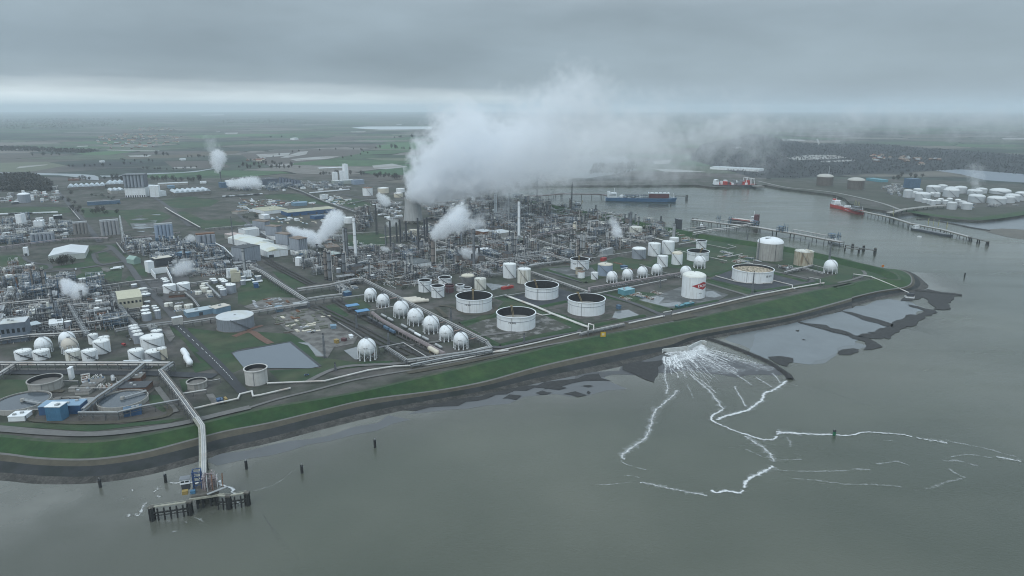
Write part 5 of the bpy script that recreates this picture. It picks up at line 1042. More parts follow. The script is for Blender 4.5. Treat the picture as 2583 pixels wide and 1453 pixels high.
for i in range(7):
 x=415+i*30;building('B',(x,268-2*i+i*4),(x+22,268-2*i+i*4),16,26-i,'blue-grey cooler bay '+['nearest the power block','second from the power block','third from the power block','in the middle of the row','third from the right end','second from the right end','at the right end of the row'][i],wall=mat('navy_cooler',(.12,.145,.19),.6,.2,.3),roof=STEELD,name='air_cooler',cat='cooler',group='row of tall air coolers at the back')
building('B',(815,122),(1075,110),30,9,'long pale farm hall beyond the plant',wall=CONC,roof=ROOFL,kind='gable')
building('B',(270,560),(500,535),70,8,'low workshop with a yellowish roof, left half',wall=WHITE,roof=mat('yellowish_roof',(.36,.36,.27),.8,.15,.06),lm='yellowish workshop')
building('B',(500,580),(985,535),48,9,'long blue-walled workshop with a yellowish roof',wall=BLUE,roof=mat('yellowish_roof',(.36,.36,.27)),win=0,doors=6,lm='blue-walled workshop')
building('B',(560,478),(695,468),26,8,'pale blue shed in the contractor yard',wall=BLUEL,roof=BLUEL,kind='gable')
building('B',(265,608),(320,600),22,9,'small white gabled shed by dark bushes',wall=WHITE,roof=WHITE,kind='gable')
building('B',(770,610),(880,595),20,7,'small navy shed right of the blue-walled workshop',wall=BLUE,roof=BLUES)
building('B',(0,560),(105,545),24,6,'brownish low hut at the left of the contractor yard',wall=CONC,roof=ROOFR)
building('B',(840,410),(900,405),14,12,'white cabin block in the contractor yard',wall=WHITE,roof=ROOFL)
building('B',(1765,1100),(1935,1075),36,7,'low dark grey flat-roofed building with white eaves in the units',wall=WHITE,roof=mat('slate_flat_roof',(.10,.115,.12),.9,.15,.1),lm='low dark-roofed building')
building('B',(2450,965),(2545,950),20,8,'small white plant house right of the tall dark stack',wall=WHITE,roof=WHITE,lm='small white plant house')
building('C',(240,800),(370,780),36,10,'pale blue-white roofed hall left of the slender white stack',wall=CONC,roof=ROOFL)
building('C',(80,775),(170,760),30,8,'grey roofed hall with rusty wall in drifting steam',wall=RUST,roof=ROOFL)
building('C',(430,870),(520,855),22,9,'dark green roofed open hall beside the slender white stack',wall=STEELD,roof=mat('dark_green_roof',(.10,.12,.10),.8,.2,.1))
building('C2',(1885,580),(1985,560),14,7,'small teal cabin on the grass of the tank farm',wall=TEAL,roof=mat('light_teal_roof',(.24,.42,.47),.6,.1,.1),lm='teal cabin')
building('C',(1270,985),(1375,955),7,11,'pale portal frame over the pipe rack crossing',wall=STEELL,roof=STEELL,name='pipe_portal',cat='portal')
building('A2',(1195,722),(1432,690),48,14,'pale yellow process hall with ribbed yellow roof at the left',wall=YELL,roof=mat('yellow_ribbed_roof',(.46,.45,.34),.7,.1,.5),kind='gable',rise=4,win=6,lm='pale yellow process hall')
building('A2',(1875,800),(2145,752),16,6,'long light blue shed, left part, beside the grey yard',wall=BLUEL,roof=mat('pale_blue_roof',(.40,.47,.50),.6,.1,.1),doors=1,lm='long light blue shed')
building('A2',(2160,765),(2310,728),16,7,'light blue shed with a beige roof, right part',wall=BLUEL,roof=mat('beige_roof',(.50,.48,.42),.7,.15,.1))
building('A2',(1690,605),(1850,590),22,3.5,'low dark red-brown roofed building behind the grey yard',wall=BRICK,roof=mat('dark_brown_roof',(.06,.055,.05),.9,.2,.2))
building('A',(1490,1145),(1550,1135),14,17,'narrow white stair tower building in the middle left units',wall=WHITEP,roof=WHITE)
building('A',(1560,1085),(1730,1060),18,13,'cream-roofed steel hall above the white walled bund',wall=STEELD,roof=mat('beige_roof',(.5,.48,.42)))
building('A',(1860,1000),(1920,985),20,9,'small light blue roofed shelter amid the middle left units',wall=BLUES,roof=BLUEL)
building('A',(1340,1060),(1410,1045),18,8,'rounded pale green tent beside the left road',wall=mat('tent_green',(.25,.36,.32),.6,.1,.1),roof=mat('tent_green',(.25,.36,.32)),kind='gable',ridge='v',rise=5,name='storage_tent',cat='tent')
building('A2',(500,935),(640,915),18,8,'white flat building amid pipe racks at the lower left',wall=WHITE,roof=WHITE,win=6,lm='white flat building')
building('A2',(330,945),(425,925),16,8,'small pale blue-roofed hut at the lower left units',wall=STEEL,roof=mat('pale_blue_roof',(.4,.47,.5)))
building('A2',(25,1060),(285,1030),22,22,'tall blue-grey steel boiler house at the left edge',wall=mat('boiler_house_blue',(.13,.16,.20),.6,.2,.2),roof=ROOFL,win=5,lm='blue-grey boiler house',name='boiler_house')
def bay(t,X,Y,h):
 for i in range(5):MB().box(-X+2*X*i/5+.2,-X+2*X*i/5+1.2,-Y-.14,-Y+.02,0,h).build('wall_panel',BRB,t,smooth=False)
BRB=mat('bright_blue_cladding',(.055,.155,.26),.5,.12,.3)
building('E',(470,730),(620,730),10,13,'bright blue panelled building with a white roof by the clarifiers',wall=BRB,roof=WHITEP,deco=bay,lm='bright blue building')
building('E',(395,672),(810,655),13,8,'long blue roofed building behind the bright blue one',wall=BLUE,roof=mat('mid_blue_roof',(.20,.31,.42),.6,.12,.2))
building('E',(85,728),(250,722),11,4,'low white container-like tank house at the lower left',wall=WHITEP,roof=WHITEP)
building('E',(1185,448),(1465,438),15,5,'dark red brick building with a dark flat roof',wall=BRICK,roof=STEELD,win=8,lm='red brick building')
building('E',(1240,350),(1410,340),14,5,'brown flat building behind the brick one',wall=BRICK,roof=CONCD)
building('E',(1240,690),(1420,660),8,6,'navy blue container house under the front rack',wall=BLUE,roof=BLUES,doors=0)
building('E',(1215,200),(1505,195),7,6,'long grey hut below the bottom pipe rack',wall=mat('grey_paint',(.33,.35,.37)),roof=ROOFL)
building('E',(690,310),(722,308),6,11,'small white tower block by the concrete basin',wall=WHITEP,roof=WHITEP)
for x,y,w_,l in[(1110,735,75,'left'),(1200,790,95,'right')]:
 c_=P('B2',x+w_/2,y);t_=thing('loading_shelter','blue-roofed rail loading shelter, '+l+' one of two','shelter',c_,GA,'blue rail loading shelters');taken(c_,9)
 for px in(-6,6):
  for py in(-3.5,3.5):MB().bar((px,py,0),(px,py,8),.5).build('post',STEELD,t_)
 MB().box(-8,8,-5,5,8,8.6).build('roof',mat('shelter_blue',(.10,.25,.43),.6,.1,.1),t_,smooth=False);MB().box(-6,6,-3,3,3.8,4.1).build('platform',STEEL,t_,smooth=False)
LM.append(('blue rail shelters',P('B2',1200,790)))
building('B2',(1085,585),(1045,575),9,5,'small bright blue hut right of the long pipe bridge',wall=BLUE,roof=BLUEL)
building('B2',(575,715),(720,690),10,6,'grey row of cabins under the pipe rack by the yard',wall=STEEL,roof=STEELL)
for a,b_,l in[((1520,365),(1670,345),'rear'),((1670,345),(1725,460),'right'),((1515,365),(1560,420),'left')]:
 p,q2=P('A2',*a),P('A2',*b_);d=(q2-p);t_=MB().box(0,d.length,-.4,.4,0,9).build('white_wall',WHITEP,None,smooth=False);t_.location=p;t_.rotation_euler=(0,0,math.atan2(d.y,d.x));tag(t_,'high white '+l+' wall around the small white-capped tanks','wall','white walls round the small tanks')
for i in range(4):
 p=P('B2',1690+i*40,628-12*i+i*20);t_=MB().tube((-13,0,2.6),(13,0,2.6),2.3,14).build('bullet_tank',mat('cream_bullet',(.55,.52,.45),.6,.12,.2),None);t_.location=p;t_.rotation_euler=(0,0,R(20));taken(p,8)
 tag(t_,'cream horizontal bullet tank beside the diagonal rack, '+['farthest','second farthest','second nearest','nearest'][i]+' of four','tank','cream bullet tanks')
for i in range(2):
 p=P('A2',1855+30*i,1195+70*i);t_=thing('bullet_tank','fat white horizontal bullet tank by the left park, '+['rear','front'][i]+' one','tank',p,R(-55),'fat white bullet tanks');taken(p,10)
 b=MB().tube((-9,0,5),(9,0,5),3.0,20);b.sph(3.0,(-9,0,5),20,10);b.sph(3.0,(9,0,5),20,10);b.build('vessel',WHITEP,t_)
 for x in(-6,6):MB().cbox(x,0,1.2,6,0,3).build('saddle',CONC,t_,smooth=False)
LM.append(('fat white bullet tanks',P('A2',1870,1230)))
def clarifier(reg,xc,yb,wpx,yt,label,ang,lm):
 c,r,h=place(reg,xc,yb,wpx,yt);h=4.5;taken(c,r+2);t=thing('clarifier',label,'clarifier',c,0,'round clarifier basins');LM.append((lm,c))
 MB().lathe([(r,0),(r,h),(r-.7,h),(r-.7,h-1.6)],72).build('wall',CONC,t)
 MB().lathe([(r-1.6,h-.9),(r-1.6,h-.4),(r-1.9,h-.4),(r-1.9,h-.9)],72).build('weir_ring',CONCD,t)
 MB().disc(r-.7,h-.9,72).build('water_surface',mat('clarifier_water',(.05,.065,.08),.15,.1,.05),t)
 b=MB();ca,sa=math.cos(ang),math.sin(ang);b.bar((0,0,h+.6),(ca*(r-.3),sa*(r-.3),h+.6),2.2,.4)
 for s_ in(-1,1):b.bar((-sa*s_,ca*s_,h+1.6),(ca*(r-.3)-sa*s_,sa*(r-.3)+ca*s_,h+1.6),.2)
 b.build('bridge',STEELL,t,smooth=False);MB().cyl(1.8,h-.9,h+1.4,16).build('centre_well',CONC,t)
clarifier('E',252,645,495,620,'large round clarifier basin with a bridge at the left edge',R(-20),'left clarifier')
clarifier('E',1245,625,462,600,'large round clarifier basin with a bridge left of the jetty pipe bridge',R(48),'right clarifier')
for x,y,l in[(640,525,'left'),(800,535,'right')]:
 c_=P('E',x,y);t_=thing('selector_tank','oblong concrete basin with dark liquid, '+l+' one between the clarifiers','basin',c_,R(8),'oblong basins');taken(c_,9)
 pts=[(8*math.cos(a)+(6 if math.cos(a)>0 else-6),7*math.sin(a))for a in[2*math.pi*i/24+.01 for i in range(24)]]
 MB().prism(pts,0,1.5).build('basin',CONC,t_,smooth=False);MB().prism([(p[0]*.9,p[1]*.88)for p in pts],1.4,1.56).build('liquid_surface',CONCD if l=='left' else PUDDLE,t_,smooth=False);MB().pipe([(-10,-3,1.8),(3,-3,1.8),(6,0,1.8),(3,3,1.8),(-6,3,1.8)],.35,6).build('baffle',WHITEP if l=='right' else BLACK,t_)
for i,(x,y,w_,d_)in enumerate([(880,400,150,9),(820,460,140,9),(560,540,60,6),(960,360,120,8),(720,430,70,7)]):
 building('E',(x-w_/2,y),(x+w_/2,y-4),d_,2.5,'low grey concrete treatment basin, '+['left of the brick building','in front of the first basin','beside the left clarifier','nearest the slanted bridge','by the round concrete basin tank'][i],wall=CONC,roof=CONCD,name='treatment_basin',cat='basin',group='rectangular treatment basins')
for i,(x,m)in enumerate([(2200,BLUE),(2235,BLUES),(2262,YELP)]):
 building('E',(x-18,548-4*i),(x+14,540-4*i),5,3,['bright blue','dark blue','yellow'][i]+' waste container by the pale slab',wall=m,roof=m,name='container',cat='container',group='containers by the pale slab')
def veh(reg,x,y,ang,label,kind='car',m=WHITEP,group=None):
 p=P(reg,x,y);p.z=1.05
 t=thing({'car':'parked_car','truck':'tank_truck','van':'van'}[kind],label,{'car':'car','truck':'truck','van':'van'}[kind],p,ang,group)
 if kind=='car':
  b=MB().box(-2.1,2.1,-.9,.9,.45,1.0);b.build('body',m,t);MB().add([(-1.5,-.8,1),(1.1,-.8,1),(1.1,.8,1),(-1.5,.8,1),(-1.0,-.7,1.55),(.5,-.7,1.55),(.5,.7,1.55),(-1.0,.7,1.55)],[(4,5,6,7),(0,1,5,4),(1,2,6,5),(2,3,7,6),(3,0,4,7)]).build('cabin',GLASS,t,smooth=False);L_=1.35
 elif kind=='van':
  MB().box(-2.8,2.0,-1.0,1.0,.5,2.4).build('body',m,t);MB().box(2.0,2.9,-.95,.95,.5,1.4).build('cab',m,t);MB().box(1.9,2.5,-.9,.9,1.4,2.2).build('windscreen',GLASS,t);L_=1.9
 else:
  MB().tube((-8,0,2.4),(4,0,2.4),1.35,14).build('tank',m,t);MB().box(4.6,7,-1.25,1.25,.8,3.4).build('cab',WHITEP,t);MB().box(-8,4.6,-.5,.5,.7,1.1).build('chassis',STEELD,t);L_=5.5
 for x_ in(-L_,L_):
  for y_ in(-.85,.85):MB().tube((x_,y_-.15,.4),(x_,y_+.15,.4),.42,10).build('wheel',TYRE,t)
veh('A2',1165,325,R(40),'white tank truck on the striped parking ground, rear one','truck',WHITEP,'tank trucks on the striped ground');veh('A2',1190,312,R(40),'white tank truck on the striped parking ground, front one','truck',WHITEP,'tank trucks on the striped ground')
veh('A2',760,325,R(-60),'white van on the road before the left works','van');veh('A2',995,385,R(-55),'white tank truck beside the left flare frames','truck');veh('A2',1240,1085,R(-30),'red truck beside the left tank park','van',RED)
veh('A2',345,375,R(-60),'white van at the foot of the taller brown stack','van');veh('A2',1270,995,R(-55),'dark car parked between the grey tank rows','car',STEELD);veh('A2',1300,1030,R(-55),'silver car parked between the grey tank rows','car',STEELL)
veh('B2',690,1385,R(20),'dark blue car on the yard below the pond','car',BLUE);veh('A2',1965,655,R(-60),'white car in the grey yard','car');veh('B2',750,955,R(10),'black car on the pale storage yard','car',STEELD)
building('B2',(930,915),(985,910),7,4,'bright blue tarpaulin-covered stack on the pale yard',wall=BLUEL,roof=BLUEL,kind='gable',name='covered_stack',cat='stack');building('B2',(985,1063),(1015,1055),5,4,'yellow machine cabin on the pale yard',wall=YELP,roof=YELP,name='site_cabin',cat='cabin');building('B2',(1125,1010),(1155,1005),6,3,'white site cabin at the edge of the pale yard',wall=WHITEP,roof=WHITEP,name='site_cabin',cat='cabin');building('B2',(1070,1040),(1090,1030),5,3,'dark red site cabin on the pale yard',wall=MAROON,roof=MAROON,name='site_cabin',cat='cabin')
building('B2',(385,745),(455,735),8,6,'light blue cabin at the corner of the pale yard',wall=BLUEL,roof=BLUEL,name='site_cabin',cat='cabin');building('B2',(165,505),(210,500),8,6,'deep blue cabin on the left gravel yard',wall=BLUE,roof=BLUE,name='site_cabin',cat='cabin')
building('C2',(1670,232),(1705,222),6,4,'red cabin left of the gravel yard in the tank farm',wall=RED,roof=RED,name='site_cabin',cat='cabin');building('C2',(1875,305),(1915,298),8,3,'blue cabin on the gravel yard in the tank farm',wall=BLUE,roof=BLUES,name='site_cabin',cat='cabin');building('C2',(1825,720),(1850,715),5,5,'dark blue cube cabin right of the right open tank',wall=BLUES,roof=BLUES,name='site_cabin',cat='cabin')
building('C2',(670,520),(775,500),5,3,'red roofed manifold shelter by the tank farm pipes',wall=RED,roof=mat('red_manifold',(.30,.04,.03),.6,.2,.3),name='manifold_shelter',cat='shelter')
for i,(x,y,l)in enumerate([(2140,2570-1660,'teal skid beside the path'),(0,0,'')][:1]):
 building('D2',(835,915),(900,900),6,4,'dark teal pump skid by the dike road, left one',wall=mat('dark_teal',(.03,.10,.11),.6,.2,.2),roof=TEAL,name='pump_skid',cat='skid');building('D2',(915,898),(995,880),6,4.5,'dark teal pump skid by the dike road, right one',wall=mat('dark_teal',(.03,.10,.11)),roof=TEAL,name='pump_skid',cat='skid')
p=P('C2',1668,1010,6.9);t_=thing('warning_sign','yellow square warning board on the dike crest','sign',p,0);MB().box(-3,3,-.1,.1,2.5,8).build('board',mat('sign_yellow',(.50,.33,.02),.6,.1,.3),t_,smooth=False);MB().box(-1.4,1.4,-.14,-.1,4,6.6).build('symbol',mat('sign_pale',(.55,.5,.35),.6,.1,.3),t_,smooth=False);MB().box(-3.2,-2.8,-.1,.1,0,8).build('post',STEELD,t_,smooth=False);MB().box(2.8,3.2,-.1,.1,0,8).build('post',STEELD,t_,smooth=False)
p=P('D',1403,908,6.9);t_=thing('marker_board','small orange board on the dike at the tip','sign',p,0);MB().box(-2,2,-.1,.1,1.5,5).build('board',mat('sign_orange',(.48,.16,.03),.6,.1,.3),t_,smooth=False);MB().box(-.2,.2,-.1,.1,0,1.5).build('post',STEELD,t_,smooth=False)
# ==== pipe racks and pipelines
rack('B2',[(920,395),(1250,410),(1700,640),(2480,1030)][1:],9,9,'long diagonal pipe rack behind the row of spheres',6,lm='diagonal rack behind the spheres')
rack('B2',[(2480,1030),(2530,1095)],8,8,'short rack corner right of the nearest sphere',4)
rack('B2',[(2530,1095),(2300,1140),(1690,1222)],7,8,'low pipe rack in front of the nearest sphere',4,lm='rack before the nearest sphere')
rack('B2',[(1690,1222),(1480,1085)],6,8,'pipe rack running back to the lone sphere',3)
rack('B2',[(1480,1085),(1655,1050)],4,7,'short pipe bridge over the tracks by the lamp mast',2,levels=1)
rack('B2',[(1410,1100),(1480,1085)],4,7,'short pipe bridge from the lone sphere',2,levels=1)
rack('B2',[(1655,1050),(1940,1222)],3,3,'low pipe run along the tracks to the front rack',2,levels=1)
rack('B2',[(1730,1270),(2130,1190),(2540,1125)],5,6,'pipe rack beside the dike road below the spheres',5,pm=PIPEG)
rack('B2',[(600,512),(920,468),(1180,410),(1250,405)],10,11,'pipe bridge in front of the brown columns, upper one',6,lm='upper pipe bridge')
rack('B2',[(700,610),(860,585),(1040,565)],11,12,'broad pipe bridge spanning the tracks, lower one',6,lm='lower pipe bridge')
rack('B2',[(1040,600),(1280,570)],5,6,'pipe run from the broad bridge to the farthest sphere',3,levels=1)
rack('B2',[(120,285),(230,330),(460,480),(690,625)],9,9,'long pipe rack along the warehouse road to the broad bridge',6,lm='rack along the warehouse road')
rack('B2',[(125,740),(380,700),(690,655)],8,8,'pipe rack from the ribbed grey tank to the broad bridge',4)
rack('A2',[(1150,918),(1300,890),(1720,838)],8,9,'pipe rack from the lower left units to the road portal',5)
rack('A2',[(1835,845),(2190,790)],7,8,'pipe rack from the road portal to the ribbed grey tank',4)
building('A2',(1735,880),(1835,862),6,9,'pale portal carrying pipes over the dark access road',wall=mat('portal_grey',(.42,.42,.40),.7,.15,.2),roof=WHITE,name='pipe_portal',cat='portal')
rack('B2',[(1210,748),(1380,718),(1560,688)],4,7,'single white pipe bridge past the second sphere',1,levels=1,pm=PIPEW,r=.9)
rack('B2',[(1340,740),(1430,810),(1700,960),(2060,1150)],6,7,'pinkish loading rack along the tank wagon track',5,pm=TUBW,fm=TUBW,lm='pinkish loading rack')
rack('B2',[(1000,845),(1150,935),(1240,1000)],3,4,'low pipe run at the edge of the storage yard',2,levels=1)
for i,(x,y,x2,y2,l)in enumerate([(2310,1020,2400,1000,'nearest sphere'),(2160,940,2260,915,'second nearest sphere'),(2020,855,2090,838,'third nearest sphere'),(1520,612,1610,600,'second farthest sphere')]):
 rack('B2',[(x,y),(x2,y2)],2,7,'short rusty pipe bridge from the '+l+' to the rack',1,levels=1,pm=mat('rusty_pink_pipe',(.40,.29,.25),.6,.2,.2),r=.6,group='pipe bridges from the spheres')
rack('C2',[(0,1205),(250,1160),(550,1085)],6,6,'front pipe rack reaching the near right rack corner',4)
pipeline('C2',[(555,1160),(1000,1065),(1440,960)],'white pipeline along the dike in front of the open tanks',.8,1.8,n=1)
rack('C2',[(1440,960),(1530,935),(1880,860)],6,5,'walkway-topped pipe rack by the dike pump station',4,fm=STEEL,walk=True,lm='dike pump station rack')
rack('C2',[(1520,930),(1525,865),(1575,880),(1575,930)],2,9,'white pipe arch over the dike pump station',1,levels=1,pm=PIPEW,r=.9)
pipeline('C2',[(1930,865),(2280,795)],'white pipeline from the pump station to the first arch',.8,1.8)
rack('D2',[(690,950),(770,935)],2.5,9,'white pipe arch over the tank farm road',1,levels=1,pm=PIPEW,r=1.0)
pipeline('D2',[(775,978),(1200,880),(1600,785),(2000,710),(2290,660)],'long white pipeline along the dike road to the tip',1.0,1.8)
pipeline('D2',[(345,1065),(500,1030),(690,990)],'white pipeline from the pump station along the dike verge',.9,1.8)
rack('D2',[(2140,595),(2255,615),(2255,655),(2290,658)],2,6,'white bent pipe arch at the end of the long pipeline',1,levels=1,pm=PIPEW,r=.8)
pipeline('D2',[(1210,588),(1400,640),(1520,660),(1770,660),(1772,630),(1975,680),(1975,710),(2000,718)],'white pipe skirting the pebble-roofed open tank',.6,1.6)
pipeline('C2',[(690,585),(1000,700),(1160,770),(1470,888),(1520,905)],'white diagonal pipeline between the large open tanks',.9,1.8,n=2)
pipeline('C2',[(1000,765),(1060,785),(1170,768)],'short white branch pipe of the nearest open tank',.7,1.5)
rack('C2',[(690,580),(890,548)],4,4,'pale pipe run to the tank in the dark pit',3,levels=1)
rack('C2',[(560,600),(700,570)],4,3,'pipe run right of the left large open tank',2,levels=1)
rack('C2',[(960,340),(1200,425),(1530,540)],8,7,'pipe rack from the stained tall tank to the teal cabin corner',5,lm='rack by the stained tank')
rack('C2',[(1530,540),(1530,500),(1900,440),(2440,350)],7,8,'pink-white pipe rack in front of the right-hand sphere row',5,pm=TUBW,lm='rack before the sphere row')
rack('C2',[(1540,570),(1900,500),(2300,420)],6,4,'low pipe rack in front of the pink-white one',3,levels=1)
rack('C2',[(540,365),(670,350)],6,7,'pipe rack stub left of the tall clean white tank',3)
rack('C2',[(640,215),(900,185),(1130,160)],10,10,'long pipe rack along the front of the right-hand units',6,lm='rack before the right-hand units')
rack('C2',[(1130,160),(1340,220)],9,10,'pipe rack from the units to the medium open tank',5)
rack('C2',[(830,300),(1080,255),(1330,225)],7,6,'low wide rack behind the stained tall tanks',5)
rack('C2',[(1530,208),(1680,180),(1960,140)],5,6,'white pipe run from the medium open tank to the grey lidded one',3,levels=1)
rack('C2',[(2040,265),(2280,345),(2430,390)],5,5,'white pipe run passing behind the sphere row',2,levels=1)
rack('C2',[(20,35),(250,110),(620,215)],5,8,'long straight white pipe rack crossing the centre units',3,lm='centre straight rack')
rack('C',[(1720,780),(2110,700),(2300,680)],5,5,'white pipe line running to the small landing stage',2,levels=1,pm=PIPEW,r=.9)
rack('C',[(1720,782),(1930,835)],5,5,'white pipe line bending back from the landing stage run',2,levels=1,pm=PIPEW,r=.9)
rack('D2',[(840,265),(1010,235)],6,6,'thick pale pipe run left of the small tall open tank',4,levels=1)
rack('D2',[(800,315),(920,345)],5,5,'white pipe run between the tall tanks and the wide open tank',2,levels=1,pm=PIPEW)
rack('D2',[(1140,390),(1320,430)],4,4,'white pipe run right of the wide open tank',2,levels=1,pm=PIPEW)
rack('D2',[(1115,262),(1330,305),(1410,290),(1330,265)],4,4,'thin pipe loop on the grass by the harbour dike',2,levels=1)
rack('D2',[(1330,390),(1475,360)],4,4,'low white pipe manifold behind the concrete tank lawn',3,levels=1)
rack('D2',[(1420,425),(1580,460)],3,8,'white portal pipe left of the concrete tank',2,levels=1,pm=PIPEW)
rack('D2',[(1900,540),(2180,470)],5,6,'pipe rack in front of the rusty beige tank',4)
rack('D2',[(2080,495),(2290,550)],4,6,'pipe rack running to the sphere at the dike tip',3)
rack('D2',[(2180,470),(2290,500)],3,6,'thin upper pipe to the sphere at the dike tip',1,levels=1)
pipeline('D',[(1160,990),(1300,1025),(1460,1065),(1620,1100)],'pipe bridge stepping over the dike tip to the mud',.7,8,zs=[6,8.5,4,-2])
rack('A2',[(-80,1248),(560,1250),(1290,1250),(1690,1253)],7,9,'long bottom pipe rack with a fat white pipe under the left tank park',4,r=.8,lm='bottom pipe rack')
rack('A2',[(-60,1390),(140,1265)],6,8,'slanting white pipe bridge at the lower left edge',3,pm=PIPEW)
rack('E',[(1440,140),(1290,270),(960,490),(830,600)],5,9,'slanted blue-grey lattice pipe bridge over the treatment works',4,pm=PIPEG,fm=mat('blue_grey_steel',(.16,.19,.225),.6,.2,.2),walk=True,lm='slanted lattice bridge')
rack('E',[(1720,135),(1600,215)],8,11,'pipe bridge stub from the bullet tanks to the jetty bridge',5,pm=STEELL)
rack('E',[(1600,215),(1740,390),(1830,510),(1960,690)],7.5,11,'broad jetty pipe bridge descending to the dike',4,lm='jetty pipe bridge',walk=True)
rack('E',[(790,640),(1180,640),(1420,580),(1790,515)],4,8,'silver pipe bridge curving past the right clarifier',2,pm=STEELL,r=.8)
rack('E',[(1800,460),(2060,418)],3,4,'white pipe to the small concrete tank',1,levels=1,pm=PIPEW,r=.8)
rack('E',[(2060,330),(2200,305)],2,4,'white pipe on the right of the small concrete tank',1,levels=1,pm=PIPEW,r=.6)
pipeline('E',[(1920,620),(2200,555),(2380,515),(2400,470),(2520,440),(2530,490),(2600,480),(2900,410)],'white pipeline along the dike past the waste containers',.8,1.8)
pipeline('B2',[(300,1470),(870,1447),(1300,1340),(1560,1300),(1900,1285),(2250,1225),(2540,1160),(2700,1140)],'white pipeline along the inner dike below the pond',.8,1.8)
rack('E',[(590,325),(780,325)],2,5,'white inlet pipe of the round concrete basin tank',1,levels=1,pm=PIPEW,r=.7)
rack('E',[(690,395),(1080,395)],3,3,'pale pipe along the treatment basins',1,levels=1,pm=PIPEW)
rack('E',[(250,680),(275,610),(410,610)],2,4,'white bent pipe by the left clarifier',1,levels=1,pm=PIPEW,r=.6)
rack('A2',[(1115,545),(1400,518),(1640,490)],5,8,'long white pipe rack leading to the pair of white tanks',3,lm='rack to the white tanks')
rack('A2',[(1040,478),(1290,440),(1580,412)],4,7,'pale pipe rack crossing the left road',2)
rack('A2',[(1900,455),(2110,425)],4,7,'pipe rack right of the pair of white tanks',3)
rack('A2',[(1120,560),(1200,680),(1290,800),(1360,870)],9,9,'broad silver pipe rack left of the yellow process hall',7,pm=STEELL,lm='rack by the yellow hall')
rack('A2',[(690,655),(760,780),(870,960)],10,9,'broad silver pipe rack through the lower left units',7,pm=STEELL,lm='lower left silver rack')
rack('A2',[(0,660),(300,630),(690,600)],7,9,'long pipe rack across the left units, upper one',5)
rack('A2',[(720,670),(1000,650),(1150,640)],7,8,'pipe rack behind the small white tanks of the left units',5)
rack('A2',[(230,865),(500,840),(800,795)],6,8,'pipe rack across the left units, middle one',4)
rack('A2',[(800,855),(1000,830),(1280,770)],6,8,'pipe rack right of the lower left silver rack',4)
rack('A2',[(0,1010),(300,970),(560,960),(900,930)],6,8,'pipe rack above the left tank park',4)
rack('A2',[(1850,545),(1930,610),(1990,690)],5,5,'pipe rack crossing the grey yard',3)
rack('A2',[(2060,455),(2150,540),(2200,590)],6,7,'silver pipe rack left of the right-hand grey cluster',4,pm=STEELL)
rack('A',[(0,885),(300,845),(680,800),(1080,792)],8,8,'very long pinkish pipe rack across the far left works',5,pm=TUBW,lm='very long far rack')
rack('A',[(1160,800),(1500,775),(1800,735)],6,7,'pale pipe rack in front of the flooded field',4,pm=TUBW)
rack('A',[(2050,700),(2240,685),(2576,655)],5,6,'pipe rack right of the brown-topped silo bank',3)
rack('A',[(1650,490),(1740,545),(2000,690)],5,5,'straight white pipe rack along the diagonal road',2,levels=1,pm=PIPEW,r=.8,lm='diagonal road rack')
rack('A',[(690,480),(800,610)],4,4,'white pipe run along the long straight road',2,levels=1,pm=PIPEW)
rack('A',[(1165,840),(1240,940),(1500,910)],4,6,'white pipe loop around the small flare unit',2,pm=PIPEW)
rack('A',[(2155,850),(2240,895),(2330,985)],4,12,'white covered conveyor slanting to the dark-roofed works tower',1,levels=1,pm=WHITEP,r=1.4,name='conveyor')
rack('A',[(2010,945),(2240,925)],4,9,'white pipe bridge right of the big steam cloud',2,pm=PIPEW)
rack('A',[(2380,1130),(2430,1140),(2490,1110),(2576,1120)],3,7,'thin white pipe bridge at the silver vent stack',1,levels=1,pm=PIPEW)
rack('B',[(500,280),(650,330),(860,425),(1200,540)],6,6,'long pipe rack running diagonally through the contractor yard',3,lm='contractor yard rack')
rack('B',[(0,690),(280,680)],5,6,'pipe rack behind the white warehouses',3)
rack('B',[(230,740),(320,800),(330,790)][:2],3,9,'fat silver duct between the grey silo houses',1,levels=1,pm=STEELL,r=1.6)
rack('B',[(1090,745),(1400,735)],4,5,'thin pipe rack at the back of the green lawn',2,levels=1)
rack('B',[(1420,795),(1690,768)],3,6,'cream pipe run right of the green lawn',1,levels=1,pm=CREAM,r=.9)
rack('B',[(1900,645),(1960,665)],4,10,'white pipe bridge right of the cooling tower',2,pm=PIPEW)
rack('B',[(1820,760),(1950,815)],4,9,'white pipe rack below the cream tank',2,pm=PIPEW)
rack('B',[(2000,820),(2250,905),(2560,1020)],5,9,'long white pipe rack from the thick steaming column to the right',3,pm=PIPEW)
rack('B',[(1400,975),(1620,950),(1830,930)],6,9,'pinkish pipe rack in front of the furnace stacks',4,pm=TUBW)
rack('B',[(1060,1080),(1300,1020)],8,10,'blue-grey pipe rack right of the thick grey column',5,fm=BLUES)
rack('B',[(1180,880),(1470,860)],3,3,'low pipe run along the front of the green lawn',1,levels=1)
rack('B',[(1860,600),(2100,560),(2400,540)],5,7,'pipe rack right behind the cooling tower',4)
rack('B',[(1100,450),(1300,410),(1550,420)],5,5,'pipe rack left of the tanks behind the cooling tower',3)
rack('C',[(540,780),(740,740),(980,690)],7,12,'rusty pink pipe rack across the dark right units',5,pm=TUBW)
rack('C',[(1140,690),(1330,730),(1500,800),(1700,830)],6,8,'white pipe rack from the hooked cream vessel to the tall tanks',3,pm=PIPEW)
rack('C',[(640,820),(800,870),(1000,920)],6,8,'pipe rack slanting through the right units',4)
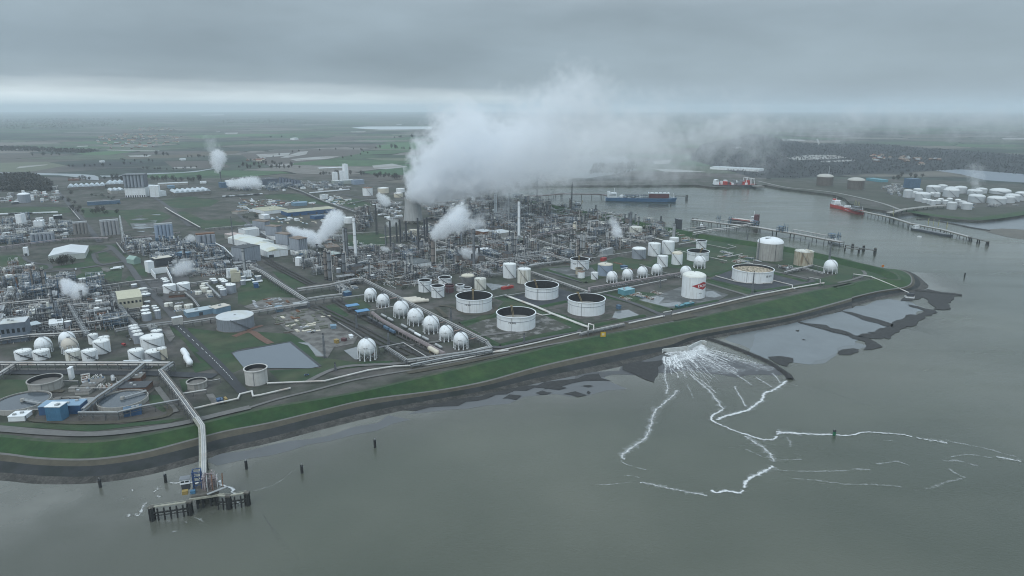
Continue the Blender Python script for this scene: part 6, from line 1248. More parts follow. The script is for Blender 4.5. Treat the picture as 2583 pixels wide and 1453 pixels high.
# ==== jetties
ja=[P('E',1960,690,10),P('E',2015,770,9.5),P('F',835,420,6.5),P('F',840,600,5.5),P('F',836,858,5)]
jetty('F',None,5.2,5,'long narrow jetty bridge carrying silver pipes from the dike to the jetty head',5,16,world=ja,name='jetty_bridge',dm=mat('pale_deck',(.30,.30,.25),.85,.25,.3),rr_=.3,pipe_side=.12)
LM.append(('front jetty head',P('F',840,950,0)))
p0,p1=P('F',715,1000,4.5),P('F',985,958,4.5);u_=(p1-p0);L0=u_.length;u_.normalize();v_=Vector((-u_.y,u_.x,0));rz0=math.atan2(u_.y,u_.x);jc=p0+u_*L0/2+v_*8
t_=thing('loading_jetty','crowded loading platform at the end of the front jetty','jetty',Vector((jc.x,jc.y,0)),rz0)
MB().box(-L0/2,L0/2,-8,8,3.3,4.5).build('deck',DECKT,t_,smooth=False)
MB().box(-L0/2-1,L0/2+4,-9.2,-8.1,2.0,3.2).build('fender_beam',mat('pale_deck',(.3,.3,.25)),t_,smooth=False)
for x in(-L0*.3,-L0*.1,L0*.2,L0*.38):
 for y in(-6,0,6):MB().tube((x,y,WZ-1),(x,y,3.4),.8,8).build('pile',PILE,t_)
bt=MB()
for x in(-7,-2):
 for y in(0,5):bt.bar((x,y,4.5),(x,y,17),.55)
for z in(7.5,10.5,13.5,17):
 bt.bar((-7,0,z),(-2,0,z),.4);bt.bar((-7,5,z),(-2,5,z),.4);bt.bar((-7,0,z),(-7,5,z),.4);bt.bar((-2,0,z),(-2,5,z),.4)
for x in(-7,-2):bt.bar((x,2.5,4.5),(x,2.5,17),.35);bt.bar((x,0,4.5),(x,5,10.5),.3);bt.bar((x,5,10.5),(x,0,17),.3)
bt.bar((-7,0,4.5),(-2,0,10.5),.3);bt.bar((-2,0,10.5),(-7,0,17),.3)
NAVY=mat('navy_steel',(.02,.055,.15),.6,.2,.3)
bt.build('gangway_tower',NAVY,t_,smooth=False)
cb=MB().box(-15,-9,1,6,9,12.2).build('control_cabin',WHITEP,t_,smooth=False);MB().box(-14.5,-12.3,.9,1.02,10.2,11.4).build('window',GLASS,cb,smooth=False);MB().box(-11.7,-9.5,.9,1.02,10.2,11.4).build('window',GLASS,cb,smooth=False);MB().box(-15.3,-8.7,.7,6.3,12.2,12.5).build('roof',STEEL,cb,smooth=False)
MB().box(-14.5,-9.5,1.5,5.5,4.5,9).build('cabin_stand',STEELD,t_,smooth=False)
rr=random.Random(5);b=MB()
for i in range(40):
 x=rr.uniform(-1,L0/2-2);y=rr.uniform(-4,7);z=rr.uniform(7,14);b.tube((x,y,4.5),(x,y,z),rr.uniform(.15,.4),6);x2=x+rr.uniform(-5,5);b.pipe([(x,y,z),(max(-1,min(L0/2,x2)),y,z),(max(-1,min(L0/2,x2)),y+rr.uniform(-3,3),z)],rr.uniform(.15,.35),6)
b.build('pipework',TUBW,t_)
for k in range(4):MB().pipe([(2+k*3.2,-5,4.5),(2+k*3.2,-5,12),(2+k*3.2,-3,15),(2+k*3.2,-6,8)],.32,8).build('loading_arm',RUST if k%2 else STEELL,t_)
MB().box(-13.5,-10,-5,-2,4.5,7).build('generator',YELP,t_,smooth=False);MB().box(-8.5,-5.5,-5.5,-3,4.5,6.6).build('locker',BRB,t_,smooth=False);MB().cyl(1.0,4.5,8,12,3,1).build('vessel',STEELL,t_);MB().cyl(.9,4.5,7,12,9,2).build('vessel',WHITEP,t_)
MB().bar((2,-9.5,5),(L0/2+6,-6,6.5),1.6,.4).build('gangway',STEELL,t_)
def walkway(reg,pts,zt,label,stiff):
 ps=PL(reg,pts,zt);c=Vector((ps[0].x,ps[0].y,0));t=thing('fender_line',label,'fender jetty',c,0,'fender lines of the front jetty');loc=[p-c for p in ps];wk=MB();lowb=MB()
 for p,q2 in zip(loc,loc[1:]):
  d=(q2-p).normalized();a=Vector((-d.y,d.x,0));wk.bar(p,q2,1.6,.5);wk.bar(p+a*.8+Vector((0,0,1)),q2+a*.8+Vector((0,0,1)),.12)
  lowb.bar(p-a*1.2-Vector((0,0,4)),q2-a*1.2-Vector((0,0,4)),.8,.9);lowb.bar(p-a*1.2-Vector((0,0,6)),q2-a*1.2-Vector((0,0,6)),.5,.5)
  k=max(2,int((q2-p).length/3.4))
  for j in range(k+1):
   o=p+(q2-p)*j/k;MB().tube((o.x-a.x*1.3,o.y-a.y*1.3,WZ-1),(o.x-a.x*1.3,o.y-a.y*1.3,o.z-1.0),.55,8).build('pile',PILE,t)
 for i in stiff:
  o=loc[i]
  for dx in(-1.2,0,1.2):
   for dy in(-1.0,1.0):MB().tube((o.x+dx,o.y+dy,WZ-1),(o.x+dx,o.y+dy,o.z-.6+.2*(dx+dy)),.5,8).build('pile',PILE,t)
  MB().cbox(o.x,o.y,3.2,2.8,o.z-.5,o.z+.4).build('pile_cap',DECKT,t,smooth=False)
 wk.build('walkway',mat('pale_deck',(.3,.3,.25)),t,smooth=False);lowb.build('fender_beam',PILE,t,smooth=False)
walkway('F',[(298,1118),(320,1105),(700,1052)],3.5,'row of tarred piles with a walkway left of the jetty head',[1,2])
walkway('F',[(990,990),(1090,992),(1275,960)],3.5,'row of tarred piles with a walkway right of the jetty head',[1,2])
def post(x,yb,yt,label,r=1.0,group='mooring posts of the front shore',reg='S',m=None):
 p=P(reg,x,yb,WZ);h=zat(reg,x,yt,p)-WZ;t=thing('mooring_post',label,'post',p,0,group);MB().lathe([(r,-1),(r,h),(r*.6,h),(.02,h)],14).build('pile',m or PILE,t);MB().cyl(r*1.12,h-.5,h,14).build('collar',STEELD,t);MB().cyl(.2,h,h+1.6,6).build('light',STEELL,t)
for x,yb,yt,l in[(253.5,1229,1209,'black mooring post at the left, the one nearest the picture edge'),(418.5,1217,1197,'black mooring post left of the jetty bridge'),(622,1183,1163,'black mooring post right of the jetty bridge'),(762,1193,1174,'black mooring post second right of the jetty bridge'),(946,1129,1110,'black mooring post farthest right along the shore')]:post(x,yb,yt,l)
post(2433,699,688,'thin black beacon post in the open water on the right',1.0,None);post(2104,1098,1086,'small green buoy at the foam line',1.2,None,m=mat('buoy_green',(.015,.12,.06),.5,.1,.3));post(1692,519,514,'tiny dark buoy before the blue ship',1.5,None)
HJ=jetty('J',[(40,128),(520,190),(930,235),(1150,275),(1390,310),(1850,395),(2060,432)],16,4,'long harbour jetty with loading berths in front of the white dome tank',6,22,nw=2)
LM.append(('harbour jetty',P('J',1300,300,0)))
rack('J',[(50,310),(300,262),(560,235),(830,182)],9,13,'rising white pipe bridge from land to the harbour jetty',4,pm=PIPEW,levels=2)
rack(None,None,10,8.5,'white pipe rack on the right half of the harbour jetty',4,world=[Vector((p.x,p.y,0))for p in PL('J',[(1390,310),(1600,347),(1850,395)],4)],z0=4,levels=1)
rack(None,None,8,8,'pipe rack on the left half of the harbour jetty',4,world=[Vector((p.x,p.y,0))for p in PL('J',[(390,172),(700,205),(860,228)],4)],z0=4,levels=1)
for i,(x,y)in enumerate([(365,160),(395,165),(525,175),(548,178),(1265,280),(1290,285),(1320,290),(2005,405),(2030,415)]):loading_arm(HJ,P('J',x,y+15,4),R(30+i*7),17)
for i,(x,y,l)in enumerate([(1230,290,'in the middle'),(1930,395,'at the right end'),(880,215,'behind the red-funnelled ship')]):
 p=P('J',x,y,4);b=MB()
 for xx in(-7,0,7):
  for yy in(-4,4):b.bar((xx,yy,0),(xx,yy,11),.5)
 for z in(4,7.5,11):b.box(-7.5,7.5,-4.5,4.5,z-.3,z)
 t_=b.build('loading_platform',BLUES,HJ,smooth=False);t_.location=p-HJ.location;t_.rotation_euler=(0,0,R(-57));b=MB().tube((-7,0,4.2),(7,0,4.2),.4,6)
 for k in range(9):x_=rr.uniform(-7,7);b.pipe([(x_,rr.uniform(-4,4),0),(x_,0,4.2),(x_,rr.uniform(-4,4),8)],.35,6)
 b.build('pipework',PIPEW,t_)
jetty('J',[(2110,470),(2300,510),(2510,545)],2,3.5,'thin mooring walkway at the right end of the harbour jetty',0,26)
jetty('J',[(2100,505),(2290,530),(2350,520)],3,1,'low fender walkway beside the right mooring walkway',0,14)
for x,y,l in[(2505,580,'rightmost one of the harbour jetty'),(2350,545,'second from the right of the harbour jetty'),(2200,520,'third from the right of the harbour jetty'),(45,160,'leftmost one of the harbour jetty'),(95,165,'second from the left of the harbour jetty')]:
 dolphin(P('J',x,y,WZ),'dark mooring dolphin, '+l,'dolphins of the harbour jetty',top=9,r=2.2)
jetty('C',[(400,378),(640,372),(860,352),(1260,358),(1330,372)],12,7,'long rust-brown jetty bridge leading to the blue ship',4,26,dm=mat('rust_brown_deck',(.13,.10,.09),.8,.2,.1),pm=TUBW);LM.append(('rust-brown jetty bridge',P('C',900,360,0)))
jetty('C',[(2000,372),(2110,378)],3,5,'thin walkway beyond the bow of the blue ship',0,30);dolphin(P('C',2108,410,WZ),'grey mooring dolphin beyond the bow of the blue ship',top=13,r=3.5)
jetty('J',[(-260,330),(210,250)],5,1.5,'low small landing stage by the harbour dike',1,20);
FJ=jetty('D',[(1240,440),(1480,490),(1640,540),(1900,590),(2120,650)],11,3,'long far jetty with brown piles on the right side of the harbour',4,20,nw=2,dm=mat('ochre_deck',(.12,.115,.09),.85,.25,.2));LM.append(('far right jetty',P('D',1640,540,0)))
jetty('D',[(2120,650),(2280,690)],2.5,3,'thin mooring walkway at the end of the far right jetty',0,40)
jetty('T',[(960,552),(1150,508),(1400,478),(1640,462)],11,8,'concrete road viaduct from the far terminal to its jetty',1,30,dm=CONC,name='viaduct')
for x,y,l in[(2270,720,'at the far end'),(2195,705,'second from the end'),(2130,690,'third from the end')]:dolphin(P('D',x,y,WZ),'dark mooring dolphin of the far right jetty, '+l,'dolphins of the far right jetty',top=8)
for i,(x,y)in enumerate([(1180,400),(1205,412),(1490,480),(1780,560),(1820,570),(1860,578),(1930,592)]):loading_arm(FJ,P('D',x,y,3),R(200+9*i),18,mat('yellow_green_arm',(.30,.30,.16),.6,.2,.2))
p=P('D',1180,430,3);b=MB()
for xx in range(-20,21,8):
 for yy in(-5,5):b.bar((xx,yy,0),(xx,yy,10),.5)
b.box(-21,21,-6,6,5,5.4);b.box(-14,14,-5,5,9.6,10);t_=b.build('loading_platform',STEEL,FJ,smooth=False);t_.location=p-FJ.location;t_.rotation_euler=(0,0,R(-80));MB().box(-20,20,-4,4,-1,0).build('deck',DECKT,t_,smooth=False)
# ==== ships
REDH=mat('ship_red',(.36,.035,.025),.5,.12,.05);BLH=mat('ship_blue',(.05,.125,.235),.5,.12,.03);DKH=mat('barge_dark',(.045,.055,.065),.6,.15,.1)
t_,Ls=ship(P('T',285,480,WZ),P('T',650,580,WZ),20,8,'red tanker ship with a white bridge house moored at the far right jetty',REDH,mat('ship_deck_red',(.22,.05,.04),.7,.2,.2));LM.append(('red tanker ship',t_.location.copy()))
o_,z_=house(t_,-Ls*.40,17,8,Ls*.13,4);MB().cbox(-Ls*.46,0,8,6,8,22).build('funnel',REDH,t_,smooth=False);MB().tube((-Ls*.39,0,z_),(-Ls*.39,0,z_+10),.4,6).build('mast',WHITEP,t_);MB().tube((Ls*.46,0,9),(Ls*.46,0,20),.6,6,.3).build('foremast',WHITEP,t_)
b=MB()
for k in range(5):b.tube((-Ls*.3,-5+k*2.5,9.2),(Ls*.35,-5+k*2.5,9.2),.5,6)
b.build('deck_pipe',PIPEG,t_);MB().cbox(0,0,5,16,8,13).build('manifold',WHITEP,t_,smooth=False)
for k in range(4):MB().cyl(2,8,10.5,12,-Ls*.2+k*Ls*.13,5).build('hatch',STEELD,t_)
MB().box(Ls*.04,Ls*.16,-10.18,-9.95,3.2,5.0).build('hull_marking',mat('faded_white',(.45,.40,.41),.6,.25,.6),t_,smooth=False)
t_,Ls=ship(P('D',1650,590,WZ),P('D',1975,655,WZ),13,4.2,'long dark inland tanker barge at the far right jetty',DKH,mat('barge_deck',(.10,.12,.13),.7,.2,.2),name='tanker_barge');LM.append(('dark tanker barge',t_.location.copy()))
house(t_,-Ls*.42,11,4.2,Ls*.09,2);MB().box(-Ls*.33,Ls*.4,-.7,.7,4.3,5.6).build('deck_pipe',PIPEG,t_,smooth=False);MB().box(-Ls*.33,Ls*.4,-4.6,-4.1,4.2,5.2).build('coaming',STEEL,t_,smooth=False);MB().box(-Ls*.33,Ls*.4,4.1,4.6,4.2,5.2).build('coaming',STEEL,t_,smooth=False);MB().tube((Ls*.44,0,4.2),(Ls*.44,0,9),.25,6).build('mast',WHITEP,t_)
t_,Ls=ship(P('C',1298,420,WZ),P('C',1995,432,WZ),30,10,'long blue gas carrier with white house aft and dark red cargo house forward',BLH,mat('ship_deck_blue',(.20,.25,.30),.7,.2,.1),name='gas_carrier');LM.append(('blue gas carrier',t_.location.copy()))
o_,z_=house(t_,-Ls*.40,26,10,Ls*.13,3,tier_h=4);MB().tube((-Ls*.38,0,z_),(-Ls*.38,0,z_+14),.7,6).build('mast',WHITEP,t_);MB().cbox(-Ls*.46,0,9,8,10,27).build('funnel',WHITEP,t_,smooth=False)
rh=MB().box(Ls*.12,Ls*.40,-11,11,11,23).build('cargo_house',mat('dark_red_house',(.13,.05,.055),.6,.15,.05),t_,smooth=False);MB().box(Ls*.11,Ls*.41,-12,12,23,25).build('roof',WHITEP,rh,smooth=False)
for k in range(9):MB().cbox(Ls*(.13+.03*k),-8,2.5,3,25,27).build('roof_unit',WHITEP if k%2 else STEELD,rh,smooth=False)
for k in range(3):MB().sph(7,(-Ls*(.27-.11*k),0,11),18,10).build('cargo_tank',WHITE,t_)
b=MB()
for k in range(7):b.tube((-Ls*.22,-9+k*3,18),(Ls*.1,-9+k*3,18),.6,6);b.bar((-Ls*.2+k*Ls*.045,-9,10),(-Ls*.2+k*Ls*.045,-9,22),.5)
b.build('deck_frame',STEEL,t_);MB().box(-Ls*.24,Ls*.11,-10,10,15.5,16.2).build('trunk_deck',mat('ship_deck_blue',(.2,.25,.3)),t_,smooth=False);MB().tube((Ls*.47,0,11),(Ls*.47,0,24),.7,6).build('foremast',WHITEP,t_)
for k in range(3):MB().bar((Ls*.02*k-Ls*.02,-14,10),(Ls*.02*k-Ls*.02,-14,21),1).build('crane_post',WHITEP,t_)
t_,Ls=ship(P('D',0,238,WZ),P('D',350,236,WZ),40,9,'far dark ship with red deck cargo and a white gantry by the pier',DKH,mat('ship_deck_red',(.22,.05,.04)),name='heavy_cargo_ship');LM.append(('far dark ship',t_.location.copy()))
rr=random.Random(2)
for k in range(16):MB().cbox(-Ls*.35+k*Ls*.045,rr.uniform(-9,9),rr.uniform(6,12),rr.uniform(8,20),9,rr.uniform(14,24)).build('deck_cargo',rr.choice((RED,RED,MAROON,STEEL,WHITE,REDH)),t_,smooth=False)
gb=MB()
for x in(Ls*.25,Ls*.34,Ls*.43):
 for y in(-14,14):gb.bar((x,y,9),(x-4,y*.8,30),1.2)
gb.bar((Ls*.2,0,33),(Ls*.46,0,27),3,1.5);gb.build('gantry',WHITEP,t_,smooth=False);house(t_,-Ls*.45,24,9,14,4,tier_h=4)
building('D',(350,240),(425,240),40,3,'dark stone pier end behind the bow of the far dark ship',wall=CONCD,roof=CONCD,name='pier',cat='pier')
t_,Ls=ship(P('J',560,165,WZ),P('J',935,215,WZ),22,9,'tanker behind the harbour jetty with white house and dark red funnel',mat('ship_black',(.05,.055,.06),.6,.1,.1),mat('ship_deck_red',(.22,.05,.04)))
house(t_,Ls*.30,19,9,Ls*.1,4);MB().cbox(Ls*.40,0,9,8,9,25).build('funnel',MAROON,t_,smooth=False);b=MB()
for k in range(4):b.tube((-Ls*.4,-4+k*3,10.5),(Ls*.22,-4+k*3,10.5),.6,6)
b.build('deck_pipe',PIPEW,t_);MB().tube((Ls*.3,0,20),(Ls*.3,0,32),.5,6).build('mast',WHITEP,t_)
for x0,y0,x1,y1,l in[(985,470,1055,468,'small dark work boat before the far jetty'),(1800-0,0,0,0,'')][:1]:
 t_,Ls=ship(P('C',x0,y0,WZ),P('C',x1,y1,WZ),12,3,l,mat('ship_black',(.05,.055,.06)),STEELD,name='work_boat');house(t_,0,8,3,14,2);MB().tube((10,0,3),(14,0,14),.5,6).build('crane',YELP,t_)
t_,Ls=ship(P('J',1890,440,WZ),P('J',2080,490,WZ),9,4,'small white launch lying below the right berth of the harbour jetty',WHITEP,STEELL,name='launch');house(t_,-Ls*.2,6,4,Ls*.25,2);MB().tube((Ls*.2,0,4),(Ls*.2,0,10),.25,6).build('mast',WHITEP,t_)
t_,Ls=ship(P('J',90,245,WZ),P('J',220,250,WZ),9,3,'small dark tug at the landing stage behind the harbour dike',DKH,STEEL,name='tug_boat');house(t_,0,6,3,Ls*.3,2);MB().tube((0,0,8),(0,0,14),.25,6).build('mast',WHITEP,t_)
t_,Ls=ship(P('D',1690,650,WZ),P('D',1725,655,WZ),4,1.2,'tiny white speedboat in open harbour water before the dark barge',WHITEP,STEELL,name='speedboat');MB().box(-2,3,-1.4,1.4,1.2,2.6).build('cabin',WHITEP,t_,smooth=False)
t_,Ls=ship(P('D',1588,1150,WZ+.6),P('D',1668,1156,WZ+.6),9,2.5,'grounded pale work pontoon on the mud by the dike tip',WHITE,CONC,name='work_pontoon');MB().box(-4,5,-2.5,2.5,2.5,6.5).build('cabin',STEELD,t_,smooth=False);MB().tube((0,0,6),(0,0,9),.3,6).build('mast',STEELD,t_)
# ==== rail wagons
def wagon(proto,reg,x,y,ang,label,group):p=P(reg,x,y,1.4);return dup(proto,p,ang,label,group)if proto else p
def tank_wagon(loc,ang,label,group,m,kind='tank'):
 t=thing('tank_wagon' if kind=='tank' else 'hopper_wagon',label,'rail wagon',loc,ang,group)
 if kind=='tank':
  b=MB().tube((-5.6,0,2.6),(5.6,0,2.6),1.45,14);b.sph(1.45,(-5.6,0,2.6),14,8);b.sph(1.45,(5.6,0,2.6),14,8);b.build('tank',m,t)
 else:
  b=MB().box(-5.8,5.8,-1.4,1.4,1.6,4.0);b.add([(-5.8,-1.4,4),(5.8,-1.4,4),(5.8,1.4,4),(-5.8,1.4,4),(-5.2,-.7,4.5),(5.2,-.7,4.5),(5.2,.7,4.5),(-5.2,.7,4.5)],[(4,5,6,7),(0,1,5,4),(1,2,6,5),(2,3,7,6),(3,0,4,7)]);b.build('body',m,t,smooth=False)
 MB().box(-6.3,6.3,-1.2,1.2,.85,1.2).build('chassis',STEELD,t,smooth=False)
 for x in(-4.2,4.2):MB().tube((x,-1,.5),(x,1,.5),.5,10).build('wheelset',TYRE,t)
 return t
wn=['first','second','third','fourth','fifth','sixth','seventh','eighth','ninth','tenth','eleventh','twelfth']
p,q2=P('Z',340,760,1.4),P('Z',850,1050,1.4);d=q2-p;ang=math.atan2(d.y,d.x);k=min(11,int(d.length/13.4))
for i in range(k):
 m=[STEELD,STEELD,STEELD,BLUES,BLUES,mat('wagon_blue',(.05,.10,.18),.6,.2,.3),MAROON,BLUES,MAROON,STEELD,STEELD][i]
 tank_wagon(p+d*(i+.5)/k,ang,'dark hopper wagon in the train right of the blue shelters, '+wn[i]+' from the shelter','dark hopper train',m,'hopper')
for i,(x,y,l)in enumerate([(640,735,'nearest the second sphere'),(760,800,'second from the far end'),(1010,925,'by the largest sphere'),(1150,1010,'second by the largest sphere'),(1260,1080,'white one by the third near sphere'),(1400,1150,'fifth from the far end'),(1640,1290,'at the near end of the loading rack')]):
 tank_wagon(P('Z',x,y,1.4),ang,'pale tank wagon behind the pinkish loading rack, '+l,'tank wagons at the loading rack',WHITEP if 'white' in l else STEELL)
p=P('B2',1958,1160,0);t_=thing('bullet_tank','lone cream bullet tank at the near end of the loading rack','tank',p,ang);b=MB().tube((-8,0,4),(8,0,4),2.6,16);b.sph(2.6,(-8,0,4),16,8);b.sph(2.6,(8,0,4),16,8);b.build('vessel',CREAM,t_);taken(p,8)
for x in(-5,5):MB().cbox(x,0,1,4,0,2.4).build('saddle',YELP if x<0 else CONC,t_,smooth=False)
proto=tank_wagon(P('A',20,565,1.2),R(8),'white rail wagon in the far left train, first from the left','far white rail train',WHITEP,'hopper')
for i in range(1,9):
 a_,b_=P('A',20,565,1.2),P('A',520,548,1.2);dup(proto,a_.lerp(b_,i/8),math.atan2(b_.y-a_.y,b_.x-a_.x),'white rail wagon in the far left train, '+wn[i]+' from the left','far white rail train',scale=(2.2,1,1))
for i in range(12):
 a_,b_=P('B',-120,385,1.2),P('B',215,362,1.2);dup(proto,a_.lerp(b_,i/11),math.atan2(b_.y-a_.y,b_.x-a_.x),'white rail wagon in the far middle train, '+wn[i]+' from the left','far middle rail train',scale=(1.6,1,1))
for i in range(8):
 a_,b_=P('B',745,350,1.2),P('B',1090,318,1.2);dup(proto,a_.lerp(b_,i/7),math.atan2(b_.y-a_.y,b_.x-a_.x),'white rail wagon in the far right train, '+wn[i]+' from the left','far right rail train',scale=(1.6,1,1))
# ==== process units
def proto_frame(seed,L_,W_,H_,lv,fm,desc,vm):
 rr=random.Random(seed);t=thing('pipe_deck' if lv==2 else 'process_frame',desc,'process unit',(0,0,-500));nx=max(3,int(L_/7));f=MB();xs=[-L_/2+L_*i/nx for i in range(nx+1)]
 top=[H_ if rr.random()<.65 else H_*(lv-1)/lv for _ in xs]
 for i,x in enumerate(xs):
  for y in(-W_/2,0,W_/2):f.bar((x,y,0),(x,y,top[i]),.42)
 for k in range(1,lv+1):
  z=H_*k/lv
  for i in range(nx):
   if z>min(top[i],top[i+1])+.1:continue
   for y in(-W_/2,W_/2):
    f.bar((xs[i],y,z),(xs[i+1],y,z),.35);f.bar((xs[i],y,z+1.1),(xs[i+1],y,z+1.1),.12)
    if rr.random()<.35:f.bar((xs[i],y,z-H_/lv),(xs[i+1],y,z),.22)
  for i in range(nx+1):
   if z<=top[i]+.1:f.bar((xs[i],-W_/2,z),(xs[i],W_/2,z),.35)
 f.build('frame',fm,t,smooth=False)
 for k in range(1,lv):
  z=H_*k/lv;a=rr.uniform(-L_/2,0);MB().box(a,a+L_*rr.uniform(.35,.5),-W_/2,W_*rr.uniform(0,.5),z-.1,z+.12).build('deck',STEELD,t,smooth=False)
 for k in range(rr.randint(3,5)):
  if rr.random()<.5:
   x,y,z=rr.uniform(-.4,.4)*L_,rr.uniform(-.35,.35)*W_,H_*rr.randint(0,lv-1)/lv;l2=rr.uniform(3,6);r=rr.uniform(1.0,2.0);b=MB().tube((x-l2,y,z+r+.6),(x+l2,y,z+r+.6),r,12);b.sph(r,(x-l2,y,z+r+.6),12,6);b.sph(r,(x+l2,y,z+r+.6),12,6)
  else:
   x,y=rr.uniform(-.42,.42)*L_,rr.uniform(-.35,.35)*W_;r=rr.uniform(.9,1.8);b=MB();h2=H_*rr.uniform(.4,1.0);b.cyl(r,0,h2,12,x,y);b.sph(r,(x,y,h2),12,6)
  b.build('vessel',rr.choice(vm),t)
 for mtl,nm,n in((PIPEW,'white_pipework',9),(PIPEG,'grey_pipework',12)):
  b=MB().tube((-L_/2,0,.5),(L_/2,0,.5),.25,5)
  for k in range(n):
   x,y,z=rr.uniform(-.5,.5)*L_,rr.uniform(-.5,.5)*W_,H_*rr.randint(0,lv)/lv+rr.uniform(.4,1.2);x2=max(-L_/2,min(L_/2,x+rr.choice((-1,1))*rr.uniform(5,14)));y2=max(-W_/2,min(W_/2,y+rr.uniform(-6,6)))
   b.pipe([(x,0,.5),(x,y,.5),(x,y,z),(x2,y,z),(x2,y2,z),(x2,y2,max(.3,z-rr.uniform(0,6)))],rr.uniform(.18,.42),5)
  b.build(nm,mtl,t)
 for k in range(2):x=rr.uniform(-.35,.35)*L_;b=MB().box(x-3,x+3,-W_*.3,W_*.3,H_*(.3 if k else .7),H_*(.3 if k else .7)+1.6).build('exchanger',rr.choice((STEELL,RUST,STEEL,BLUES)),t,smooth=False)
 return t
GRV=[STEELL,STEEL,INSUL,PIPEW,DIRTY,CONC]
protos={}
protos['f1']=(proto_frame(1,30,14,18,3,STEEL,'',GRV),'grey three-deck steel process frame with drums',15)
protos['f2']=(proto_frame(2,26,12,26,4,STEELD,'',GRV),'tall dark four-deck steel process frame',13)
protos['f3']=(proto_frame(3,34,13,12,2,STEEL,'',GRV),'low grey two-deck process frame with pipes',16)
protos['f4']=(proto_frame(4,24,16,20,3,BLUES,'',GRV),'bluish three-deck steel process frame',13)
protos['f5']=(proto_frame(5,28,12,15,3,RUST,'',GRV+[RUST]),'rusty brown process frame with drums',14)
protos['f6']=(proto_frame(6,22,10,32,5,STEELD,'',GRV),'very tall dark narrow process frame',11)
protos['f7']=(proto_frame(7,32,16,9,2,STEELD,'',[STEELL,WHITEP,PIPEW]),'low dark frame packed with pale drums',16)
def p_drum(m,desc,k):
 t=thing('horizontal_drum',desc,'drum',(0,0,-500));b=MB().tube((-6,0,3.4),(6,0,3.4),1.9,14);b.sph(1.9,(-6,0,3.4),14,8);b.sph(1.9,(6,0,3.4),14,8);b.build('vessel',m,t)
 for x in(-4,4):MB().cbox(x,0,1,3.2,0,2.2).build('saddle',CONCD,t,smooth=False)
 MB().pipe([(2,0,5),(2,0,7),(7,0,7),(7,3,7),(7,3,0)],.3,6).build('pipe',PIPEW,t);protos[k]=(t,desc,8)
p_drum(STEELL,'silver horizontal drum on saddles','d1');p_drum(WHITEP,'white horizontal drum on saddles','d2')
def p_vtank(m,rm,r,h,desc,k):
 t=thing('small_tank',desc,'tank',(0,0,-500));MB().lathe([(r,0),(r,h)],20).build('shell',m,t);MB().lathe([(r*1.02,h),(r*1.02,h+.25),(.1,h+r*.22)],20).build('roof',rm,t);MB().bar((r+.3,0,0),(r+.3,0,h+1),.5).build('ladder',STEELD,t);protos[k]=(t,desc,r+1)
p_vtank(WHITE,ROOFW,4.5,8,'small white vertical tank','t1');p_vtank(INSUL,ROOFW,3.6,10,'small grey tank with a white top','t2');p_vtank(DIRTY,DIRTY,5,7,'small stained cream tank','t3')
def p_cooler():
 t=thing('air_cooler','','cooler',(0,0,-500));f=MB()
 for x in(-12,-4,4,12):
  for y in(-4,4):f.bar((x,y,0),(x,y,9),.45)
 for y in(-4,4):f.bar((-12,y,8.6),(12,y,8.6),.4)
 for x in(-12,12):f.bar((x,-4,8.6),(x,4,8.6),.4)
 f.build('frame',STEEL,t,smooth=False);MB().box(-13,13,-4.6,4.6,9,10.6).build('tube_bundle',STEELL,t,smooth=False)
 for i in range(4):MB().lathe([(2.3,10.6),(2.6,11.8),(2.3,11.8),(2.0,10.7)],14,-9.6+6.4*i,0).build('fan_ring',PIPEG,t)
 protos['a1']=(t,'raised air-cooler bank with four fan rings',12)
p_cooler()
def p_furnace():
 t=thing('furnace','','furnace',(0,0,-500));MB().box(-8,8,-5,5,2,14).build('firebox',mat('furnace_grey',(.16,.155,.15),.8,.2,.2),t,smooth=False);MB().add([(-8,-5,14),(8,-5,14),(8,5,14),(-8,5,14),(-2,-2,19),(2,-2,19),(2,2,19),(-2,2,19)],[(4,5,6,7),(0,1,5,4),(1,2,6,5),(2,3,7,6),(3,0,4,7)]).build('hood',STEELD,t,smooth=False)
 MB().cyl(1.7,19,34,14).build('stack',STEELD,t);f=MB()
 for x in(-8,0,8):
  for y in(-5,5):f.bar((x,y,0),(x,y,14),.5)
 for z in(2,13.6):
  for y in(-5,5):f.bar((-8,y,z),(8,y,z),.4)
  for x in(-8,8):f.bar((x,-5,z),(x,5,z),.4)
 f.build('frame',RUST,t,smooth=False);protos['u1']=(t,'grey box furnace with a short dark stack',9)
p_furnace()
def p_skid(m,desc,k):
 t=thing('pump_skid',desc,'pump skid',(0,0,-500));MB().box(-8,8,-4,4,0,.5).build('base',CONC,t,smooth=False);rr=random.Random(len(k)+ord(k[-1]))
 for i in range(4):x=-6+4*i;MB().tube((x,-2.5,1.5),(x,.5,1.5),.9,10).cbox(x,2,1.6,2.2,.5,2.4).build('pump',m,t)
 b=MB()
 for i in range(9):x=rr.uniform(-8,8);b.pipe([(x,-4,.8),(x,-4,3+rr.random()*2),(x+rr.uniform(-3,3),4,3.5+rr.random())],.22,5)
 b.build('pipework',PIPEW,t);protos[k]=(t,desc,8)
p_skid(BLUES,'blue pump skid with white pipes','s1');p_skid(RUST,'rusty pump skid with white pipes','s2')
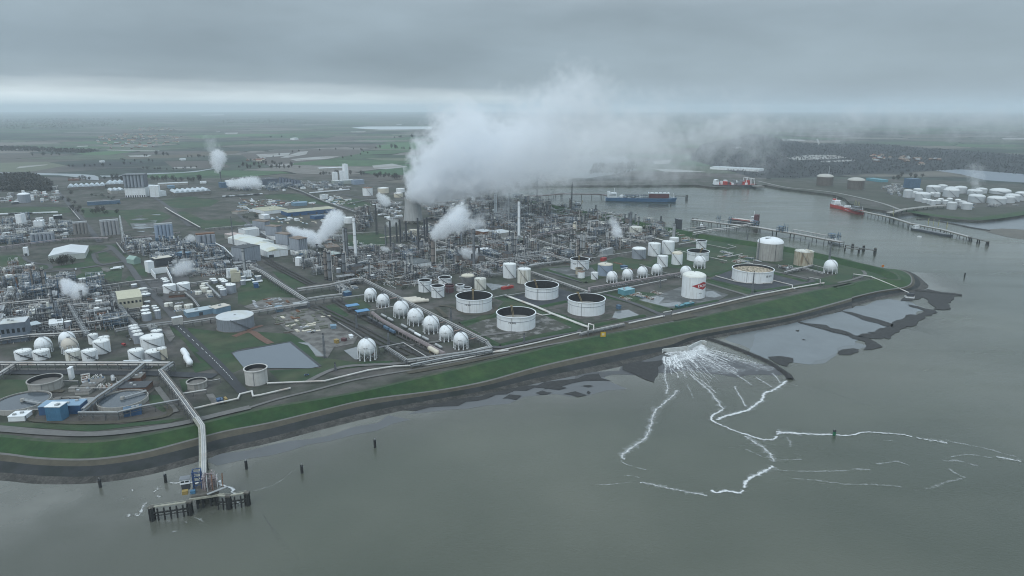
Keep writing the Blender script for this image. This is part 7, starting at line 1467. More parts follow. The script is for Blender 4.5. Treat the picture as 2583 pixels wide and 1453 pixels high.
def p_shed(m,rm,l,w_,h,desc,k):
 t=thing('plant_shed',desc,'shed',(0,0,-500));MB().box(-l/2,l/2,-w_/2,w_/2,0,h).build('wall',m,t,smooth=False);MB().add([(-l/2-.3,-w_/2-.3,h),(l/2+.3,-w_/2-.3,h),(l/2+.3,w_/2+.3,h),(-l/2-.3,w_/2+.3,h),(-l/2-.3,0,h+1.6),(l/2+.3,0,h+1.6)],[(0,1,5,4),(2,3,4,5),(0,4,3),(1,2,5)]).build('roof',rm,t,smooth=False)
 MB().box(-1.8,1.8,-w_/2-.1,-w_/2+.02,0,3.4).build('door',STEELD,t,smooth=False);protos[k]=(t,desc,l/2+1)
p_shed(WHITE,ROOFL,16,9,5,'small white plant shed','h1');p_shed(CONC,ROOFG,20,10,5,'grey plant shed with sheet roof','h2');p_shed(STEEL,mat('rusty_roof',(.19,.15,.12)),15,8,6,'small shed with a rusty roof','h3');p_shed(BLUEL,mat('pale_blue_roof',(.4,.47,.5)),14,8,5,'small light blue shed','h4')
def p_cont(m,desc,k):
 t=thing('site_container',desc,'container',(0,0,-500));MB().box(-6,6,-1.5,1.5,0,3).build('body',m,t,smooth=False);MB().box(-6.1,6.1,-1.6,1.6,3,3.15).build('roof',ROOFL,t,smooth=False);protos[k]=(t,desc,5)
p_cont(WHITEP,'white site container','c1');p_cont(BLUEL,'light blue site container','c2');p_cont(RUST,'rusty site container','c3');p_cont(BLUE,'deep blue site container','c4');p_cont(RED,'red site container','c5');p_cont(YELL,'yellowish site container','c6')
def p_pile(m,desc,k,kind):
 t=thing('material_stack',desc,'stack',(0,0,-500));rr=random.Random(ord(k[-1]));b=MB()
 if kind=='pipes':
  for i in range(3):
   for j in range(4-i):b.tube((-5,-1.6+j*1.0+i*.5,.5+i*.85),(5,-1.6+j*1.0+i*.5,.5+i*.85),.48,8)
 else:
  for i in range(4):b.cbox(-4.2+2.8*i,0,2.7,3.4,.25,1.0+1.6*rr.random())
 b.build('load',m,t,smooth=False);MB().box(-5,5,-2,-1.5,0,.25).build('skid',RUST,t,smooth=False);MB().box(-5,5,1.5,2,0,.25).build('skid',RUST,t,smooth=False);protos[k]=(t,desc,4)
p_pile(mat('green_rust',(.12,.13,.10),.85,.3,.4),'dull green stack of pipes','k1','pipes');p_pile(RUST,'rusty stack of pipe lengths','k2','pipes');p_pile(CREAM,'pale stack of crates','k3','c');p_pile(mat('grey_paint',(.33,.35,.37)),'grey stack of steel parts','k4','c');p_pile(DECKT,'brown stack of timber','k5','c')
for k in('q1','q2','q3'):
 m,ds,h,r={'q1':(STEEL,'slim grey process column',30,1.3),'q2':(STEELL,'slim silver process column',24,1.1),'q3':(mat('brown_column',(.2,.18,.165)),'stout brown process column',36,1.9)}[k]
 protos[k]=(column('S',0,0,1,0,ds,m=m,c=Vector((0,0,-500)),r=r,h=h),ds,3.5)
PROTO_ROOTS=[v[0]for v in protos.values()]
def inside(p,poly):
 c=False;n=len(poly)
 for i in range(n):
  a,b=poly[i],poly[i-1]
  if(a.y>p.y)!=(b.y>p.y)and p.x<(b.x-a.x)*(p.y-a.y)/(b.y-a.y)+a.x:c=not c
 return c
NCL=[0]
USED={}
def fill(reg,poly,du,dv,kinds,group,fillf=.9,jit=.15,zr=(.45,.8),seed=1):
 pg=PL(reg,poly);rr=random.Random(seed);us=[p.dot(GU)for p in pg];vs=[p.dot(GV)for p in pg];u=min(us)
 ju=0
 while u<max(us):
  v_=min(vs);iu=ju*2;ju+=1
  while v_<max(vs):
   p=GU*(u+rr.uniform(-jit,jit)*du)+GV*(v_+rr.uniform(-jit,jit)*dv);v_+=dv
   iu+=1
   if not inside(p,pg)or rr.random()>fillf or(seed<14 and(ju%5==4 or iu%6==5)):continue
   k=rr.choice(kinds);root,desc,rad=protos[k]
   if not clear(p,rad*.62):continue
   taken(p,rad*.55)
   if USED.setdefault(k,0)>=290:continue
   USED[k]+=1;s=rr.uniform(*zr);sc_=(rr.uniform(.88,1.1),rr.uniform(.88,1.1),s)
   r=dup(root,Vector((p.x,p.y,0)),GA+rr.choice((0,math.pi/2,math.pi,-math.pi/2)),desc,group,sc_,auto=True);NCL[0]+=1
  u+=du
DENSE=['f1','f3','f7','f2','f4','f5','f6','f1','f3','f2','a1','u1','q1','q3','d1','s1','s2','q1','f7']
MIXED=['f1','f3','f5','f7','f3','d1','d2','t1','t2','a1','s1','q1','q2','h2','h3','f4']
LOWU=['f3','f7','d1','d2','t1','t2','s1','s2','s1','h1','h3','a1','t3']
fill('S',[(1080,700),(1000,660),(1010,610),(1080,580),(1130,540),(1210,505),(1330,503),(1400,520),(1480,533),(1560,548),(1640,560),(1705,588),(1660,605),(1590,625),(1530,640),(1480,662),(1270,668),(1180,700)],24,18,DENSE,'process units of the right-hand works',.95,seed=11)
fill('S',[(800,650),(860,630),(1000,640),(1080,700),(1100,712),(1010,725),(930,702),(880,700),(820,690)],24,17,DENSE+MIXED,'process units around the brown columns',.9,seed=12)
fill('S',[(760,640),(800,620),(900,612),(960,640),(880,660),(790,665)],24,18,LOWU,'low units behind the brown columns',.8,seed=13)
fill('A',[(1170,850),(1500,830),(1700,850),(1950,880),(2240,930),(2460,1010),(2480,1120),(2250,1180),(1900,1190),(1750,1140),(1520,1000),(1420,960),(1250,940)],18,13,['f1','f4','f4','f2','f3','f7','q1','a1','f5','d1','a1','f3','s2','f7','s1'],'process units of the middle left works',.97,seed=14)
fill('A2',[(0,460),(300,440),(700,430),(1000,470),(1110,560),(1180,690),(1280,780),(1290,860),(1100,905),(860,930),(300,955),(0,985)],17,12.5,['f1','f4','f2','f3','f7','f3','f7','t2','t1','q1','s1','a1','f4','f7','d1','s2','f3'],'process units of the lower left works',.97,seed=15,zr=(.6,1.0))
fill('A',[(0,615),(420,600),(720,640),(760,780),(600,810),(200,850),(0,860)],26,18,['f3','f4','t1','h1','f1','h2','d2','t2','a1','h2','s1'],'units of the far left works',.95,seed=16,zr=(.5,.85))
fill('A',[(0,1080),(360,1080),(380,1150),(850,1230),(880,1310),(500,1400),(0,1447)],22,16,['f5','q3','f3','t2','d1','s2','t1','h3'],'brownish units by the left stacks',.75,seed=17,zr=(.6,1.1))
fill('B',[(560,980),(700,930),(860,960),(880,1190),(760,1180),(640,1100)],20,15,['f4','f1','f3','q1','d1'],'units left of the brown columns',.95,seed=18,zr=(.6,1.0))
fill('B',[(700,780),(1050,830),(1080,930),(980,970),(860,930),(700,900)],24,17,['h3','f5','t1','s2','f3','h2','d1'],'rusty units below the twin steam clouds',.9,seed=19,zr=(.6,1.0))
fill('B',[(900,1130),(1240,1100),(1500,1180),(1420,1200),(1180,1195),(960,1230)],22,15,LOWU,'low units before the brown columns',.8,seed=20)
fill('B2',[(890,470),(1150,430),(1230,420),(1250,480),(1060,560),(900,540)],20,14,['f3','f7','s1','t3','d1','h2'],'low units between the two pipe bridges',.9,seed=21,zr=(.5,.8))
fill('B',[(1350,440),(1640,450),(1640,560),(1560,640),(1420,620),(1390,500)],28,20,['f3','h2','t2','a1','h1','f7','d2'],'units left of the cooling tower',.85,seed=22,zr=(.6,1.))
fill('B',[(1180,480),(1320,520),(1320,720),(1200,760)],24,20,['f2','f6','f5','q3'],'tall units by the dark lattice flare',.9,seed=23)
fill('B',[(1870,440),(2250,400),(2576,430),(2576,560),(2200,600),(1900,640)],30,22,['f3','h2','t1','f7','s1','d2','h3','a1'],'low units right of the cooling tower',.85,seed=24,zr=(.6,1.1))
fill('S',[(0,492),(140,478),(168,500),(160,512),(60,512),(0,510)],28,20,['h1','h2','t1','c1','c5','f3','s1'],'small works at the far left',.8,seed=25,zr=(.6,1.))
fill('S',[(560,478),(700,462),(830,462),(900,480),(780,480),(640,484)],32,22,['f3','h1','f4','t1','h2','a1'],'back works around the power block',.75,seed=26)
fill('B',[(20,400),(480,420),(760,430),(800,470),(560,470),(260,490),(240,570),(0,545)],20,14,['c1','c2','c3','c4','c5','c6','k2','k3','c1','h1','k4','c2'],'containers of the contractor yard',.72,.4,seed=27)
fill('B',[(830,350),(1100,400),(1180,470),(1000,480),(850,430)],20,14,['c1','c2','c3','h1','c4','k3'],'containers right of the contractor yard',.7,.4,seed=28)
fill('B',[(300,590),(760,590),(1060,560),(1080,640),(700,660),(440,650)],24,16,['c1','h1','c2','h4','h2','k3'],'sheds before the blue-walled workshop',.6,.4,seed=29)
fill('B2',[(345,800),(560,715),(850,730),(930,850),(860,960),(560,960),(470,930)],11,7.5,['k1','k1','k2','k3','k4','k5','k1'],'material stacks of the storage yard',.72,.3,seed=30)
fill('B2',[(70,660),(160,620),(480,610),(600,640),(520,660),(140,710)],13,9,['k4','k3','k2','k5'],'material stacks of the upper yard',.6,.4,seed=31)
fill('B2',[(0,350),(280,330),(440,470),(280,520),(120,500),(0,520)],17,12,['s1','c1','d2','t2','h1','c4','k4','f4'],'small plant on the left gravel yard',.7,.3,seed=32,zr=(.5,.8))
fill('A2',[(1640,650),(1900,620),(1960,640),(1960,730),(1800,740),(1680,700)],14,10,['s1','k4','f7','s2','t3'],'small plant in the grey yard',.8,.3,seed=33,zr=(.4,.7))
fill('A2',[(1900,470),(2060,460),(2160,600),(2000,600)],14,10,['s1','d1','t3','h1','d2'],'small plant right of the white tanks',.8,.3,seed=34)
fill('E',[(700,300),(1180,290),(1180,330),(1080,400),(700,390)],11,8,['s2','k2','k4','s1','d1'],'small plant of the treatment works',.75,.3,seed=35,zr=(.5,.9))
fill('E',[(700,640),(1000,660),(1420,650),(1420,690),(1100,720),(720,720)],11,8,['s1','f7','d1','s2'],'small plant below the silver bridge',.5,.3,seed=36,zr=(.4,.6))
fill('C2',[(100,480),(200,440),(640,200),(1050,130),(1320,200),(1060,300),(640,370),(240,400)],18,13,['f3','f7','s1','d1','s2','q1','k4'],'small plant before the right-hand works',.6,.3,seed=37,zr=(.5,.9))
fill('C2',[(1800,560),(2200,540),(2300,590),(2050,640),(1900,620)],14,10,['s1','s2'],'pump skids by the teal cabin',.35,.3,seed=38)
fill('C2',[(1640,230),(1900,240),(1980,330),(1780,330),(1640,300)],14,10,['k4','c2','s2','k2'],'small plant on the tank farm yard',.5,.3,seed=39)
fill('D2',[(1180,340),(1420,330),(1560,440),(1280,470)],16,12,['s1','s2','k5','d1'],'pump skids left of the concrete tank',.4,.3,seed=40)
fill('D2',[(1480,390),(1720,380),(1740,450),(1560,440)],11,8,['d1','s1'],'drums at the foot of the concrete tank',.7,.2,seed=41)
fill('D2',[(1890,500),(2100,490),(2250,540),(2060,560)],13,9,['s1','s2','f7'],'pump skids before the rusty tank',.6,.3,seed=42,zr=(.4,.6))
fill('D2',[(520,80),(700,110),(1010,170),(1000,220),(850,240),(700,200)],18,14,['s1','s2','k4','h3'],'small plant by the landing stage run',.4,.3,seed=43)
fill('T',[(900,230),(1120,230),(1100,350),(960,350)],30,22,['f3','h4','t2'],'units left of the far terminal',.9,seed=44)
fill('T',[(1620,430),(2100,470),(2576,440),(2576,470),(1700,520)],30,22,['f3','s1','h2'],'units between the far terminal tanks',.6,seed=45)
fill('C2',[(1720,450),(2250,340),(2300,380),(1800,480)],13,9,['s1','s2','f7','k4'],'pump skids under the right-hand sphere row',.6,.3,seed=46,zr=(.4,.7))
fill('B2',[(1220,1150),(1380,1130),(1460,1220),(1240,1260)],9,7,['s1','s2'],'pump skids around the lone sphere',.9,.2,seed=47,zr=(.6,1.))
for r_ in PROTO_ROOTS:
 for ch in list(r_.children):
  for g in list(ch.children):bpy.data.objects.remove(g)
  bpy.data.objects.remove(ch)
TOP[:]=[t for t in TOP if t[0]not in PROTO_ROOTS]
for r_ in PROTO_ROOTS:bpy.data.objects.remove(r_)
def tangle(reg,poly,n,label,seed):
 pg=PL(reg,poly);rr=random.Random(seed);us=[p.dot(GU)for p in pg];vs=[p.dot(GV)for p in pg]
 for m,nm,f,hm in((PIPEW,'white_pipe_tangle',.25,5),(STEELD,'dark_steel_tangle',.45,8),(RUST,'rusty_pipe_tangle',.15,4),(PIPEG,'grey_pipe_tangle',.35,6)):
  b=MB()
  for i in range(int(n*f)):
   p=GU*rr.uniform(min(us),max(us))+GV*rr.uniform(min(vs),max(vs))
   if not inside(p,pg):continue
   d=rr.choice((GU,GU,GV));l=rr.uniform(4,22);z=rr.uniform(.6,hm);w_=rr.uniform(.25,.7)
   if rr.random()<.3:b.bar(p,p+Vector((0,0,z*1.6)),w_)
   b.bar(p+Vector((0,0,z)),p+d*l+Vector((0,0,z)),w_);b.bar(p+d*l,p+d*l+Vector((0,0,z)),w_)
  o=b.build(nm,m,smooth=False);o['kind']='stuff';o['label']=label
for r,pg,n,l,sd in[('S',[(1080,700),(1000,660),(1010,610),(1080,580),(1210,505),(1400,520),(1560,548),(1705,588),(1590,625),(1480,662),(1270,672),(1180,705)],3200,'tangle of low pipework in the right-hand works',1),('S',[(800,650),(860,630),(1000,640),(1110,712),(1010,728),(880,704)],1100,'tangle of low pipework around the brown columns',2),('A',[(1170,850),(1700,850),(2240,930),(2460,1010),(2480,1120),(2250,1180),(1900,1190),(1420,960)],1300,'tangle of low pipework in the middle left works',3),('A2',[(0,440),(700,430),(1000,470),(1180,690),(1290,780),(1290,870),(860,940),(300,1010),(0,1040)],2400,'tangle of low pipework in the lower left works',4),('A',[(0,615),(720,640),(760,780),(200,850),(0,860)],900,'tangle of low pipework in the far left works',5),('C2',[(100,480),(640,200),(1050,130),(1320,200),(640,370),(240,420)],500,'tangle of low pipework before the right-hand works',6)]:tangle(r,pg,n,l,sd)
# ------------------------ trees, woods, village
LEAFB=mat('bare_twigs',(.045,.043,.036),.95,.4,.5);LEAFG=mat('dull_evergreen',(.020,.030,.020),.95,.4,.4);BARK=mat('bark',(.06,.052,.042),.95,.2,.5)
def proto_tree(seed,h,wd,n,leaf,bare):
 rr=random.Random(seed);t=bpy.data.objects.new('tree',None);COL.objects.link(t);t.location=(0,0,-500);b=MB().tube((0,0,0),(0,0,h*.45),h*.03,6,h*.02)
 for i in range(7):
  a=rr.uniform(0,6.28);z=h*rr.uniform(.25,.5);b.tube((0,0,z),(math.cos(a)*wd*.35,math.sin(a)*wd*.35,z+h*rr.uniform(.2,.45)),h*.014,5,h*.005)
 b.build('trunk',BARK,t,smooth=False);c=MB()
 for i in range(n):
  while True:
   x,y,z=rr.uniform(-1,1),rr.uniform(-1,1),rr.uniform(-1,1)
   if x*x+y*y+z*z<1:break
  lob=1+.3*math.sin(3*math.atan2(y,x)+seed);p=Vector((x*wd/2*lob,y*wd/2*lob,h*.6+z*h*.4));s=h*rr.uniform(.035,.075)
  d=Vector((rr.uniform(-1,1),rr.uniform(-1,1),rr.uniform(-.3,1)if not bare else rr.uniform(.5,2))).normalized()*s*(1.9 if bare else 1);e=Vector((rr.uniform(-1,1),rr.uniform(-1,1),rr.uniform(-1,1))).normalized()*s*(.35 if bare else .8)
  c.add([p-d,p+e,p+d,p-e],[(0,1,2,3)])
 c.build('crown',leaf,t,smooth=False);return t
TP=[proto_tree(1,11,9,240,LEAFB,True),proto_tree(2,9,8,220,LEAFG,False),proto_tree(3,13,8,240,LEAFB,True),proto_tree(4,7,9,200,LEAFG,False)]
TD=['bare grey-brown tree','dull green tree','tall bare tree','broad dark bush']
for t in TP:t['category']='tree'
def trees(reg,pts,n,spread,group,kinds=(0,2,1),s=(.8,1.3),seed=1):
 rr=random.Random(seed);ps=PL(reg,pts)
 for i in range(n):
  u=(i+.5)/n*(len(ps)-1);k=min(int(u),len(ps)-2);p=ps[k].lerp(ps[k+1],u-k)+Vector((rr.uniform(-1,1)*spread,rr.uniform(-1,1)*spread,0));j=rr.choice(kinds);f=rr.uniform(*s)
  dup(TP[j],p,rr.uniform(0,6),TD[j],group,(f,f,f*rr.uniform(.8,1.2)),auto=True)
trees('A',[(520,1060),(600,1075),(690,1060),(720,1030)],8,6,'bare clump in front of the big white warehouse',(0,2),(1.0,1.5),1)
trees('A',[(1080,210),(1500,225),(2030,230)],25,16,'tree line behind the wavy halls',(0,2,0),(1.2,1.9),2);trees('A',[(1030,215),(1300,190),(1500,195)],8,12,'trees by the creek',(0,1),(.9,1.5),3)
trees('A',[(790,480),(850,540),(950,550),(1080,560),(1140,540)],14,22,'copse behind the silo banks',(0,1,2),(1.0,1.6),4);trees('A',[(680,350),(700,430),(760,470)],4,14,'trees by the long straight road',(0,1),(1.,1.5),5)
trees('A',[(840,380),(1000,385),(1120,410),(1200,470)],9,16,'trees before the wavy halls',(0,1,3),(.7,1.2),6);trees('A',[(700,215),(860,210),(960,215)],7,14,'trees round the creek farm',(0,1),(.9,1.4),7)
trees('B',[(0,100),(200,95),(420,100),(600,95)],14,20,'tree belt beyond the back works',(0,2),(1.1,1.7),8);trees('B',[(820,165),(1000,160),(1250,170)],13,22,'trees before the long farm hall',(0,1,2),(1.1,1.7),9);trees('B',[(1360,180),(1500,190),(1680,205)],14,24,'trees left of the steam plume',(0,2,1),(1.2,1.9),10)
trees('B',[(70,80),(200,60),(300,40)],6,18,'trees round the field road',(0,2),(1.,1.6),11);trees('B',[(40,600),(130,610),(210,590),(250,600)],7,9,'dark bushes by the small white gabled shed',(3,1),(.8,1.3),12)
trees('B',[(1670,655),(1750,662),(1840,655)],8,5,'dark bushes at the foot of the cooling tower',(3,),(.7,1.0),13);trees('B2',[(1380,455),(1420,470),(1700,400)][:2],3,6,'bushes by the rack',(3,1),(.7,1.),14)
trees('B2',[(1600,520),(1650,515),(1690,520)],3,5,'bushes by the pipe portal of the diagonal rack',(3,),(.7,1.),15);trees('A2',[(1580,590),(1640,585)],3,4,'bushes by the brown-roofed building',(3,),(.6,.8),16)
trees('K',[(700,450),(850,455),(1000,445)],12,10,'roadside trees along the far creek',(0,),(.9,1.3),17);trees('K',[(725,390),(800,378),(860,385)],8,26,'far trees left of the thin far stack',(2,0),(1.2,2.),18);trees('K',[(935,395),(980,388),(1030,395)],6,26,'far trees by the farm',(1,0),(1.1,1.8),19);trees('K',[(1170,440),(1330,425),(1500,440)],12,26,'far trees right of the thin far stack',(0,2),(1.1,1.9),20);trees('K',[(160,385),(260,382),(300,372)],7,30,'far trees at the left farm',(0,1),(1.2,2.),21);trees('K',[(1230,408),(1290,405)],3,20,'far farm trees',(1,),(1.,1.6),22)
trees('K',[(560,405),(760,415),(500,437),(350,440)],16,20,'trees around the dark orchard field',(0,),(.9,1.4),23);trees('K',[(1850,350),(1980,345),(2100,360)],11,40,'far trees left of the plume top',(0,2),(1.3,2.2),24);trees('K',[(1340,295),(1400,292)],3,40,'distant tree clump',(1,),(1.6,2.6),25);trees('K',[(1950,295),(2080,290)],7,50,'distant dark copse',(1,0),(1.8,2.8),26)
trees('C',[(420,230),(550,215),(700,220),(900,215)],14,22,'trees on the far bank behind the rust-brown jetty',(0,2,1),(1.2,2.),27);trees('D',[(1100,250),(1500,180),(1700,150)][1:],7,30,'trees behind the far terminal',(0,2),(1.2,2.),28)
trees('K',[(1340,395),(1500,362),(1800,352),(1830,372),(1700,402)],14,16,'trees along the bare fields',(0,),(.9,1.5),29)
for t in TP:
 for ch in list(t.children):bpy.data.objects.remove(ch)
 bpy.data.objects.remove(t)
def wood(reg,poly,n,name,label,s=(7,12),seed=1,m=None):
 pg=PL(reg,poly);rr=random.Random(seed);b=MB();x0,x1=min(p.x for p in pg),max(p.x for p in pg);y0,y1=min(p.y for p in pg),max(p.y for p in pg);c=0
 for _ in range(n*6):
  p=Vector((rr.uniform(x0,x1),rr.uniform(y0,y1),0))
  if not inside(p,pg):continue
  c+=1;h=rr.uniform(*s);k=7;r=h*rr.uniform(.28,.5);z0=h*.25
  for j in range(5):
   a=rr.uniform(0,6.28);q=p+Vector((math.cos(a)*r*.6,math.sin(a)*r*.6,rr.uniform(.35,.95)*h));d=Vector((rr.uniform(-1,1),rr.uniform(-1,1),rr.uniform(.2,1.4))).normalized()*h*.3;e=Vector((rr.uniform(-1,1),rr.uniform(-1,1),rr.uniform(-.5,.5))).normalized()*h*.22
   b.add([q-d,q+e,q+d,q-e],[(0,1,2,3)])
  b.add([p+Vector((-.25,0,0)),p+Vector((.25,0,0)),p+Vector((.2,0,h*.6)),p+Vector((-.2,0,h*.6))],[(0,1,2,3)])
  if c>=n:break
 o=b.build(name,m or LEAFB,smooth=False);o['kind']='stuff';o['label']=label
wood('A',[(0,175),(300,165),(480,230),(530,280),(520,330),(300,330),(0,335)],1500,'bare_wood','bare grey wood at the far left edge',(9,15),1)
wood('X',[(1060,400),(1300,350),(1560,395),(1900,400),(2300,430),(2576,450),(2576,545),(2300,520),(1900,535),(1500,560),(1300,555),(1000,470)],9000,'far_wood','dark bare wood beyond the harbour',(5,9),2,mat('far_twigs',(.050,.055,.058),.95,.25,.02))
wood('K',[(0,340),(160,345),(500,360),(420,372),(150,362),(0,360)],900,'far_wood','dark wood left of the village',(9,16),3);wood('K',[(0,205),(300,195),(620,200),(600,235),(250,250),(0,250)],1500,'far_wood','hazy wood on the far left horizon',(12,22),4)
wood('X',[(225,500),(340,450),(440,440),(480,460),(300,490)],500,'far_wood','wood behind the pale lagoon, left',(9,16),5);wood('X',[(530,540),(560,500),(740,490),(760,520),(700,540)],400,'far_wood','wood behind the pale lagoon, right',(9,16),6);wood('K',[(1060,205),(1400,195),(1700,215),(1500,225),(1100,222)],600,'far_wood','hazy tree belts on the middle horizon',(12,20),7)
ht=[]
for i,(wm_,rm_)in enumerate([(CONC,ROOFR),(BRICK,ROOFG),(CREAM,mat('tile_roof',(.20,.10,.07),.85,.2,.3)),(BRICK,ROOFR)]):
 t=bpy.data.objects.new('village_house',None);COL.objects.link(t);t['category']='house';t.location=(0,0,-500);MB().box(-7,7,-5,5,0,5).build('wall',wm_,t,smooth=False)
 MB().add([(-7.4,-5.4,5),(7.4,-5.4,5),(7.4,5.4,5),(-7.4,5.4,5),(-7.4,0,10),(7.4,0,10)],[(0,1,5,4),(2,3,4,5),(0,4,3),(1,2,5)]).build('roof',rm_,t,smooth=False);ht.append(t)
HD=['grey house with a dark roof','brick house with a grey roof','cream house with a red roof','brick house with a rusty roof']
rr=random.Random(9)
for reg,poly,n,g in[('K',[(480,290),(620,270),(950,285),(900,320),(700,350),(480,345)],110,'houses of the far village'),('K',[(640,240),(900,245),(850,262),(660,258)],40,'houses of the farther hamlet'),('X',[(1800,445),(2200,470),(2100,500),(1850,480)],24,'farm houses beyond the harbour'),('K',[(1230,402),(1320,400),(1310,412),(1240,412)],7,'houses of the field farm')]:
 pg=PL(reg,poly);x0,x1=min(p.x for p in pg),max(p.x for p in pg);y0,y1=min(p.y for p in pg),max(p.y for p in pg);c=0
 for _ in range(n*8):
  p=Vector((rr.uniform(x0,x1),rr.uniform(y0,y1),.1))
  if not inside(p,pg):continue
  j=rr.randrange(4);s=rr.uniform(1,1.9);dup(ht[j],p,rr.choice((.3,1.87))+rr.uniform(-.2,.2),HD[j],g,(s,s,1.1),auto=True);c+=1
  if c>=n:break
for t in ht:
 for ch in list(t.children):bpy.data.objects.remove(ch)
 bpy.data.objects.remove(t)
for i,(r,x,y,w_,d_,l)in enumerate([('X',1100,520,0,0,'')][:0]):pass
for r,a,b_,d_,h,l in[('K',(60,358),(150,356),60,8,'long pale farm hall at the far left'),('K',(905,406),(930,405),40,7,'white barn left of the thin far stack'),('K',(510,416),(526,415),25,8,'white barn by the dark orchard field'),('K',(1475,303),(1492,302),50,14,'white barn on the open fields'),('X',(1100,516),(1330,528),70,9,'large white greenhouse range beyond the far dark ship'),('T',(685,165),(860,190),30,8,'long teal shed right of the domed pair'),('T',(1210,265),(1330,262),30,30,'dark blue block behind the far terminal tanks')]:
 building(r,a,b_,d_,h,l,wall=WHITE if 'white' in l else(TEAL if 'teal' in l else(BLUES if 'blue' in l else CONC)),roof=GLASSH if 'white' in l else(TEAL if 'teal' in l else(BLUES if 'blue' in l else ROOFL)),kind='gable' if 'barn' in l else 'flat')
# ==== foam
def foam_mat(name,thr,sc_,stretch=1.0,op=1.0):
 m=bpy.data.materials.new(name);m.use_nodes=True;t=m.node_tree;b=t.nodes['Principled BSDF'];nn=t.nodes.new;ll=t.links.new
 b.inputs['Base Color'].default_value=(.75,.78,.79,1);b.inputs['Roughness'].default_value=.8
 g=nn('ShaderNodeNewGeometry');a=nn('ShaderNodeAttribute');a.attribute_name='edge';n=nn('ShaderNodeTexNoise');n.inputs['Scale'].default_value=sc_;n.inputs['Detail'].default_value=6;n.inputs['Roughness'].default_value=.72;ll(g.outputs['Position'],n.inputs[0])
 s=nn('ShaderNodeMath');s.operation='MULTIPLY_ADD';s.inputs[1].default_value=.62;ll(a.outputs['Fac'],s.inputs[0]);ll(n.outputs[0],s.inputs[2])
 r=nn('ShaderNodeMapRange');r.inputs[1].default_value=thr;r.inputs[2].default_value=thr+.26;r.inputs[4].default_value=op;ll(s.outputs[0],r.inputs[0]);ll(r.outputs[0],b.inputs['Alpha']);return m
FO=[[],[],[]]
def foam(k,reg,pts,wd,sm=6,z=.35):
 ps=smooth_pts(PL(reg,pts,WZ),sm);n=len(ps);vs=[];es=[];rr=random.Random(n)
 for i,p in enumerate(ps):
  d=(ps[min(i+1,n-1)]-ps[max(i-1,0)]).normalized();a=Vector((-d.y,d.x,0));w_=(wd[0]+(wd[1]-wd[0])*i/(n-1))*rr.uniform(.85,1.15);e=min(1,i/2,(n-1-i)/2)
  o=a*rr.uniform(-.14,.14)*w_
  vs+=[p+a*w_+o,p+o,p-a*w_+o];es+=[0,e,0]
 FO[k].append(([(v.x,v.y,WZ+z+.01*len(FO[k])/10)for v in vs],[(3*i+j,3*i+j+1,3*i+j+4,3*i+j+3)for i in range(n-1)for j in(0,1)],es))
foam(0,'G',[(490,205),(560,200),(640,192),(690,165),(725,155)],(16,22));foam(0,'G',[(500,215),(600,215),(680,190),(735,165)],(20,24));foam(0,'G',[(510,225),(600,235),(700,205),(760,180)],(18,18))
foam(2,'G',[(610,190),(700,235),(790,280),(880,330)],(50,75));foam(2,'G',[(560,215),(580,260),(600,320)],(45,30));foam(2,'G',[(720,170),(850,215),(1000,265),(1120,310)],(25,40))
rr=random.Random(4)
for i in range(70):
 u=i/69;x0,y0=(500+u*240,215-u*40+12*math.sin(u*9));x1,y1=(515+u*650,330+70*math.sin(u*3.0)*(1 if u<.5 else .55)-u*25);L_=rr.uniform(.3,1.0)
 pts=[(x0,y0)]+[(x0+(x1-x0)*t*L_+rr.uniform(-9,9),y0+(y1-y0)*(t*L_)**(.8+.5*u)+rr.uniform(-4,4))for t in(.25,.5,.75,1)]
 foam(0 if L_<.52 else(1 if i%2 else 2),'G',pts,(rr.uniform(2.4,5),rr.uniform(1.2,3.5)))
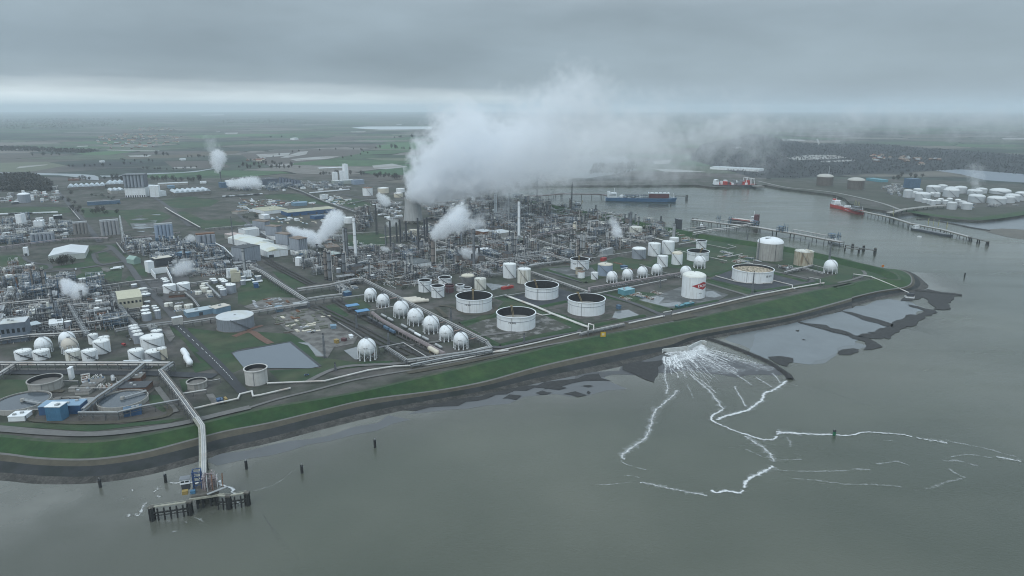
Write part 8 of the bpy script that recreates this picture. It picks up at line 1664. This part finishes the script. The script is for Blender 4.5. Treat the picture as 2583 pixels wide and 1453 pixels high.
for k,pts,wd in[(1,[(520,240),(505,330),(520,400),(500,440)],(5,5)),(1,[(580,400),(540,450),(490,490),(450,530),(430,580),(415,640),(380,690),(310,740),(265,780),(290,800)],(8,9)),(2,[(250,800),(300,830),(430,865)],(4,4)),(2,[(260,888),(320,890),(370,905)],(5,4)),(1,[(350,925),(420,935),(520,960),(600,975),(680,990),(760,1005)],(5,5)),(2,[(80,940),(200,938),(350,922)],(4,4)),
(1,[(630,310),(700,370),(760,420),(810,490),(835,520)],(6,9)),(1,[(690,340),(740,380),(800,440)],(4,5)),(0,[(835,515),(790,540),(765,560),(775,585),(830,610),(900,640),(980,665),(1050,685),(1110,685),(1135,665)],(5,5)),(0,[(1190,350),(1150,385),(1110,410),(1060,430),(1050,460),(1000,500),(960,525),(890,545),(830,560),(790,580)],(7,7)),(1,[(890,380),(910,420),(940,470),(955,510)],(4,5)),(1,[(1000,330),(1060,365),(1110,400)],(4,4)),(1,[(1100,310),(1130,340),(1150,380)],(4,4)),(1,[(900,320),(960,360),(1000,390)],(4,3)),
(0,[(1120,640),(1145,648),(1120,660)],(7,7)),(0,[(1120,645),(1200,650),(1300,655),(1450,660),(1490,662)],(11,3)),(0,[(1450,660),(1500,665),(1560,660),(1620,645),(1720,650),(1830,658),(1900,675)],(3,3)),(1,[(1900,675),(1960,685),(2050,700),(2090,708)],(5,10)),(2,[(2050,690),(2200,715),(2330,745),(2514,800)],(9,9)),(1,[(2340,780),(2430,795),(2514,815)],(6,5)),(2,[(2050,810),(2130,805),(2200,820),(2270,840)],(13,10)),(2,[(1960,970),(2020,945),(2100,920),(2190,905)],(12,7)),(2,[(2080,840),(2140,880),(2200,910)],(10,8)),(2,[(2080,790),(2200,770),(2380,800)],(8,8)),
(1,[(940,660),(1000,700),(1060,735),(1100,780),(1115,820)],(9,10)),(0,[(1110,830),(1080,855),(1010,890),(960,920),(945,965)],(7,7)),(0,[(945,965),(920,985),(850,975),(790,985),(760,965)],(5,5)),(2,[(1090,855),(1200,862),(1350,865),(1500,862),(1560,855),(1680,855)],(7,9)),(2,[(1180,905),(1350,915),(1500,935),(1700,940),(1860,955)],(6,7)),(2,[(1180,660),(1205,700),(1200,735)],(10,12)),(2,[(940,735),(1000,760),(1060,790)],(5,5)),(2,[(1130,800),(1200,800),(1290,800)],(8,7)),(2,[(620,370),(650,420),(665,480)],(5,5)),(2,[(1210,760),(1280,780)],(6,6)),(2,[(1700,690),(1800,695)],(4,4)),(2,[(1660,830),(1800,810),(1900,850)],(8,8))]:
 foam(k,'G',pts,(wd[0]*.42+.7,wd[1]*.42+.7))
 if k<2:foam(2,'G',pts,(wd[0]*1.5,wd[1]*1.5))
for k,pts,wd in[(0,[(750,880),(800,865),(860,860),(930,865),(990,880),(1080,905),(1140,930),(1130,965),(1180,975)],(1.6,1.6)),(0,[(620,895),(680,875),(750,860)],(1.2,1.4)),(1,[(500,860),(560,870),(620,865)],(1.5,1.5)),(1,[(350,950),(390,930),(380,900)],(1.6,1.5)),(1,[(340,960),(370,950)],(2,2)),(1,[(390,985),(400,1010),(420,1000)],(1.5,1.5)),(1,[(150,1170),(200,1190),(250,1090),(290,1070)],(2.4,2)),(1,[(60,1200),(100,1195),(80,1180)],(2,2)),(1,[(130,925),(140,960)],(1.2,1.2)),(1,[(1180,1050),(1210,1080),(1240,1060)],(1.6,1.4)),(2,[(740,1210),(800,1230),(850,1270)],(2,2)),(2,[(640,1250),(700,1275)],(2,2)),(2,[(520,1360),(590,1350)],(2,2)),(2,[(0,1050),(70,1010)],(2,2)),(2,[(900,1180),(1000,1130)],(1.6,1.6)),(2,[(560,970),(640,960)],(2,2)),(2,[(1310,960),(1440,925),(1600,860),(1800,700)],(.8,.6)),(2,[(200,1030),(260,1010)],(2,2)),(2,[(460,1240),(540,1260)],(2,2))]:foam(k,'F',pts,(wd[0]*1.5,wd[1]*1.5))
for k,(nm,thr,s_,op)in enumerate([('foam',.84,.30,.8),('broken_foam',.93,.34,.65),('faint_foam',.94,.2,.24)]):
 b=MB();ed=[]
 for v,f,e in FO[k]:b.add(v,f);ed+=e
 o=b.build(nm,foam_mat(nm,thr,s_,op=op),smooth=False);o['kind']='stuff';o['label']=['dense white foam lines on the grey-green water','broken white foam streaks on the water','faint foam veils on the water'][k]
 at=o.data.attributes.new('edge','FLOAT','POINT');at.data.foreach_set('value',ed)
t_=thing('outfall_weir','pale curved concrete weir with water pouring over it below the dike','weir',P('G',600,205,WZ));org=t_.location.copy()
for pts in([(490,205),(500,198),(560,192),(620,186),(632,190)],[(632,190),(650,178),(690,158),(715,150),(735,158)]):
 b=MB();ps=[p-org for p in smooth_pts(PL('G',pts,WZ),4)]
 for p,q2 in zip(ps,ps[1:]):b.bar(p+Vector((0,0,2.2)),q2+Vector((0,0,2.2)),1.3,4.6)
 b.build('weir_wall',mat('wet_concrete',(.42,.44,.43),.5,.15,.2),t_,smooth=False)
# ==== steam
def steam(label,p0,p1,r0,r1,dens,fade=.0,amp=1.0,nscale=2.2,seed=0,power=.6,soft=.35,step=.6,core=1.0):
 """a plume from p0 to p1 widening from r0 to r1; density from noise inside a tapered tube"""
 d=p1-p0;L_=d.length;rot=d.to_track_quat('X','Z');b=MB();n=16;prof=[]
 for i in range(11):
  u=i/10;rad=(r0+(r1-r0)*u**power)*1.35;x=L_*u;prof.append((rad,x))
 prof=[(.05,-r0*1.1),(r0*1.1,-r0*.8)]+prof+[(r1*1.05,L_+r1*.75),(.05,L_+r1*1.15)]
 vs=[(x,r*math.cos(2*math.pi*i/n),r*math.sin(2*math.pi*i/n))for r,x in prof for i in range(n)]
 b.add(vs,[(k*n+i,k*n+(i+1)%n,(k+1)*n+(i+1)%n,(k+1)*n+i)for k in range(len(prof)-1)for i in range(n)]+[tuple(range(n-1,-1,-1)),tuple((len(prof)-1)*n+i for i in range(n))])
 m=bpy.data.materials.new('steam_vapour');m.use_nodes=True;t=m.node_tree;t.nodes.clear();nn=t.nodes.new;ll=t.links.new
 o_=nn('ShaderNodeOutputMaterial');v_=nn('ShaderNodeVolumePrincipled');v_.inputs['Color'].default_value=(.97,.985,1,1);v_.inputs['Anisotropy'].default_value=.1;ll(v_.outputs[0],o_.inputs['Volume'])
 tcn=nn('ShaderNodeTexCoord');sx=nn('ShaderNodeSeparateXYZ')
 def mth(op,a,b_,c=None):
  x=nn('ShaderNodeMath');x.operation=op
  for i,y in enumerate((a,b_,c)):
   if y is None:continue
   if isinstance(y,(int,float)):x.inputs[i].default_value=y
   else:ll(y,x.inputs[i])
  return x.outputs[0]
 n0=nn('ShaderNodeTexNoise');n0.inputs['Scale'].default_value=.9/((r0+r1)/2);n0.inputs['Detail'].default_value=2;mp0=nn('ShaderNodeMapping');mp0.inputs['Location'].default_value=(seed*7.3*(r0+r1),seed*3.1,seed*5.7);ll(tcn.outputs['Object'],mp0.inputs[0]);ll(mp0.outputs[0],n0.inputs[0])
 sb=nn('ShaderNodeVectorMath');sb.operation='SUBTRACT';sb.inputs[1].default_value=(.5,.5,.5);ll(n0.outputs['Color'],sb.inputs[0]);sc2=nn('ShaderNodeVectorMath');sc2.operation='SCALE';sc2.inputs['Scale'].default_value=(r0+r1)*.65*amp;ll(sb.outputs[0],sc2.inputs[0])
 ad=nn('ShaderNodeVectorMath');ad.operation='ADD';ll(tcn.outputs['Object'],ad.inputs[0]);ll(sc2.outputs[0],ad.inputs[1]);ll(ad.outputs[0],sx.inputs[0])
 u=mth('DIVIDE',sx.outputs[0],L_);uc=mth('MINIMUM',mth('MAXIMUM',u,0.0),1.0);rad=mth('MULTIPLY_ADD',mth('POWER',uc,power),r1-r0,r0)
 over=mth('SUBTRACT',sx.outputs[0],mth('MULTIPLY',uc,L_))
 dist=mth('SQRT',mth('ADD',mth('ADD',mth('MULTIPLY',sx.outputs[1],sx.outputs[1]),mth('MULTIPLY',sx.outputs[2],sx.outputs[2])),mth('MULTIPLY',over,over)),0)
 q_=mth('DIVIDE',dist,rad)
 n1_=nn('ShaderNodeTexNoise');n1_.inputs['Scale'].default_value=nscale/((r0+r1)/2);n1_.inputs['Detail'].default_value=7;n1_.inputs['Roughness'].default_value=.62;ll(mp0.outputs[0],n1_.inputs[0])
 val=mth('ADD',mth('SUBTRACT',core,q_),mth('MULTIPLY',mth('SUBTRACT',n1_.outputs[0],.5),1.7*amp))
 mr=nn('ShaderNodeMapRange');mr.interpolation_type='SMOOTHSTEP';mr.inputs[1].default_value=0;mr.inputs[2].default_value=soft;mr.inputs[4].default_value=dens;ll(val,mr.inputs[0])
 fd=mth('SUBTRACT',1.0,mth('MULTIPLY',mth('POWER',uc,.7),fade));ll(mth('MULTIPLY',mr.outputs[0],fd),v_.inputs['Density'])
 o=b.build('steam_plume',m,smooth=False);o.location=p0;o.rotation_euler=rot.to_euler();tag(o,label,'steam plume','steam plumes');return o
def at_depth(reg,x,y,ref):
 d=ray(*q(reg,x,y));return Vector((0,0,H))+d*(math.hypot(ref.x,ref.y)/math.hypot(d.x,d.y))
def puff(label,reg,gx,gy,a,b_,r0,r1,dens,**k):
 if dens>.03 and r1<90:r0*=1.1;r1*=1.1;dens*=1.7;k.setdefault('core',1.1);k['amp']=max(k.get('amp',1),1.1);k['nscale']=3.0
 ref=P(reg,gx,gy);s=REG[reg][2]*mpp(ref);steam(label,at_depth(reg,*a,ref),at_depth(reg,*b_,ref),r0*s,r1*s,dens,**k)
ct=P('B',1755,648);
puff('great white steam plume leaning right from the cooling tower','S',1043,565,(1046,488),(1350,385),24,104,.07,fade=.8,amp=1.1,nscale=4.2,seed=1,power=.62,soft=.42)
puff('thin upper veil of the great plume merging with the cloud','S',1043,565,(1120,400),(1470,265),65,110,.022,fade=.45,amp=1.4,nscale=3.4,seed=2,soft=.9)
puff('broad thin veil of vapour drifting right over the harbour','S',1300,490,(1290,400),(1880,335),90,105,.013,fade=.65,amp=1.5,nscale=3.6,seed=3,soft=1.0)
puff('upright left lobe of the great plume above the cooling tower','S',1043,565,(1052,470),(1165,345),30,82,.036,fade=.65,amp=1.25,nscale=4.5,seed=43,soft=.6)
puff('ragged middle part of the great plume above the units','S',1200,520,(1180,430),(1620,345),60,98,.022,fade=.7,amp=1.5,nscale=4,seed=41,soft=.8)
puff('thin vapour curtain hanging over the blue ship','S',1500,500,(1400,455),(1720,415),42,48,.007,fade=.3,amp=1.3,nscale=3,seed=42,soft=.9)
for sd,a_,b2,l in[(51,(1750,318),(2150,322),'left'),(52,(2150,300),(2600,312),'right')]:puff('pale low mist bank on the right horizon, '+l+' part','S',1900,380,a_,b2,36,46,.005,fade=.2,amp=1.2,nscale=3,seed=sd,soft=1.0)
puff('white steam cloud billowing from the thick column right of the tower','B',1955,1070,(1965,770),(2230,560),60,120,.13,fade=.55,amp=.8,seed=4,soft=.4)
puff('thin steam tail rising above the thick column cloud','B',1955,1070,(2180,600),(2250,440),75,35,.06,fade=.5,amp=.9,seed=5,soft=.5)
puff('thin steam veil right of the thick column','B',1955,1070,(2200,680),(2420,640),80,70,.035,fade=.5,amp=1.2,seed=6,soft=.7)
puff('small round steam puff at the dark lattice flare','B',1390,762,(1410,370),(1480,430),28,48,.08,fade=.3,amp=.6,seed=7)
puff('white steam cloud left of the pair above the rusty units','B',700,900,(510,710),(760,810),30,70,.1,fade=.25,amp=.8,seed=8)
puff('white steam cloud rising right above the rusty units','B',700,930,(800,830),(980,600),26,88,.1,fade=.45,amp=.8,seed=9)
puff('thin steam tail below the tall white stack','B',860,880,(850,790),(1020,720),50,70,.014,fade=.5,amp=1.2,seed=10,soft=.7)
puff('white steam puff in front of the tall blue-grey silo bank, left','A',1760,870,(1720,820),(1790,850),24,36,.09,fade=.2,amp=.8,seed=11)
puff('white steam puff in front of the brown-topped silo bank, right','A',1850,870,(1840,840),(1910,800),26,40,.08,fade=.3,amp=.8,seed=12)
puff('large round steam cloud amid the middle left works','A',1820,1180,(1770,1120),(1850,1080),74,100,.08,fade=.3,amp=.5,seed=13,soft=.6)
puff('faint steam tail right of the round cloud','A',1950,1180,(1900,1120),(2080,1130),60,40,.02,fade=.6,amp=.9,seed=14,soft=.7)
puff('white steam cloud in the lower left works, upper lobe','A2',740,640,(660,450),(700,520),46,70,.12,fade=.15,amp=.7,seed=15)
puff('white steam cloud in the lower left works, lower lobe','A2',780,660,(760,610),(800,520),36,66,.1,fade=.2,amp=.8,seed=16)
puff('small steam puff before the furnace stacks','B',1465,960,(1440,895),(1490,915),18,30,.08,fade=.3,amp=.7,seed=17)
puff('steam puff left of the tall dark stack at the centre','B',2290,1040,(2240,930),(2340,960),34,62,.06,fade=.5,amp=.8,seed=18)
puff('thin steam wisp below the centre stack puff','B',2200,1100,(2190,1060),(2220,1070),18,30,.04,fade=.4,amp=.8,seed=19)
puff('rising steam wisp by the harbour grey stack, upper','C',1430,840,(1430,720),(1370,630),28,42,.06,fade=.35,amp=.9,seed=20)
puff('steam cloud by the harbour grey stack, lower','C',1430,850,(1440,800),(1410,740),26,52,.07,fade=.3,amp=.9,seed=21)
puff('thin drifting steam around the pale pair of stacks','C',260,640,(180,620),(350,450),60,100,.02,fade=.4,amp=1.2,seed=22,soft=.8)
puff('thin drifting steam above the dark back units','C',640,700,(600,580),(740,640),40,60,.014,fade=.5,amp=1.2,seed=23,soft=.8)
puff('thin drifting steam by the small plant house','C',-40,760,(-40,700),(80,560),60,90,.016,fade=.4,amp=1.1,seed=24,soft=.8)
puff('wind-blown steam trail of the thin far stack','K',1105,520,(1085,462),(1090,390),12,36,.035,fade=.3,amp=.9,seed=25)
puff('thin top of the wind-blown far steam trail','K',1105,520,(1090,385),(1050,310),36,40,.014,fade=.4,amp=1.2,seed=26,soft=.7)
puff('low white steam cloud by the far white block','K',1200,550,(1150,525),(1270,525),18,36,.05,fade=.35,amp=.8,seed=27)
puff('small steam puff by the cooling tower foot','B',1560,720,(1510,650),(1570,640),28,38,.045,fade=.4,amp=.9,seed=28)
puff('small steam puff below the cream tank','B',1745,960,(1740,870),(1760,900),26,36,.03,fade=.4,amp=.9,seed=29)
puff('faint hazy steam column over the far terminal','T',1900,470,(2000,240),(2000,40),80,120,.03,fade=.5,amp=1.2,seed=30,soft=1.0)
puff('thin white steam streak by the left harbour flare','C',620,300,(640,170),(830,200),16,32,.03,fade=.4,amp=1.0,seed=31)
puff('grey wisp before the blue gas carrier','C',760,480,(720,470),(850,420),40,50,.012,fade=.4,amp=1.2,seed=32,soft=.8)
# ==== final wording of the labels
for nm,reg,x,y in[('big steam cloud of the left works','A',1820,1180),('white-walled bund','A2',1600,420),('pond','B2',400,1200),('storage yard','B2',650,850),('teal cabin','C2',1930,560),('contractor yard','B',400,440),('back power block','B',300,270),('far village','K',700,320),('creek','K',420,480),('left flare unit','A',1300,880),('tree line','A',1550,225),('field farm','K',1270,405),('left lawn','A2',120,240),('striped parking ground','A2',1190,350),('jetty landing stage','C',2250,690),('grey yard','A2',1800,660),('far rail train','A',260,555),('dark orchard field','K',560,425),('lagoon','X',520,510)]:LM.append((nm,P(reg,x,y)))
def n_words(s):return len(s.replace('-',' ').split())
rel={}
for o,base,auto in TOP:
 if not auto:continue
 p=o.location;best=min(LM,key=lambda l:(l[1].x-p.x)**2+(l[1].y-p.y)**2);a=proj(p);b=proj(best[1]);dx,dy=a[0]-b[0],(a[1]-b[1])*2.2
 w_=('right of' if dx>0 else 'left of')if abs(dx)>abs(dy)else('in front of' if dy>0 else 'behind')
 rel.setdefault((base,w_,best[0]),[]).append(((p-best[1]).length,o))
ORD=['nearest','second nearest','third nearest','fourth nearest','fifth nearest','sixth nearest','seventh nearest','eighth nearest','ninth nearest','tenth nearest','eleventh nearest','twelfth nearest']
for(base,w_,lm),lst in rel.items():
 lst.sort(key=lambda x:x[0])
 for i,(dd,o)in enumerate(lst):
  if len(lst)==1:l=f'{base} {w_} the {lm}'
  elif i<12 and(len(lst)<=13 or i<12):l=f'{ORD[i]} {base} {w_} the {lm}'
  else:l=f'{base} far out {w_} the {lm}';o['group']=l
  ws=l.split()
  while n_words(l)>16:base2=base.split(' with ')[0];l2=l.replace(base,base2);l=l2 if l2!=l else ' '.join(l.split()[:-1])
  o['label']=l
# ------------------------ haze
def haze(dens):
 b=MB().box(-47000,47000,-400,47000,-16,420);
 m=bpy.data.materials.new('haze_air');m.use_nodes=True;t=m.node_tree;t.nodes.clear()
 o_=t.nodes.new('ShaderNodeOutputMaterial');v_=t.nodes.new('ShaderNodeVolumePrincipled')
 v_.inputs['Color'].default_value=(.82,.93,1.0,1);v_.inputs['Density'].default_value=dens;v_.inputs['Anisotropy'].default_value=0
 t.links.new(v_.outputs[0],o_.inputs['Volume'])
 o=b.build('haze',m,smooth=False);o['kind']='stuff'
haze(.000054)
